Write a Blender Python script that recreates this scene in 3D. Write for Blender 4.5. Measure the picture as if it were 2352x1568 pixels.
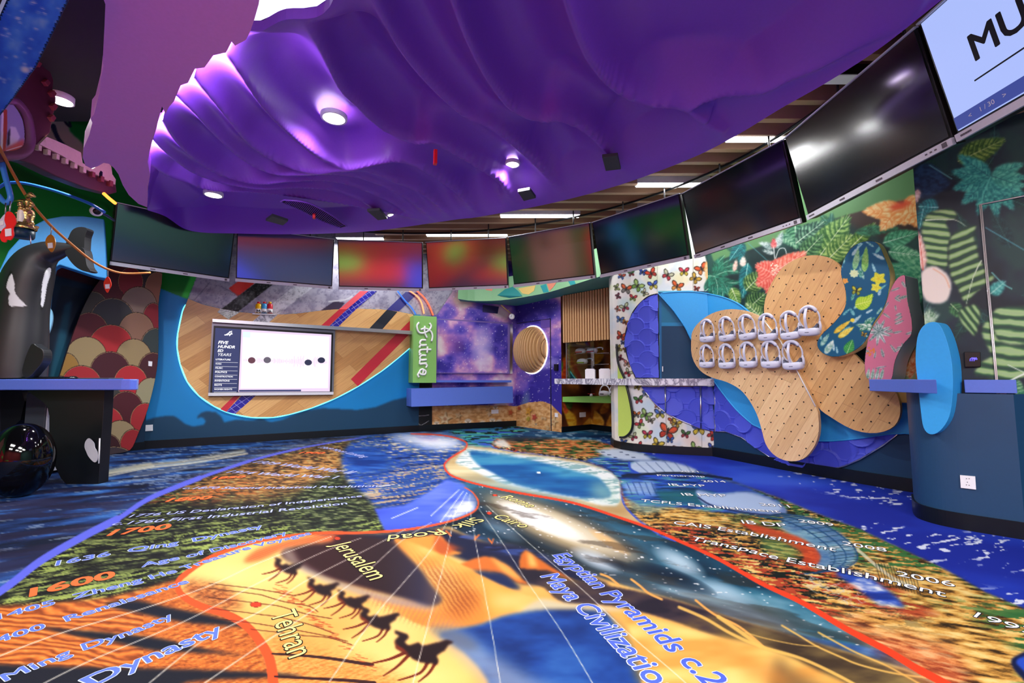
import bpy, bmesh, math, random
import numpy as np
from mathutils import Vector
from mathutils.geometry import tessellate_polygon
random.seed(7); np.random.seed(7)
for o in list(bpy.data.objects): bpy.data.objects.remove(o)
SC = bpy.context.scene; COL = SC.collection
# ---------------------------------------------------------------- camera, world, exposure, lamps
F = 1045.0; EYE = 0.95; PIT = math.atan(86/F); CP, SP = math.cos(PIT), math.sin(PIT)
cam = bpy.data.cameras.new('camera'); cam.sensor_width = 36; cam.lens = F/2352*36; cam.clip_start = .05
co = bpy.data.objects.new('camera', cam); COL.objects.link(co)
co.location = (0, 0, EYE); co.rotation_euler = (math.pi/2+PIT, 0, 0); SC.camera = co
w = bpy.data.worlds.new('world'); SC.world = w; w.use_nodes = True
w.node_tree.nodes['Background'].inputs[0].default_value = (.8, .85, 1, 1)
w.node_tree.nodes['Background'].inputs[1].default_value = .3
SC.view_settings.view_transform = 'Standard'; SC.view_settings.look = 'None'
SC.view_settings.gamma = 1; SC.view_settings.use_curve_mapping = False
SC.view_settings.exposure = 0.08
def area(name, loc, size, power, col=(1, 1, 1), rot=(0, 0, 0), spread=math.pi):
    l = bpy.data.lights.new(name, 'AREA'); l.shape = 'RECTANGLE'; l.size, l.size_y = size
    l.energy = power; l.color = col; l.spread = spread
    o = bpy.data.objects.new(name, l); COL.objects.link(o); o.location = loc; o.rotation_euler = rot
    return o
# unseen fill lamps added behind the camera (their panels are built with the ceiling)
FILL_LAMPS_BACK = [(-3.2, -1.2), (0.0, -1.2), (2.2, -1.2), (-3.2, -3.4), (0.0, -3.4), (2.2, -3.4)]
for i, (x, y) in enumerate(FILL_LAMPS_BACK):
    area('rear_fill_light', (x, y, 3.36), (1.6, 1.0), 165, (1, .97, .95))
# ---------------------------------------------------------------- projection helpers (authoring only)
def ray(x, y):
    dx = (x-1176)/F; uy = (784-y)/F
    return Vector((dx, CP-SP*uy, SP+CP*uy))
EY = Vector((0, 0, EYE))
def atz(x, y, z=0.0):
    d = ray(x, y); return EY+d*((z-EYE)/d.z)
def aty(x, y, Y):
    d = ray(x, y); return EY+d*(Y/d.y)
def topx(P):
    P = np.asarray(P, float)-np.array([0, 0, EYE])
    f = P[..., 1]*CP+P[..., 2]*SP; u = -P[..., 1]*SP+P[..., 2]*CP
    f = np.maximum(f, .02)
    return 1176+F*P[..., 0]/f, 784-F*u/f
def lin(c):
    c = np.asarray(c, float); return np.where(c <= .04045, c/12.92, ((c+.055)/1.055)**2.4)
def rgb(*c):
    if len(c) == 1 and not isinstance(c[0], str): c = c[0]
    if len(c) == 1:
        h = c[0]; c = (int(h[0:2], 16), int(h[2:4], 16), int(h[4:6], 16))
    return tuple(float(v) for v in lin(np.array(c)/255.))
# ---------------------------------------------------------------- materials
MATS = {}
def mat(name, col, rough=.6, metal=0, emit=0, ecol=None, spec=.4, bump=None, trans=0, alpha=1, coat=0, screen=False, ior=None):
    if name in MATS: return MATS[name]
    m = bpy.data.materials.new(name); m.use_nodes = True; nt = m.node_tree; b = nt.nodes['Principled BSDF']
    c = rgb(*col) if not isinstance(col, str) else rgb(col)
    b.inputs['Base Color'].default_value = (*c, 1); b.inputs['Roughness'].default_value = rough
    b.inputs['Metallic'].default_value = metal; b.inputs['Specular IOR Level'].default_value = spec
    b.inputs['Coat Weight'].default_value = coat
    if ior: b.inputs['IOR'].default_value = ior
    if trans: b.inputs['Transmission Weight'].default_value = trans
    if alpha < 1: b.inputs['Alpha'].default_value = alpha
    if emit:
        b.inputs['Emission Color'].default_value = (*(rgb(ecol) if ecol else c), 1)
        b.inputs['Emission Strength'].default_value = emit
        if screen: b.inputs['Base Color'].default_value = (.01, .01, .012, 1)
    n = nt.nodes.new('ShaderNodeTexNoise'); n.inputs['Scale'].default_value = 60
    n.inputs['Detail'].default_value = 3
    tc = nt.nodes.new('ShaderNodeTexCoord'); nt.links.new(tc.outputs['Object'], n.inputs['Vector'])
    if not metal and not emit:
        mx = nt.nodes.new('ShaderNodeMix'); mx.data_type = 'RGBA'; mx.blend_type = 'MULTIPLY'
        mx.inputs[0].default_value = .12; mx.inputs[6].default_value = (*c, 1)
        nt.links.new(n.outputs['Fac'], mx.inputs[7]); nt.links.new(mx.outputs[2], b.inputs['Base Color'])
    if bump:
        bp = nt.nodes.new('ShaderNodeBump'); bp.inputs['Strength'].default_value = bump[0]
        n.inputs['Scale'].default_value = bump[1]; bp.inputs['Distance'].default_value = .004
        nt.links.new(n.outputs['Fac'], bp.inputs['Height']); nt.links.new(bp.outputs[0], b.inputs['Normal'])
    MATS[name] = m; return m
def paintmat(name, rough=.55, emit=0, bump=0, bscale=400, spec=.35):
    if name in MATS: return MATS[name]
    m = bpy.data.materials.new(name); m.use_nodes = True; nt = m.node_tree; b = nt.nodes['Principled BSDF']
    a = nt.nodes.new('ShaderNodeAttribute'); a.attribute_name = 'Col'
    n = nt.nodes.new('ShaderNodeTexNoise'); n.inputs['Scale'].default_value = bscale; n.inputs['Detail'].default_value = 2
    tc = nt.nodes.new('ShaderNodeTexCoord'); nt.links.new(tc.outputs['Object'], n.inputs['Vector'])
    hs = nt.nodes.new('ShaderNodeHueSaturation'); nt.links.new(a.outputs['Color'], hs.inputs['Color'])
    mr = nt.nodes.new('ShaderNodeMapRange'); mr.inputs[3].default_value = .9; mr.inputs[4].default_value = 1.1
    nt.links.new(n.outputs['Fac'], mr.inputs[0]); nt.links.new(mr.outputs[0], hs.inputs['Value'])
    nt.links.new(hs.outputs[0], b.inputs['Base Color']); b.inputs['Roughness'].default_value = rough
    b.inputs['Specular IOR Level'].default_value = spec
    if emit:
        nt.links.new(a.outputs['Color'], b.inputs['Emission Color']); b.inputs['Emission Strength'].default_value = emit
        b.inputs['Base Color'].default_value = (.02, .02, .02, 1)
        nt.links.remove(b.inputs['Base Color'].links[0])
    if bump:
        bp = nt.nodes.new('ShaderNodeBump'); bp.inputs['Strength'].default_value = bump; bp.inputs['Distance'].default_value = .003
        nt.links.new(n.outputs['Fac'], bp.inputs['Height']); nt.links.new(bp.outputs[0], b.inputs['Normal'])
    MATS[name] = m; return m
def woodmat(name, c1, c2, ang=0., plank=(9, 1.2), axes='XZ', rough=.4, spec=.4):
    """staggered plank pattern with grain, in object space on the given axes"""
    if name in MATS: return MATS[name]
    m = bpy.data.materials.new(name); m.use_nodes = True; nt = m.node_tree; b = nt.nodes['Principled BSDF']
    tc = nt.nodes.new('ShaderNodeTexCoord'); mp = nt.nodes.new('ShaderNodeMapping')
    sep = nt.nodes.new('ShaderNodeSeparateXYZ'); cmb = nt.nodes.new('ShaderNodeCombineXYZ')
    nt.links.new(tc.outputs['UV' if axes == 'UV' else 'Object'], sep.inputs[0])
    ia, ib = ('X', 'Y') if axes == 'UV' else axes
    nt.links.new(sep.outputs[ia], cmb.inputs['X']); nt.links.new(sep.outputs[ib], cmb.inputs['Y'])
    nt.links.new(cmb.outputs[0], mp.inputs['Vector']); mp.inputs['Rotation'].default_value = (0, 0, ang)
    br = nt.nodes.new('ShaderNodeTexBrick'); nt.links.new(mp.outputs[0], br.inputs['Vector'])
    br.inputs['Color1'].default_value = (*rgb(*c1), 1); br.inputs['Color2'].default_value = (*rgb(*c2), 1)
    br.inputs['Mortar'].default_value = (*[v*.55 for v in rgb(*c2)], 1); br.inputs['Scale'].default_value = 1
    br.inputs['Brick Width'].default_value = plank[1]; br.inputs['Row Height'].default_value = 1./plank[0]
    br.inputs['Mortar Size'].default_value = .0012; br.offset = .37; br.inputs['Bias'].default_value = -.1
    mp2 = nt.nodes.new('ShaderNodeMapping'); nt.links.new(mp.outputs[0], mp2.inputs['Vector']); mp2.inputs['Scale'].default_value = (3, 45, 1)
    n = nt.nodes.new('ShaderNodeTexNoise'); n.inputs['Scale'].default_value = 1.6; n.inputs['Detail'].default_value = 5
    nt.links.new(mp2.outputs[0], n.inputs['Vector'])
    mx = nt.nodes.new('ShaderNodeMix'); mx.data_type = 'RGBA'; mx.blend_type = 'OVERLAY'; mx.inputs[0].default_value = .35
    nt.links.new(br.outputs[0], mx.inputs[6]); nt.links.new(n.outputs['Fac'], mx.inputs[7])
    nt.links.new(mx.outputs[2], b.inputs['Base Color']); b.inputs['Roughness'].default_value = rough
    b.inputs['Specular IOR Level'].default_value = spec
    MATS[name] = m; return m
def marblemat(name, base, vein, scale=4, rough=.15, thr=(.47, .53)):
    if name in MATS: return MATS[name]
    m = bpy.data.materials.new(name); m.use_nodes = True; nt = m.node_tree; b = nt.nodes['Principled BSDF']
    tc = nt.nodes.new('ShaderNodeTexCoord')
    n = nt.nodes.new('ShaderNodeTexNoise'); n.inputs['Scale'].default_value = scale; n.inputs['Detail'].default_value = 8
    n.inputs['Distortion'].default_value = 2.2; n.inputs['Roughness'].default_value = .6
    nt.links.new(tc.outputs['Object'], n.inputs['Vector'])
    cr = nt.nodes.new('ShaderNodeValToRGB'); e = cr.color_ramp.elements
    e[0].position = thr[0]-.05; e[0].color = (*rgb(*base), 1); e[1].position = thr[1]+.05; e[1].color = (*rgb(*base), 1)
    k = e.new((thr[0]+thr[1])/2); k.color = (*rgb(*vein), 1)
    nt.links.new(n.outputs['Fac'], cr.inputs[0]); nt.links.new(cr.outputs[0], b.inputs['Base Color'])
    b.inputs['Roughness'].default_value = rough
    MATS[name] = m; return m
# ---------------------------------------------------------------- object helpers
def tag(o, label=None, cat=None, group=None, kind=None):
    if label: o['label'] = label
    if cat: o['category'] = cat
    if group: o['group'] = group
    if kind: o['kind'] = kind
    return o
def empty(name, loc=(0, 0, 0), label=None, cat=None, group=None, rz=0):
    o = bpy.data.objects.new(name, None); COL.objects.link(o); o.location = loc; o.rotation_euler.z = rz
    o.empty_display_size = .1
    return tag(o, label, cat, group)
def link(name, me, parent=None, local=False):
    o = bpy.data.objects.new(name, me); COL.objects.link(o)
    if parent is not None:
        o.parent = parent
        if not local:
            from mathutils import Matrix
            M = Matrix.Identity(4); p = parent; chain = []
            while p is not None: chain.append(p); p = p.parent
            for q in reversed(chain): M = M @ q.matrix_parent_inverse @ Matrix.LocRotScale(q.location, q.rotation_euler, q.scale)
            o.matrix_parent_inverse = M.inverted()
    return o
class MB:
    """collects shapes (world or local coordinates), builds ONE mesh"""
    def __init__(s): s.v = []; s.f = []; s.m = []; s.sm = []
    def add(s, vs, fs, m=0, smooth=False):
        k = len(s.v); s.v += [tuple(v) for v in vs]
        for f in fs: s.f.append(tuple(i+k for i in f)); s.m.append(m); s.sm.append(smooth)
        return s
    def box(s, c, d, m=0, X=None, Y=None, Z=None):
        X = Vector(X) if X else Vector((1, 0, 0)); Y = Vector(Y) if Y else Vector((0, 1, 0)); Z = Vector(Z) if Z else Vector((0, 0, 1))
        c = Vector(c); vs = []
        for k in (-.5, .5):
            for a, b in ((-.5, -.5), (.5, -.5), (.5, .5), (-.5, .5)): vs.append(c+X*d[0]*a+Y*d[1]*b+Z*d[2]*k)
        return s.add(vs, [(3, 2, 1, 0), (4, 5, 6, 7), (0, 1, 5, 4), (1, 2, 6, 5), (2, 3, 7, 6), (3, 0, 4, 7)], m)
    def tube(s, pts, r, n=10, m=0, closed=False, cap=True):
        pts = [Vector(p) for p in pts]; N = len(pts); rs = r if isinstance(r, (list, tuple)) else [r]*N
        rings = []; up = None
        for i, p in enumerate(pts):
            if closed: t = pts[(i+1) % N]-pts[i-1]
            else: t = pts[min(i+1, N-1)]-pts[max(i-1, 0)]
            t.normalize()
            if up is None: up = Vector((0, 0, 1)) if abs(t.z) < .9 else Vector((1, 0, 0))
            a = t.cross(up).normalized(); b = a.cross(t).normalized(); up = b
            rings.append([p+(a*math.cos(2*math.pi*k/n)+b*math.sin(2*math.pi*k/n))*rs[i] for k in range(n)])
        vs = [v for R in rings for v in R]; fs = []
        for i in range(N if closed else N-1):
            j = (i+1) % N
            for k in range(n): fs.append((i*n+k, i*n+(k+1) % n, j*n+(k+1) % n, j*n+k))
        s.add(vs, fs, m, True)
        if cap and not closed: s.add(rings[0], [tuple(range(n))[::-1]], m); s.add(rings[-1], [tuple(range(n))], m)
        return s
    def lathe(s, prof, c=(0, 0, 0), n=32, m=0, X=(1, 0, 0), Y=(0, 1, 0), Z=(0, 0, 1)):
        X, Y, Z, c = Vector(X), Vector(Y), Vector(Z), Vector(c); vs = []; fs = []
        for r, z in prof:
            for k in range(n):
                a = 2*math.pi*k/n; vs.append(c+X*r*math.cos(a)+Y*r*math.sin(a)+Z*z)
        for i in range(len(prof)-1):
            for k in range(n): fs.append((i*n+k, i*n+(k+1) % n, (i+1)*n+(k+1) % n, (i+1)*n+k))
        return s.add(vs, fs, m, True)
    def build(s, name, mats, parent=None, local=False, bevel=0, bseg=2, recalc=True):
        me = bpy.data.meshes.new(name); me.from_pydata(s.v, [], s.f)
        for mm in (mats if isinstance(mats, (list, tuple)) else [mats]): me.materials.append(mm)
        me.polygons.foreach_set('material_index', s.m); me.polygons.foreach_set('use_smooth', s.sm)
        if recalc:
            bm = bmesh.new(); bm.from_mesh(me); bmesh.ops.remove_doubles(bm, verts=bm.verts, dist=1e-6)
            bmesh.ops.recalc_face_normals(bm, faces=bm.faces); bm.to_mesh(me); bm.free()
        o = link(name, me, parent, local)
        if bevel:
            b = o.modifiers.new('bevel', 'BEVEL'); b.width = bevel; b.segments = bseg; b.limit_method = 'ANGLE'
        return o
def dup(root, loc=None, rz=None, label=None):
    r = root.copy(); COL.objects.link(r)
    if loc is not None: r.location = loc
    if rz is not None: r.rotation_euler = (0, 0, rz)
    if label: r['label'] = label
    for ch in list(root.children):
        c = ch.copy(); COL.objects.link(c); c.parent = r
        for g in list(ch.children):
            d = g.copy(); COL.objects.link(d); d.parent = c
    return r
def smooth_pts(P, n=8, closed=True):
    P = np.asarray(P, float); N = len(P); out = []
    for i in range(N if closed else N-1):
        if closed: p0, p1, p2, p3 = P[i-1], P[i], P[(i+1) % N], P[(i+2) % N]
        else: p0, p1, p2, p3 = P[max(i-1, 0)], P[i], P[i+1], P[min(i+2, N-1)]
        for k in range(n):
            t = k/n
            out.append(.5*((2*p1)+(-p0+p2)*t+(2*p0-5*p1+4*p2-p3)*t*t+(-p0+3*p1-3*p2+p3)*t**3))
    if not closed: out.append(P[-1])
    return np.array(out)
# ---------------------------------------------------------------- vertical sheets standing on a floor polyline
class Sheet:
    def __init__(s, base, toward=(0, 0)):
        s.b = [Vector((p[0], p[1])) for p in base]; s.L = [0]
        for a, b in zip(s.b, s.b[1:]): s.L.append(s.L[-1]+(b-a).length)
        a, b = s.b[0], s.b[-1]; d = b-a; s.sg = 1
        n = Vector((d.y, -d.x)); t = Vector(toward)-(a+b)/2
        if n.dot(t) < 0: s.sg = -1
    def nrm(s, i):
        d = (s.b[i+1]-s.b[i]).normalized(); return Vector((d.y, -d.x))*s.sg
    def seg(s, q):
        i = 0
        while i < len(s.b)-2 and q > s.L[i+1]: i += 1
        return i
    def to3(s, q, z, off=0):
        i = s.seg(q); d = (s.b[i+1]-s.b[i]).normalized(); p = s.b[i]+d*(q-s.L[i])
        n = s.nrm(i)
        if len(s.b) > 2:   # blend normals near joints
            k = (q-s.L[i])/max(1e-6, s.L[i+1]-s.L[i])
            if k < .5 and i > 0: n = (n*(.5+k)+s.nrm(i-1)*(.5-k)).normalized()
            elif k > .5 and i < len(s.b)-2: n = (n*(1.5-k)+s.nrm(i+1)*(k-.5)).normalized()
        return Vector((p.x+n.x*off, p.y+n.y*off, z))
    def loc(s, x, y, off=0):
        """pixel -> (s, z) on the sheet moved forward by off"""
        d = ray(x, y); best = None
        for i in range(len(s.b)-1):
            a, b = s.b[i], s.b[i+1]; n = s.nrm(i); a = a+n*off; u = (b-s.b[i]).normalized()
            den = d.x*n.x+d.y*n.y
            if abs(den) < 1e-6: continue
            t = (a.x*n.x+a.y*n.y)/den
            if t <= 0: continue
            P = Vector((d.x*t, d.y*t)); q = (P-a).dot(u); Ls = s.L[i+1]-s.L[i]
            miss = max(0, -q, q-Ls)
            if best is None or miss < best[0]: best = (miss, s.L[i]+q, EYE+d.z*t)
        return best[1], best[2]
    def p3(s, x, y, off=0):
        q, z = s.loc(x, y, off); return s.to3(q, z, off)
def sheet_prism(mb, sh, pts, off0, off1, m=0, ms=None, px=True, maxseg=None):
    """raised shape: outline traced on the front face (off1), walls back to off0"""
    P = [sh.loc(x, y, off1) for x, y in pts] if px else list(pts)
    n = len(P); fr = [sh.to3(q, z, off1) for q, z in P]; bk = [sh.to3(q, z, off0) for q, z in P]
    tris = tessellate_polygon([[Vector((q, z, 0)) for q, z in P]])
    mb.add(fr, [tuple(t) for t in tris], m)
    mb.add(fr+bk, [(i, (i+1) % n, n+(i+1) % n, n+i) for i in range(n)], m if ms is None else ms)
    return mb
def gridmesh(name, V, nu, nv, colors=None, material=None, parent=None, smooth=False, local=False):
    me = bpy.data.meshes.new(name); V = np.asarray(V, np.float32).reshape(-1, 3)
    i = np.arange(nu-1)[:, None]*nv+np.arange(nv-1)[None, :]
    Fq = np.stack([i, i+1, i+nv+1, i+nv], -1).reshape(-1, 4)
    me.vertices.add(len(V)); me.vertices.foreach_set('co', V.ravel())
    me.loops.add(Fq.size); me.loops.foreach_set('vertex_index', Fq.ravel().astype(np.int32))
    me.polygons.add(len(Fq)); me.polygons.foreach_set('loop_start', (np.arange(len(Fq))*4).astype(np.int32))
    me.polygons.foreach_set('use_smooth', np.full(len(Fq), smooth)); me.update(calc_edges=True)
    if colors is not None:
        a = me.color_attributes.new('Col', 'FLOAT_COLOR', 'POINT')
        c = np.ones((len(V), 4), np.float32); c[:, :3] = np.asarray(colors).reshape(-1, 3)
        a.data.foreach_set('color', c.ravel())
    if material: me.materials.append(material)
    return link(name, me, parent, local)
# ---------------------------------------------------------------- painting (colour of printed surfaces)
def _h(ix, iy, seed):
    n = (ix*374761393+iy*668265263+seed*1442695041) & 0x7fffffff
    n = (n ^ (n >> 13))*1274126177 & 0x7fffffff
    return ((n ^ (n >> 16)) & 0xffff)/65535.
def vnoise(x, y, seed=0):
    xi = np.floor(x).astype(np.int64); yi = np.floor(y).astype(np.int64); fx = x-xi; fy = y-yi
    fx = fx*fx*(3-2*fx); fy = fy*fy*(3-2*fy)
    return (_h(xi, yi, seed)*(1-fx)+_h(xi+1, yi, seed)*fx)*(1-fy)+(_h(xi, yi+1, seed)*(1-fx)+_h(xi+1, yi+1, seed)*fx)*fy
def fbm(x, y, oct=4, seed=0, gain=.5):
    s = 0; a = 1; t = 0
    for k in range(oct): s = s+a*vnoise(x*2**k+17*k, y*2**k+31*k, seed+k); t += a; a *= gain
    return s/t
def C3(c):
    if isinstance(c, str): return np.array([int(c[i:i+2], 16) for i in (0, 2, 4)])/255.
    return np.asarray(c, float)/255.
class Canvas:
    def __init__(s, x0, y0, x1, y1, step, bg='808080'):
        s.x0, s.y0, s.st = x0, y0, step
        s.xs = np.arange(x0, x1, step, dtype=float); s.ys = np.arange(y0, y1, step, dtype=float)
        s.X, s.Y = np.meshgrid(s.xs, s.ys); s.C = np.ones(s.X.shape+(3,))*C3(bg)
    def bb(s, P, pad):
        a = max(0, int((P[:, 0].min()-pad-s.x0)/s.st)); b = min(len(s.xs), int((P[:, 0].max()+pad-s.x0)/s.st)+2)
        c = max(0, int((P[:, 1].min()-pad-s.y0)/s.st)); d = min(len(s.ys), int((P[:, 1].max()+pad-s.y0)/s.st)+2)
        return (slice(c, d), slice(a, b)) if b > a and d > c else None
    def mask(s, P, feather=0):
        P = np.asarray(P, float); sl = s.bb(P, feather*2+2)
        if sl is None: return None, None
        X, Y = s.X[sl], s.Y[sl]; ins = np.zeros(X.shape, bool)
        for (xa, ya), (xb, yb) in zip(P, np.roll(P, -1, 0)):
            if ya == yb: continue
            r = (Y > min(ya, yb)) & (Y <= max(ya, yb))
            ins ^= r & (X < xa+(Y-ya)*(xb-xa)/(yb-ya))
        M = ins.astype(float)
        if feather:
            k = max(1, int(round(feather/s.st)))
            for _ in range(2):
                for ax in (0, 1):
                    pd = [(0, 0), (0, 0)]; pd[ax] = (k+1, k); cs = np.cumsum(np.pad(M, pd, mode='edge'), axis=ax)
                    M = (np.take(cs, range(2*k+1, cs.shape[ax]), axis=ax)-np.take(cs, range(0, cs.shape[ax]-2*k-1), axis=ax))/(2*k+1)
        return sl, M
    def blend(s, sl, M, col):
        s.C[sl] = s.C[sl]*(1-M[..., None])+(col if isinstance(col, np.ndarray) and col.ndim == 3 else C3(col) if not callable(col) else col(s.X[sl], s.Y[sl]))*M[..., None]
    def poly(s, P, col, feather=0, alpha=1, sm=0, tex=None):
        if sm: P = smooth_pts(P, sm)
        sl, M = s.mask(P, feather)
        if sl is None: return
        M = M*alpha
        if tex is not None: M = M*tex(s.X[sl], s.Y[sl])
        s.blend(sl, M, col)
    def dist(s, P, sl):
        X, Y = s.X[sl], s.Y[sl]; D = np.full(X.shape, 1e9); T = np.zeros(X.shape); N = len(P)-1
        for i in range(N):
            ax, ay = P[i]; bx, by = P[i+1]; dx, dy = bx-ax, by-ay; L = dx*dx+dy*dy+1e-9
            t = np.clip(((X-ax)*dx+(Y-ay)*dy)/L, 0, 1); d = np.hypot(X-ax-t*dx, Y-ay-t*dy)
            k = d < D; D = np.where(k, d, D); T = np.where(k, (i+t)/N, T)
        return D, T
    def line(s, P, w, col, sm=0, alpha=1, soft=None, closed=False, w2=None):
        """stroke of width w (w2 at its end)"""
        P = np.asarray(P, float)
        if sm: P = smooth_pts(P, sm, closed)
        if closed: P = np.vstack([P, P[:1]])
        soft = s.st*.7 if soft is None else soft
        wm = max(w, w2 or 0); sl = s.bb(P, wm+soft*2)
        if sl is None: return
        D, T = s.dist(P, sl); W = (w if w2 is None else w+(w2-w)*T)/2
        s.blend(sl, np.clip((W-D)/soft+.5, 0, 1)*alpha, col)
    def ell(s, cx, cy, a, b, col, rot=0, soft=0, alpha=1):
        t = np.linspace(0, 2*np.pi, 28)[:-1]; c, n = math.cos(rot), math.sin(rot)
        P = np.stack([cx+a*np.cos(t)*c-b*np.sin(t)*n, cy+a*np.cos(t)*n+b*np.sin(t)*c], -1); s.poly(P, col, soft, alpha)
    def glow(s, cx, cy, a, b, col, rot=0, alpha=1, p=1.):
        P = np.array([[cx-a-b, cy-a-b], [cx+a+b, cy+a+b]]); sl = s.bb(P, 0)
        if sl is None: return
        X, Y = s.X[sl]-cx, s.Y[sl]-cy; c, n = math.cos(rot), math.sin(rot)
        r = ((X*c+Y*n)/a)**2+((-X*n+Y*c)/b)**2; s.blend(sl, np.clip(1-r, 0, 1)**p*alpha, col)
    def sample(s, x, y):
        u = np.clip((x-s.x0)/s.st, 0, len(s.xs)-1.001); v = np.clip((y-s.y0)/s.st, 0, len(s.ys)-1.001)
        i = u.astype(int); j = v.astype(int); fu = (u-i)[..., None]; fv = (v-j)[..., None]
        return (s.C[j, i]*(1-fu)+s.C[j, i+1]*fu)*(1-fv)+(s.C[j+1, i]*(1-fu)+s.C[j+1, i+1]*fu)*fv
KALB = .80
def alb(c): return lin(np.clip(c, 0, 1))*KALB
def painted_sheet(name, sh, q0, q1, z0, z1, ds, cv, material, off=0, parent=None, outline=None):
    nq = int((q1-q0)/ds)+2; nz = int((z1-z0)/ds)+2
    Q = np.linspace(q0, q1, nq); Z = np.linspace(z0, z1, nz)
    V = np.zeros((nq, nz, 3))
    for i, q in enumerate(Q):
        p = sh.to3(q, 0, off); V[i, :, 0] = p.x; V[i, :, 1] = p.y; V[i, :, 2] = Z
    x, y = topx(V)
    return gridmesh(name, V, nq, nz, alb(cv.sample(x, y)), material, parent)
# ---------------------------------------------------------------- text as faces
_TX = {}
def text_geo(s, bold=0, res=3):
    k = (s, bold)
    if k in _TX: return _TX[k]
    cu = bpy.data.curves.new('t', 'FONT'); cu.body = s; cu.size = 1; cu.resolution_u = res
    o = bpy.data.objects.new('t', cu); COL.objects.link(o)
    dg = bpy.context.evaluated_depsgraph_get(); me = bpy.data.meshes.new_from_object(o.evaluated_get(dg))
    V = np.array([v.co[:2] for v in me.vertices]); Fc = [tuple(p.vertices) for p in me.polygons]
    bpy.data.objects.remove(o); bpy.data.curves.remove(cu); bpy.data.meshes.remove(me)
    V = np.c_[V, np.zeros(len(V))]
    if bold:   # thicken by shifted copies
        n0 = len(V); VV = [V]; FF = list(Fc)
        for i in range(8):
            a = i*math.pi/4; VV.append(V+np.array([math.cos(a)*bold, math.sin(a)*bold, -.00003*(i+1)])); FF += [tuple(j+n0*(i+1) for j in f) for f in Fc]
        V = np.concatenate(VV); Fc = FF
    _TX[k] = (V, Fc); return V, Fc
# ---------------------------------------------------------------- wall lines (metres, camera foot at 0,0)
A1 = Sheet([(-5.02, 6.27), (-1.70, 8.38)])                       # wave wall
A2 = Sheet([(-1.70, 8.38), (0.08, 9.33)])                        # galaxy wall
B1 = Sheet([(0.08, 9.33), (0.89, 8.22)], (-1, 5))                # galaxy wall with the door
NB = Sheet([(0.89, 8.22), (1.5, 8.69), (2.0, 7.95)])             # back of the display niche
NF = Sheet([(0.86, 8.2), (1.72, 7.25)], (-1, 5))                 # front plane of the niche
EC = Sheet([(1.46, 6.75), (1.44, 6.45), (1.49, 6.28), (1.62, 6.11), (1.82, 5.97), (2.15, 5.84), (2.5, 5.72)], (-1, 1))
CW = Sheet([tuple(p) for p in smooth_pts([(2.5, 5.72), (2.61, 5.47), (2.745, 5.15), (2.90, 4.81), (3.07, 4.47), (3.26, 4.13), (3.48, 3.80), (3.75, 3.45)], 4, False)], (-2, 3))
LW = Sheet([(-5.8, -2.0), (-5.8, 4.95), (-4.99, 6.27)], (0, 3))
DW = Sheet([(2.84, 3.11), (3.95, 2.0)], (0, 0))                  # right jungle wall with a door
CEIL = 4.3; SOF = 3.45
def sheet_wall(name, sh, z0, z1, m, off=0, thick=.08):
    mb = MB(); n = len(sh.b)
    for i, L in enumerate(sh.L):
        for z in (z0, z1):
            for o_ in (off, off-thick):
                mb.v.append(tuple(sh.to3(L, z, o_)))
    for i in range(n-1):
        a, b = i*4, (i+1)*4
        for f in ((a, b, b+2, a+2), (a+1, a+3, b+3, b+1), (a+2, b+2, b+3, a+3), (a, a+1, b+1, b)):
            mb.f.append(f); mb.m.append(0); mb.sm.append(False)
    for f in ((0, 2, 3, 1), (4*n-4, 4*n-3, 4*n-1, 4*n-2)): mb.f.append(f); mb.m.append(0); mb.sm.append(False)
    return tag(mb.build(name, m), kind='structure')
M_navy = mat('navy_wall', (22, 62, 98), .5)
M_black = mat('black_skirting', (8, 14, 20), .35)
M_white = mat('white_plastic', (232, 232, 236), .35)
M_dark = mat('dark_ceiling', (24, 20, 24), .8)
M_alu = mat('brushed_steel', (190, 190, 196), .28, 1)
M_blk = mat('black_plastic', (14, 15, 18), .3)
# rear half of the hall (seen only in reflections)
def shellbox(name, c, d, m): return tag(MB().box(c, d).build(name, m), kind='structure')
shellbox('wall_rear', (-.8, -5.05, CEIL/2), (10.2, .1, CEIL), mat('rear_wall', (170, 60, 58), .7))
shellbox('wall_right', (4.1, -1.45, CEIL/2), (.1, 7.1, CEIL), mat('side_wall', (70, 120, 110), .7))
shellbox('wall_left_rear', (-5.85, -3.5, CEIL/2), (.1, 3.1, CEIL), mat('green_wall', (30, 140, 60), .7))
shellbox('wall_outer_back', (-.6, 9.75, CEIL/2), (11.4, .1, CEIL), M_navy)
shellbox('wall_outer_right', (4.75, 6.0, CEIL/2), (.1, 7.6, CEIL), M_navy)
shellbox('wall_outer_corner', (4.45, 2.05, CEIL/2), (.8, .1, CEIL), M_navy)
shellbox('ceiling_rear', (-.9, -2.0, SOF+.05), (9.9, 6.0, .1), M_dark)
shellbox('ceiling_soffit_left', (-3.4, 2.62, SOF+.05), (4.8, 3.25, .1), M_dark)
shellbox('ceiling_soffit_middle', (1.55, 1.6, SOF+.05), (5.1, 1.25, .1), M_dark)
shellbox('ceiling', (-.5, 2.3, CEIL+.05), (11.8, 15.0, .1), M_dark)
tag(MB().box((-3.3, -3.2, .04), (3.4, 3.0, .08)).build('red_reflection_prop', mat('reflection_red', (246, 52, 60), .8)), 'thick red slab added unseen behind the viewpoint to tint screen reflections', 'reflection prop')  # coloured floor pieces added out of view to tint the screens' reflections
tag(MB().lathe([(0, .30), (.75, .30), (.8, .26), (.8, .09), (0, .085)], (-3.9, -3.6, 0), 40).build('green_reflection_prop', mat('reflection_green', (140, 255, 110), .7)), 'round green block added unseen on the red slab to tint screen reflections', 'pouf')
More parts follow.
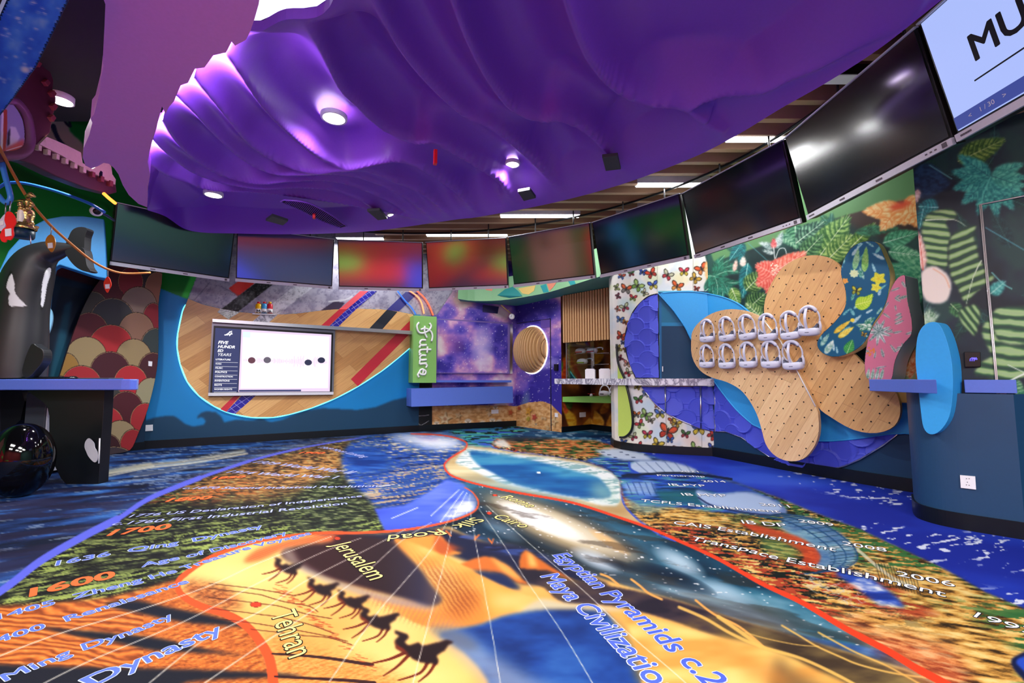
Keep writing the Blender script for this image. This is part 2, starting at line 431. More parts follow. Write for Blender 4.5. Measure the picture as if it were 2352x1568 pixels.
tag(MB().box((-1.1, -2.4, .03), (.9, 4.0, .06)).build('blue_reflection_prop', mat('reflection_blue', (60, 80, 250), .8)), 'long blue slab added unseen behind the viewpoint to tint screen reflections', 'reflection prop')
tag(MB().box((-5.76, -2.2, .85), (.05, 4.6, 1.7)).build('red_reflection_board', mat('reflection_red', (246, 52, 60), .8)), 'red board added unseen on the left wall to tint screen reflections', 'wall panel')  # this and the next boards are added out of view for reflections too
k_ = MB(); k_.lathe([(0, .03), (.9, .03), (.9, 0)], (-5.735, -2.5, .85), 40, X=(0, 1, 0), Y=(0, 0, .45), Z=(1, 0, 0)); tag(k_.build('green_reflection_board', mat('reflection_green', (140, 255, 110), .7)), 'green oval board added unseen on the red board to tint screen reflections', 'wall panel')
tag(MB().box((-5.76, 1.5, 1.3), (.05, 1.6, 1.9)).build('peach_reflection_board', mat('peach', (255, 180, 160), .8)), 'peach board added unseen on the left wall to tint screen reflections', 'wall panel')
for i, (x, y) in enumerate(FILL_LAMPS_BACK):  # housings for the added fill lamps
    t = empty('fill_lamp', (x, y, SOF), 'square fill lamp added unseen behind the viewpoint', 'fill lamp', 'fill lamps added behind the viewpoint')
    MB().box((x, y, SOF-.03), (1.7, 1.1, .06)).build('housing', M_white, t)
# baseboards
def skirting(name, sh, h=.11, off=.02, z0=0): return sheet_wall(name, sh, z0, z0+h, M_black, off, .03)
skirting('baseboard_back', A1); skirting('baseboard_galaxy', A2)
skirting('baseboard_niche', NB, .1); skirting('baseboard_column', EC, .10); skirting('baseboard_right', CW, .11, .03)
# ---------------------------------------------------------------- ring of hanging display panels
M_scr = mat('dark_glass_screen', (10, 13, 20), .13, spec=1.0, ior=1.9)
M_bez = mat('silver_bezel', (205, 205, 212), .35)
M_edge = mat('black_bezel', (10, 10, 13), .4)
TVS = [(-4.293, 5.715, .838), (-3.239, 6.424, .451), (-1.99, 6.783, .12), (-.686, 6.73, -.184), (.528, 6.267, -.515),
       (1.529, 5.467, -.862), (2.202, 4.405, -1.203), (2.451, 3.151, -1.548), (2.441, 1.873, -1.602)]
TVL = ['hanging display panel at the far left of the ring, half behind the purple canopy edge',
       'hanging display panel second from the left, above the smart board',
       'hanging display panel above the wooden oval, its left side reflecting green and red',
       'hanging display panel above the green sign at the back of the ring',
       'hanging display panel above the slatted planet door',
       'hanging display panel above the butterfly column',
       'hanging display panel above the left wooden pegboard, below a light strip',
       'largest dark hanging display panel, beside the lit panel at the right edge',
       'lit hanging display panel with large lettering at the right edge']
TW, THt, TT = 1.25, .742, .24
M_lit = mat('lit_screen_blue', (172, 190, 252), .3, emit=.95, screen=True); M_litbar = mat('lit_screen_bar', (62, 78, 160), .3, emit=.8, screen=True)
M_ink = mat('lit_screen_ink', (12, 14, 22), .5)
for i, (x, y, yaw) in enumerate(TVS):
    c = Vector((x, y, 2.66)); r = Vector((math.cos(yaw), math.sin(yaw), 0)); n = Vector((math.sin(yaw), -math.cos(yaw), 0))
    u = Vector((0, 0, 1))*math.cos(TT)+n*math.sin(TT); nn = n*math.cos(TT)-Vector((0, 0, 1))*math.sin(TT)
    t = empty('hanging_monitor', c, TVL[i], 'screen', 'display panels hung in a ring')
    bm = MB().box(c-nn*.045, (TW, .07, THt), 0, r, nn, u)
    bm.box(c-nn*.12, (TW*.5, .08, THt*.5), 0, r, nn, u)
    bm.build('casing', M_edge, t, bevel=.004)
    bt = .042
    sc = MB().box(c+u*(bt/2)-nn*.006, (TW-.03, .006, THt-bt-.03), 0, r, nn, u)
    screen = sc.build('screen', M_lit if i == 8 else M_scr, t)
    fr = MB().box(c-u*(THt/2-bt/2)-nn*.003, (TW+.006, .022, bt), 0, r, nn, u)
    f = fr.build('bottom_bezel', M_bez, t)
    MB().box(c+u*(THt/2-.004)-nn*.006, (TW+.004, .03, .009), 0, r, nn, u).build('top_trim', M_bez, t)
    class DT:
        def box(s, *a): MB().box(*a).build('control_mark', mat('panel_marks', (92, 84, 90), .5), f)
    dt = DT()
    for q in (-.22, .12): dt.box(c-u*(THt/2-bt/2)+r*q+nn*.0095, (.05, .004, .012), 0, r, nn, u)
    for q in (.47, .50, .53) if i > 5 else (): dt.box(c-u*(THt/2-bt/2)+r*q+nn*.0095, (.012, .004, .008), 0, r, nn, u)
    dt.box(c-u*(THt/2-bt/2)+r*.585+nn*.0095, (.028, .004, .028), 0, r, nn, u)
    for k in range(5 if i > 5 else 0): dt.box(c-u*(THt/2-bt/2)+r*(-.59+k*.013)+nn*.0095, (.009, .004, .010), 0, r, nn, u)
    # hanging bracket to the ceiling
    for q in (-.3, .3):
        p = c-nn*.14+r*q; MB().tube([p-u*.15, Vector((p.x, p.y, CEIL))], .009, 8).build('hanging_rod', M_edge, t)
    if i == 8:
        # bottom bar, page counter and the lettering on the lit screen
        o = c+nn*.0; zb = -THt/2+bt+.02
        MB().box(o+u*(zb+.035)-nn*.001, (TW-.034, .006, .07), 0, r, nn, u).build('status_bar', M_litbar, screen)
        def onscr(s, sz, q0, v0, bold, m, nm, w=1):
            V, Fc = text_geo(s, bold); mb = MB()
            mb.add([o+r*(q0+vx*sz*w)+u*(v0+vy*sz)+nn*(.0048+vz) for vx, vy, vz in V], Fc); mb.build(nm, m, screen, recalc=False)
        onscr('MUSIC', .20, -.42, -.03, .02, M_ink, 'title_lettering', .95)
        MB().box(o+u*(-.12)+r*(.03)+nn*.003, (.95, .002, .008), 0, r, nn, u).build('rule_line', M_ink, screen)
        onscr('<    1 / 30    >', .035, -.53, zb+.024, .01, M_white, 'page_counter')
# short flat steel link plates between neighbouring panels belong to the ring frame
rg = MB(); pts = [Vector((x, y, 0)) for x, y, _ in TVS]
ring = []
for (x, y, yaw) in TVS:
    n = Vector((math.sin(yaw), -math.cos(yaw), 0)); ring.append(Vector((x, y, 3.25))-n*.24)
rg.tube([tuple(p) for p in smooth_pts([tuple(p) for p in ring], 6, False)], .014, 8)
ro = rg.build('hanging_ring_rail', M_edge)
tag(ro, 'dark curved rail running behind the ring of hanging display panels', 'rail')
# ---------------------------------------------------------------- purple wave canopy
ZC = 2.80
def pl(x, y, z=ZC): p = atz(x, y, z); return (p.x, p.y)
RIDGES = [
 [(337, 371), (383, 409), (440, 432), (478, 444), (600, 450), (740, 470)],
 [(348, 318), (383, 356), (440, 402), (497, 425), (555, 436), (600, 440), (680, 438), (760, 446), (840, 475)],
 [(374, 277), (402, 325), (440, 367), (497, 406), (555, 425), (600, 429), (649, 424), (703, 421), (750, 423), (804, 434), (846, 450), (890, 470)],
 [(405, 222), (451, 268), (497, 321), (547, 367), (590, 395), (631, 408), (680, 409), (750, 406), (800, 412), (846, 424), (900, 446), (950, 474)],
 [(446, 180), (497, 245), (536, 295), (574, 341), (625, 377), (679, 398), (730, 402), (790, 399), (840, 402), (900, 425), (960, 450), (1010, 480)],
 [(518, 122), (556, 180), (600, 250), (649, 304), (703, 352), (744, 379), (786, 393), (822, 393), (858, 386), (896, 381), (935, 387), (977, 405), (1024, 435), (1070, 468)],
 [(690, 20), (735, 120), (783, 218), (828, 262), (858, 292), (887, 315), (923, 331), (953, 340), (994, 341), (1036, 361), (1096, 396), (1143, 426), (1180, 460)],
 [(850, -20), (905, 100), (970, 190), (1048, 265), (1084, 289), (1113, 299), (1160, 330), (1230, 390), (1290, 440)],
 [(1030, -20), (1075, 100), (1120, 190), (1167, 255), (1200, 278), (1240, 291), (1290, 292), (1350, 320), (1420, 380)],
 [(1290, -20), (1340, 120), (1400, 210), (1480, 255), (1560, 262), (1640, 290), (1700, 320)],
 [(2160, -40), (2080, 60), (1980, 110), (1880, 165), (1800, 200), (1740, 228), (1640, 245), (1580, 275), (1620, 330)],
]
RP = [np.array([pl(*p) for p in smooth_pts(R, 4, False)]) for R in RIDGES]
def sdist(P, R):
    """signed distance to an open polyline, end segments extended"""
    D = np.full(P.shape[:-1], 1e9); S = np.zeros(P.shape[:-1]); n = len(R)-1
    for i in range(n):
        a, b = R[i], R[i+1]; d = b-a; L = d@d
        t = ((P-a)@d)/L
        t = np.clip(t, -1e3 if i == 0 else 0, 1e3 if i == n-1 else 1)
        q = P-a-t[..., None]*d; dd = np.hypot(q[..., 0], q[..., 1])
        sg = np.sign(d[0]*q[..., 1]-d[1]*q[..., 0]); k = dd < D
        D = np.where(k, dd, D); S = np.where(k, sg, S)
    return D*S
Lr = [(-.30, .9)]+[pl(*p) for p in [(770, -10), (640, 50), (545, 108), (518, 122), (470, 158), (446, 180), (405, 222), (374, 277), (348, 318), (337, 371), (340, 430), (338, 480)]]
Rr = [(2.25, .7)]+[pl(*p) for p in [(2175, -10), (2085, 62), (2005, 122), (1898, 190), (1792, 250), (1686, 314), (1579, 367), (1419, 426), (1260, 468), (1100, 498), (1048, 504), (870, 529), (758, 536), (646, 538), (540, 536), (468, 534), (423, 525), (380, 497), (340, 483)]]
def resample(P, n):
    P = smooth_pts(P, 8, False); L = np.r_[0, np.cumsum(np.hypot(*np.diff(P, axis=0).T))]; t = np.linspace(0, L[-1], n)
    return np.stack([np.interp(t, L, P[:, 0]), np.interp(t, L, P[:, 1])], -1)
nu, nv = 300, 230
Lc, Rc = resample(Lr, nu), resample(Rr, nu)
sv = np.linspace(0, 1, nv)
PG = Lc[:, None]*(1-sv)[None, :, None]+Rc[:, None]*sv[None, :, None]
SD = np.stack([sdist(PG, R) for R in RP])       # (+) left of the curve direction
SD = -SD; # left/below side first
H = np.zeros(PG.shape[:2]); phi = np.full(PG.shape[:2], np.nan)
sgn = SD  # value > 0 means past the ridge (to its right)
sgn = -sgn
past = sgn < 0
idx = past.sum(0)                                # number of ridges passed
nR = len(RP)
amp = np.zeros_like(H)
def canopy_h(SDv):
    pst = SDv > 0; k = pst.cumprod(0).sum(0)     # consecutive passed
    d0 = np.take_along_axis(np.abs(SDv), np.clip(k-1, 0, nR-1)[None], 0)[0]
    d1 = np.take_along_axis(np.abs(SDv), np.clip(k, 0, nR-1)[None], 0)[0]
    d0 = np.where(k == 0, .5, d0); d1 = np.where(k == nR, .6, d1)
    w = d0+d1; u = d0/np.maximum(w, 1e-4)
    A = np.clip(w*.62, 0, .36)
    prof = np.sin(np.pi*u**.72)**.85
    return A*prof
# orientation test: first ridge must have the canopy tip region (left/far) on its not-passed side
test = np.array([pl(1700, 100)])
SIG = [1 if sdist(test, R)[0] > 0 else -1 for R in RP]
# last ridge lies right of the test point
SDV = np.stack([sdist(PG, R)*(-1) for i, R in enumerate(RP)])
# ridges run from the near-left rim towards the far right, so their right-hand side is the "passed" side
SDV[-1] *= 1
hh = canopy_h(SDV)
# fade towards the rim, so the border stays a clean curve on the right and the far side
edge = np.minimum(1, (1-sv)[None, :]/.16)*np.ones((nu, 1))
tt = np.linspace(0, 1, nu)[:, None]; endf = np.clip((1-tt)/.10, 0, 1)
# far right part beyond the ridge ends is flat
far = np.clip((np.minimum(1, SDV[0]*0+1)), 0, 1)
fx, fy = topx(np.concatenate([PG, np.full(PG.shape[:2]+(1,), ZC)], -1))
flat = np.clip((560-(fy+.10*(fx-700)))/70, 0, 1)
flat = np.where(fx > 1150, np.clip((520-(fy+.32*(fx-1150)))/110, 0, 1), flat)
for _ in range(2):
    hh[1:-1, 1:-1] = (hh[1:-1, 1:-1]*4+hh[:-2, 1:-1]+hh[2:, 1:-1]+hh[1:-1, :-2]+hh[1:-1, 2:])/8
lo_ = np.clip((tt-.33)/.09, 0, 1)*.62; ramp = np.clip(sv[None, :]/.14, 0, 1); ramp = ramp*ramp*(3-2*ramp); ledge = lo_+(1-lo_)*ramp
HH = hh*edge*flat*endf*ledge
Z = ZC+HH
def canopy_z(x, y):
    d = np.hypot(PG[..., 0]-x, PG[..., 1]-y); i, j = np.unravel_index(np.argmin(d), d.shape); return Z[i, j]
V = np.concatenate([PG, Z[..., None]], -1)
M_purple = mat('purple_canopy', (126, 66, 196), .42, spec=.45)
cano = empty('wave_canopy', (0, 3.5, ZC), 'large purple wave-carved ceiling canopy with sharp crests, over the printed floor', 'ceiling canopy')
gridmesh('underside', V, nu, nv, None, M_purple, cano, smooth=True)
# rim and top
mb = MB(); ring = [tuple(v) for v in V[:, -1]][::1]+[tuple(v) for v in V[::-1, 0]]
n = len(ring); mb.add(ring+[(a, b, c+.06) for a, b, c in ring], [(i, (i+1) % n, n+(i+1) % n, n+i) for i in range(n)], 0, False)
mb.build('rim', M_purple, cano)
tp = V.copy(); tp[..., 2] += .06; ii, jj = np.r_[0:nu:4, nu-1], np.r_[0:nv:4, nv-1]; tp = tp[ii][:, jj]
gridmesh('top', tp, tp.shape[0], tp.shape[1], None, M_purple, cano)
for x, y in ((-1.4, 4.6), (-.5, 3.2), (1.2, 2.6), (.6, 4.6)): MB().tube([(x, y, canopy_z(x, y)+.05), (x, y, SOF)], .02, 8).build('hanging_rod', M_alu, cano)
# ---------------------------------------------------------------- fittings in the canopy
M_glow = mat('lamp_glow', (255, 250, 240), .5, emit=14)
DL = [(767, 272, .085, 'largest round downlight, in the purple canopy near its centre'),
      (490, 448, .075, 'round downlight at the left tip of the purple canopy'),
      (1177, 378, .06, 'round downlight in the middle of the canopy, left of the dark square speaker'),
      (902, 495, .055, 'round downlight close to the canopy rim, beside a dark grey speaker tile'),
      (1638, 274, .06, 'round downlight at the right side of the canopy, under a bright crest')]
for x, y, r, lb in DL:
    p = atz(x, y, ZC); z = canopy_z(p.x, p.y); p = atz(x, y, z-.004)
    t = empty('downlight', p, lb, 'ceiling light', 'round downlights')
    MB().lathe([(r*1.0, -.004), (r*1.18, -.004), (r*1.22, .004), (r*1.22, .03)], p, 28).build('trim_ring', M_white, t)
    MB().lathe([(0, -.001), (r*.5, -.002), (r, -.001)], p, 28).build('lens', M_glow, t)
    l = bpy.data.lights.new('downlight_light', 'SPOT'); l.energy = 170; l.spot_size = 2.5; l.spot_blend = .6; l.shadow_soft_size = r
    lo = bpy.data.objects.new('downlight_light', l); COL.objects.link(lo); lo.location = p-Vector((0, 0, .03))
M_spk = mat('speaker_grey', (52, 54, 60), .6, bump=(.3, 300))
SPK = [((610, 507), (625, 496), (662, 508), (650, 518), 'dark grey flat speaker tile near the left rim of the canopy'),
       ((843, 485), (872, 483), (890, 503), (868, 506), 'dark grey speaker tile beside a downlight at the canopy rim'),
       ((1189, 441), (1217, 436), (1231, 455), (1203, 462), 'small dark speaker tile between the canopy rim and the middle downlight'),
       ((1383, 362), (1419, 358), (1426, 389), (1391, 393), 'dark square speaker tile at the right of the canopy')]
for a, b, c, d, lb in SPK:
    P = [atz(q[0], q[1], ZC-.025) for q in (a, b, c, d)]
    mb = MB(); mb.add(P+[p+Vector((0, 0, .03)) for p in P], [(0, 1, 2, 3), (7, 6, 5, 4), (0, 4, 5, 1), (1, 5, 6, 2), (2, 6, 7, 3), (3, 7, 4, 0)])
    tag(mb.build('ceiling_speaker', M_spk, bevel=.004), lb, 'speaker', 'ceiling speakers')
# slotted air grille
GA = smooth_pts([(648, 461), (668, 455), (700, 462), (740, 480), (775, 502), (797, 519)], 6, False)
GB = smooth_pts([(648, 461), (690, 480), (740, 506), (784, 524)], 6, False)
def rs(P, n): L = np.r_[0, np.cumsum(np.hypot(*np.diff(P, axis=0).T))]; t = np.linspace(0, L[-1], n); return np.stack([np.interp(t, L, P[:, k]) for k in (0, 1)], -1)
g = empty('air_grille', atz(720, 490, ZC), 'curved dark slotted air grille near the front left of the canopy', 'air vent')
zg = ZC-.012; top_ = rs(np.array([(652, 459), (700, 463), (745, 483), (797, 519)], float), 40); bot_ = rs(np.array([(645, 463), (690, 482), (735, 505), (783, 523)], float), 40)
T_ = [atz(*p, zg) for p in rs(smooth_pts(top_[::13], 6, False), 40)]; B_ = [atz(*p, zg) for p in rs(smooth_pts(bot_[::13], 6, False), 40)]
mb = MB()
for i in range(39): mb.add([T_[i], T_[i+1], B_[i+1], B_[i]], [(0, 1, 2, 3)])
mb.build('recess', mat('vent_dark', (26, 12, 46), .8), g)
mb = MB(); mb.tube(T_+B_[::-1], .009, 4, closed=True); mb.build('frame', M_purple, g)
mb = MB()
for i in range(2, 38):
    a, b = T_[i]-Vector((0, 0, .006)), B_[i]-Vector((0, 0, .006)); mb.tube([a, b], .0042, 4)
tag(mb.build('slats', M_purple, g), kind='stuff')
# red test boxes hanging from the canopy
for (x, y, h, lb) in ((1000, 345, .12, 'red hanging alarm box at the middle crest of the canopy'), (722, 484, .09, 'small red tag hanging out of the air grille')):
    p = atz(x, y, ZC+.02); 
    o = MB().box(p-Vector((0, 0, h/2)), (.03, .045, h), 0, (.9, .3, 0), (-.3, .9, 0)).build('hanging_red_box', mat('red_plastic', (214, 24, 36), .4), bevel=.003)
    tag(o, lb, 'alarm box')
# ---------------------------------------------------------------- lilac lower layer on the left
ZL = 2.66
LO = [(600, -30), (594, 10), (584, 45), (575, 72), (565, 92), (540, 105), (532, 96), (519, 121), (490, 127), (470, 155), (448, 158), (432, 190), (415, 196), (400, 232), (388, 246), (380, 262), (372, 244), (366, 268), (358, 300), (348, 330), (339, 371), (345, 400), (338, 440), (338, 476),
      (318, 468), (296, 448), (282, 425), (272, 400), (262, 386), (250, 376), (238, 374), (224, 382), (210, 387), (196, 380), (190, 362), (192, 340), (205, 310), (212, 282), (208, 272), (216, 262), (228, 215), (232, 180), (238, 150), (236, 138), (240, 60), (242, 10), (235, -10)]
M_lil = mat('lilac_canopy', (214, 138, 222), .5)
lay = empty('lilac_canopy_layer', atz(400, 200, ZL), 'lilac lower canopy layer with a scalloped edge, at the upper left', 'ceiling canopy')
P = [atz(x, y, ZL) for x, y in LO]+[Vector((-1.6, .9, ZL)), Vector((-1.0, .9, ZL))]
tr = tessellate_polygon([[Vector((p.x, p.y, 0)) for p in P]]); n = len(P); q = [p+Vector((0, 0, .13)) for p in P]
mb = MB(); mb.add(P, [tuple(t) for t in tr]); mb.add(q, [tuple(t) for t in tr]); mb.add(P+q, [(i, (i+1) % n, n+(i+1) % n, n+i) for i in range(n)])
mb.build('panel', M_lil, lay)
for x, y in ((-1.75, 2.0), (-3.0, 3.4)): MB().tube([(x, y, ZL+.13), (x, y, SOF)], .015, 8).build('hanging_rod', M_alu, lay)
P = [atz(x, y, 3.22) for x, y in ((520, 150), (560, -80), (900, -80), (860, 60))]; k_ = MB(); k_.add(P+[p+Vector((0, 0, .06)) for p in P], [(0, 1, 2, 3), (7, 6, 5, 4), (0, 4, 5, 1), (1, 5, 6, 2), (2, 6, 7, 3), (3, 7, 4, 0)])
tag(k_.build('luminous_ceiling', mat('panel_glow', (240, 244, 255), .5, emit=1.1)), 'white luminous ceiling panel seen in the gap between lilac and purple canopy at the top', 'ceiling light')
# cove lights along the rim between the two layers
def arealook(name, loc, d, size, power, col):
    o = area(name, loc, size, power, col); q = Vector(d).normalized().to_track_quat('-Z', 'Y'); o.rotation_euler = q.to_euler(); return o
for (a, b, pw) in (((560, 95), (470, 165), 14), ((455, 160), (392, 245), 14), ((378, 262), (345, 360), 12)):
    pa, pb = atz(a[0]-14, a[1]-4, 2.83), atz(b[0]-14, b[1]-4, 2.83); d = pb-pa; n = Vector((-d.y, d.x, 0)).normalized(); n = n if n.x > 0 else -n
    o = arealook('cove_light', (pa+pb)/2, (n.x, n.y, .12), (d.length, .05), pw, (.95, .85, 1))
    # align the long side with the rim
    z = -Vector((n.x, n.y, .12)).normalized(); x = d.normalized(); y = z.cross(x).normalized(); x = y.cross(z)
    from mathutils import Matrix
    o.rotation_euler = Matrix((x, y, z)).transposed().to_euler()
# ---------------------------------------------------------------- timber slats and strip lights over the ring
M_slat = mat('timber_slat', (176, 138, 104), .5); M_slatb = mat('timber_board', (96, 70, 52), .7)
shellbox('ceiling_timber', (1.3, 5.9, SOF-.02), (6.6, 7.4, .03), M_slatb)
k = 0; y = 2.3
while y < 9.0:
    x0 = -2.2 if y > 6 else -1.0
    o = MB().box(((x0+4.3)/2, y, SOF-.11), (4.3-x0, .07, .15)).build('ceiling_slat', M_slat, bevel=.003)
    tag(o, 'long timber ceiling slat running across above the ring of screens', 'ceiling slat', 'timber ceiling slats'); y += .27
LS = [((1150, 497), (1330, 497), 3.26), ((980, 541), (1165, 541), 3.26), ((1463, 426), (1625, 426), 3.26), ((1672, 321), (1830, 321), 3.26), ((775, 549), (880, 549), 3.26), ((1890, 184), (2010, 184), 3.26)]
LSL = ['long ceiling strip light above the fourth and fifth screens', 'ceiling strip light directly above the screen in front of the green sign', 'ceiling strip light above the butterfly column, between slats',
       'bright ceiling strip light over the largest dark screens', 'ceiling strip light half hidden by the canopy rim, above the wooden oval', 'dim box light at the top right between canopy and screens']
for i, (a, b, z) in enumerate(LS):
    pa, pb = atz(*a, z), atz(*b, z); pb.y = pa.y; L = pb.x-pa.x; c = (pa+pb)/2
    t = empty('strip_light', c, LSL[i], 'ceiling light', 'ceiling strip lights')
    MB().box(c+Vector((0, 0, .05)), (L+.02, .12, .08)).build('housing', M_white if i < 5 else M_edge, t)
    MB().box(c+Vector((0, 0, .005)), (L, .10, .012)).build('diffuser', mat('strip_glow', (250, 252, 255), .5, emit=7) if i < 5 else mat('strip_dim', (170, 170, 178), .4, emit=.3), t)  # last box has no lamp; its diffuser is given a faint glow
    if i < 5: area('strip_light_glow', c-Vector((0, 0, .02)), (L, .1), 26)
# ---------------------------------------------------------------- printed carpet
FC = Canvas(-140, 950, 2500, 1640, 2, '2b4f8e')
def floorxy(X, Y):
    dx = (X-1176)/F; uy = (784-Y)/F; dz = SP+CP*uy; t = -EYE/np.minimum(dz, -.02)
    return dx*t, (CP-SP*uy)*t
WX, WY = floorxy(FC.X, FC.Y)
def N(sx, sy, seed, oct=4, rot=0):
    def f(X, Y):
        a, b = floorxy(X, Y); c, s = math.cos(rot), math.sin(rot); return fbm((a*c+b*s)*sx+50, (-a*s+b*c)*sy+50, oct, seed)
    return f
def NP(sx, sy, seed, oct=3): return lambda X, Y: fbm(X/sx+40, Y/sy+40, oct, seed)
def thr(f, a, b): return lambda X, Y: np.clip((f(X, Y)-a)/(b-a), 0, 1)
def gx(x0, x1): return lambda X, Y: np.clip((X-x0)/(x1-x0), 0, 1)
def cmix(f, stops):
    ps = [p for p, _ in stops]; cs = np.array([C3(c) for _, c in stops])
    def g(X, Y):
        v = f(X, Y); return np.stack([np.interp(v, ps, cs[:, k]) for k in range(3)], -1)
    return g
ALL = [(-200, 900), (2600, 900), (2600, 1700), (-200, 1700)]
fp, fl = FC.poly, FC.line
# sea around the picture
fp(ALL, cmix(N(3.2, 8, 3, 6, .5), [(.3, '101c36'), (.42, '1f3460'), (.55, '2c4c86'), (.68, '3a6bb0'), (.8, '5b8fc8')]))
fp(ALL, 'b8c4d0', tex=lambda X, Y: thr(N(4, 20, 8, 5, .5), .62, .68)(X, Y)*.5*gx(900, 500)(X, Y))
fp([(-200, 1120), (300, 1100), (500, 1080), (300, 1160), (0, 1340), (-200, 1440)], '2a2440', 10, tex=lambda X, Y: thr(N(2.6, 6, 18, 4, .4), .50, .60)(X, Y)*.75)
for P, wd, a in ([(240, 1088), (330, 1070), (420, 1060), (500, 1047), (560, 1036)], 9, .85), ([(235, 1083), (290, 1074), (345, 1065)], 7, .8), ([(300, 1090), (380, 1078), (470, 1062)], 6, .4):
    fl(P, wd, 'd8cfae', 6, a*.8, soft=7)
    fl([(x+8, y+5) for x, y in P], 3, 'efe6c8', 6, a, soft=3)
# royal blue floor with white flecks on the right, teal behind
right = [(1370, 1012), (1500, 1010), (1660, 1020), (2600, 1080), (2600, 1700), (2352, 1397), (2265, 1361), (2168, 1306), (2071, 1261), (1974, 1215), (1877, 1180), (1796, 1147), (1715, 1118), (1650, 1096), (1560, 1070), (1450, 1035)]
fp([(1180, 960), (2600, 960), (2600, 1100), (1400, 1045), (1130, 1010)], cmix(N(2, 3, 5), [(.3, '14406a'), (.6, '2a6f98'), (.8, '4b93b4')]), 4)
fp(right, cmix(N(1.2, 1.6, 6), [(.3, '2436a8'), (.55, '2f4cc8'), (.8, '4064d8')]), 5)
fp(right, 'e6ecff', tex=lambda X, Y: thr(N(12, 36, 9, 4, .35), .655, .68)(X, Y)*thr(N(1.3, 1.8, 10, 3), .46, .56)(X, Y))
fp([(1180, 975), (1420, 985), (1420, 1040), (1180, 1010)], 'b9d2e2', tex=lambda X, Y: thr(N(8, 20, 19, 3, .3), .60, .66)(X, Y)*.7)
# turquoise islands strip at the back
fp([(1010, 982), (1180, 978), (1220, 985), (1150, 1010), (1190, 1036), (1110, 1040), (1075, 1030), (1060, 1005)], cmix(N(3, 6, 12), [(.3, '3f62c0'), (.5, '3f9aa8'), (.7, '62c0a0')]), 4)
fp([(1010, 982), (1180, 978), (1220, 985), (1150, 1010), (1190, 1036), (1110, 1040), (1075, 1030), (1060, 1005)], '10302c', tex=thr(N(7, 11, 13, 4), .57, .6))
# picture field: forest on the left
FOR = [(-200, 1440), (0, 1351), (60, 1306), (122, 1262), (179, 1234), (230, 1203), (344, 1146), (459, 1098), (574, 1060), (689, 1030), (842, 1003), (900, 1000), (1000, 1010), (980, 1100), (900, 1240), (650, 1290), (500, 1420), (200, 1440), (-200, 1560)]
fp(FOR, cmix(N(15, 44, 21, 6, .35), [(.30, '0c0c0c'), (.48, '191a16'), (.54, '2a2e22'), (.62, '525c38'), (.74, '8c9458')]))
fp([(842, 1003), (689, 1030), (574, 1060), (459, 1098), (400, 1128), (440, 1150), (600, 1145), (720, 1120), (800, 1100), (790, 1040)], cmix(N(16, 50, 22, 6, .2), [(.32, '3c2a1c'), (.45, '7a5636'), (.55, 'b07c44'), (.66, 'd49a58'), (.78, 'cbb878')]), 16, .92)
fp([(700, 1120), (780, 1080), (800, 1110), (870, 1190), (890, 1225), (720, 1222), (640, 1190)], cmix(N(22, 60, 24, 5, .1), [(.35, '10140e'), (.5, '2f3a26'), (.65, '667048'), (.8, '98a070')]), 8)
fp(FOR, 'd97a3a', tex=lambda X, Y: thr(N(14, 36, 25, 5, .4), .57, .64)(X, Y)*thr(N(.8, .8, 26, 2), .5, .6)(X, Y)*.8*np.clip((1180-Y)/60, 0, 1))
fp(FOR, 'b9cc6a', tex=lambda X, Y: thr(N(16, 50, 27, 5, .6), .54, .62)(X, Y)*thr(N(1.2, 1.6, 28, 3), .50, .6)(X, Y)*.8*np.clip((Y-1140)/60, 0, 1))
# violet border line
VL = [(-160, 1452), (0, 1358), (90, 1290), (179, 1238), (269, 1192), (344, 1144), (459, 1097), (574, 1058), (689, 1029), (842, 1003)]
for a, b, w in ((0, 4, 17), (3, 6, 11), (5, 7, 7), (6, 8, 5), (7, 9, 3)): fl(VL[a:b+1] if b < 9 else VL[a:], w, '6a72e0', 6)
# mountain, blue field, cloud
MT = [(842, 1003), (944, 996), (1000, 998), (1041, 1004), (1071, 1016), (1069, 1031), (1033, 1053), (1021, 1069), (1033, 1089), (1060, 1102), (1067, 1119), (1000, 1150), (900, 1175), (860, 1160), (830, 1130), (800, 1110), (786, 1075), (786, 1040), (806, 1015)]
fp(MT, cmix(N(4, 20, 31, 6, .5), [(.3, '16306c'), (.45, '24509c'), (.54, '3458b8'), (.61, '5c7490'), (.68, 'b0a898'), (.8, 'e4e0d8')]), 3)
fp([(800, 1035), (850, 1020), (890, 1045), (903, 1075), (860, 1088), (800, 1085)], cmix(N(3, 8, 32), [(.3, '123a84'), (.6, '2f62b6'), (.8, '5a90cc')]), 8)
fp([(900, 1078), (1000, 1060), (1030, 1092), (990, 1130), (930, 1160), (860, 1165), (835, 1130), (860, 1100)], 'b8a284', 6, tex=thr(N(5, 34, 33, 6, .6), .51, .60))
fp([(835, 1098), (930, 1060), (1005, 1085), (985, 1125), (900, 1140)], '2a4f96', 5, tex=lambda X, Y: thr(N(5, 26, 34, 6, .6), .50, .56)(X, Y)*.9)
fp([(944, 997), (1005, 999), (1050, 1007), (1066, 1020), (1020, 1034), (985, 1030), (950, 1020), (905, 1010), (890, 1000)], 'f4f4fa', 8, .95)
fp([(950, 1000), (985, 1000), (1010, 1006), (1000, 1012), (965, 1008)], '8d6fc0', 5, .4)
BL = [(860, 1168), (930, 1160), (985, 1130), (1025, 1100), (1067, 1112), (1090, 1132), (1098, 1150), (1093, 1170), (1065, 1186), (1012, 1202), (932, 1217), (886, 1222), (870, 1190)]
fp(BL, cmix(N(1.5, 3, 35), [(.3, '4257c8'), (.6, '5670dc'), (.8, '7488e4')]), 2)
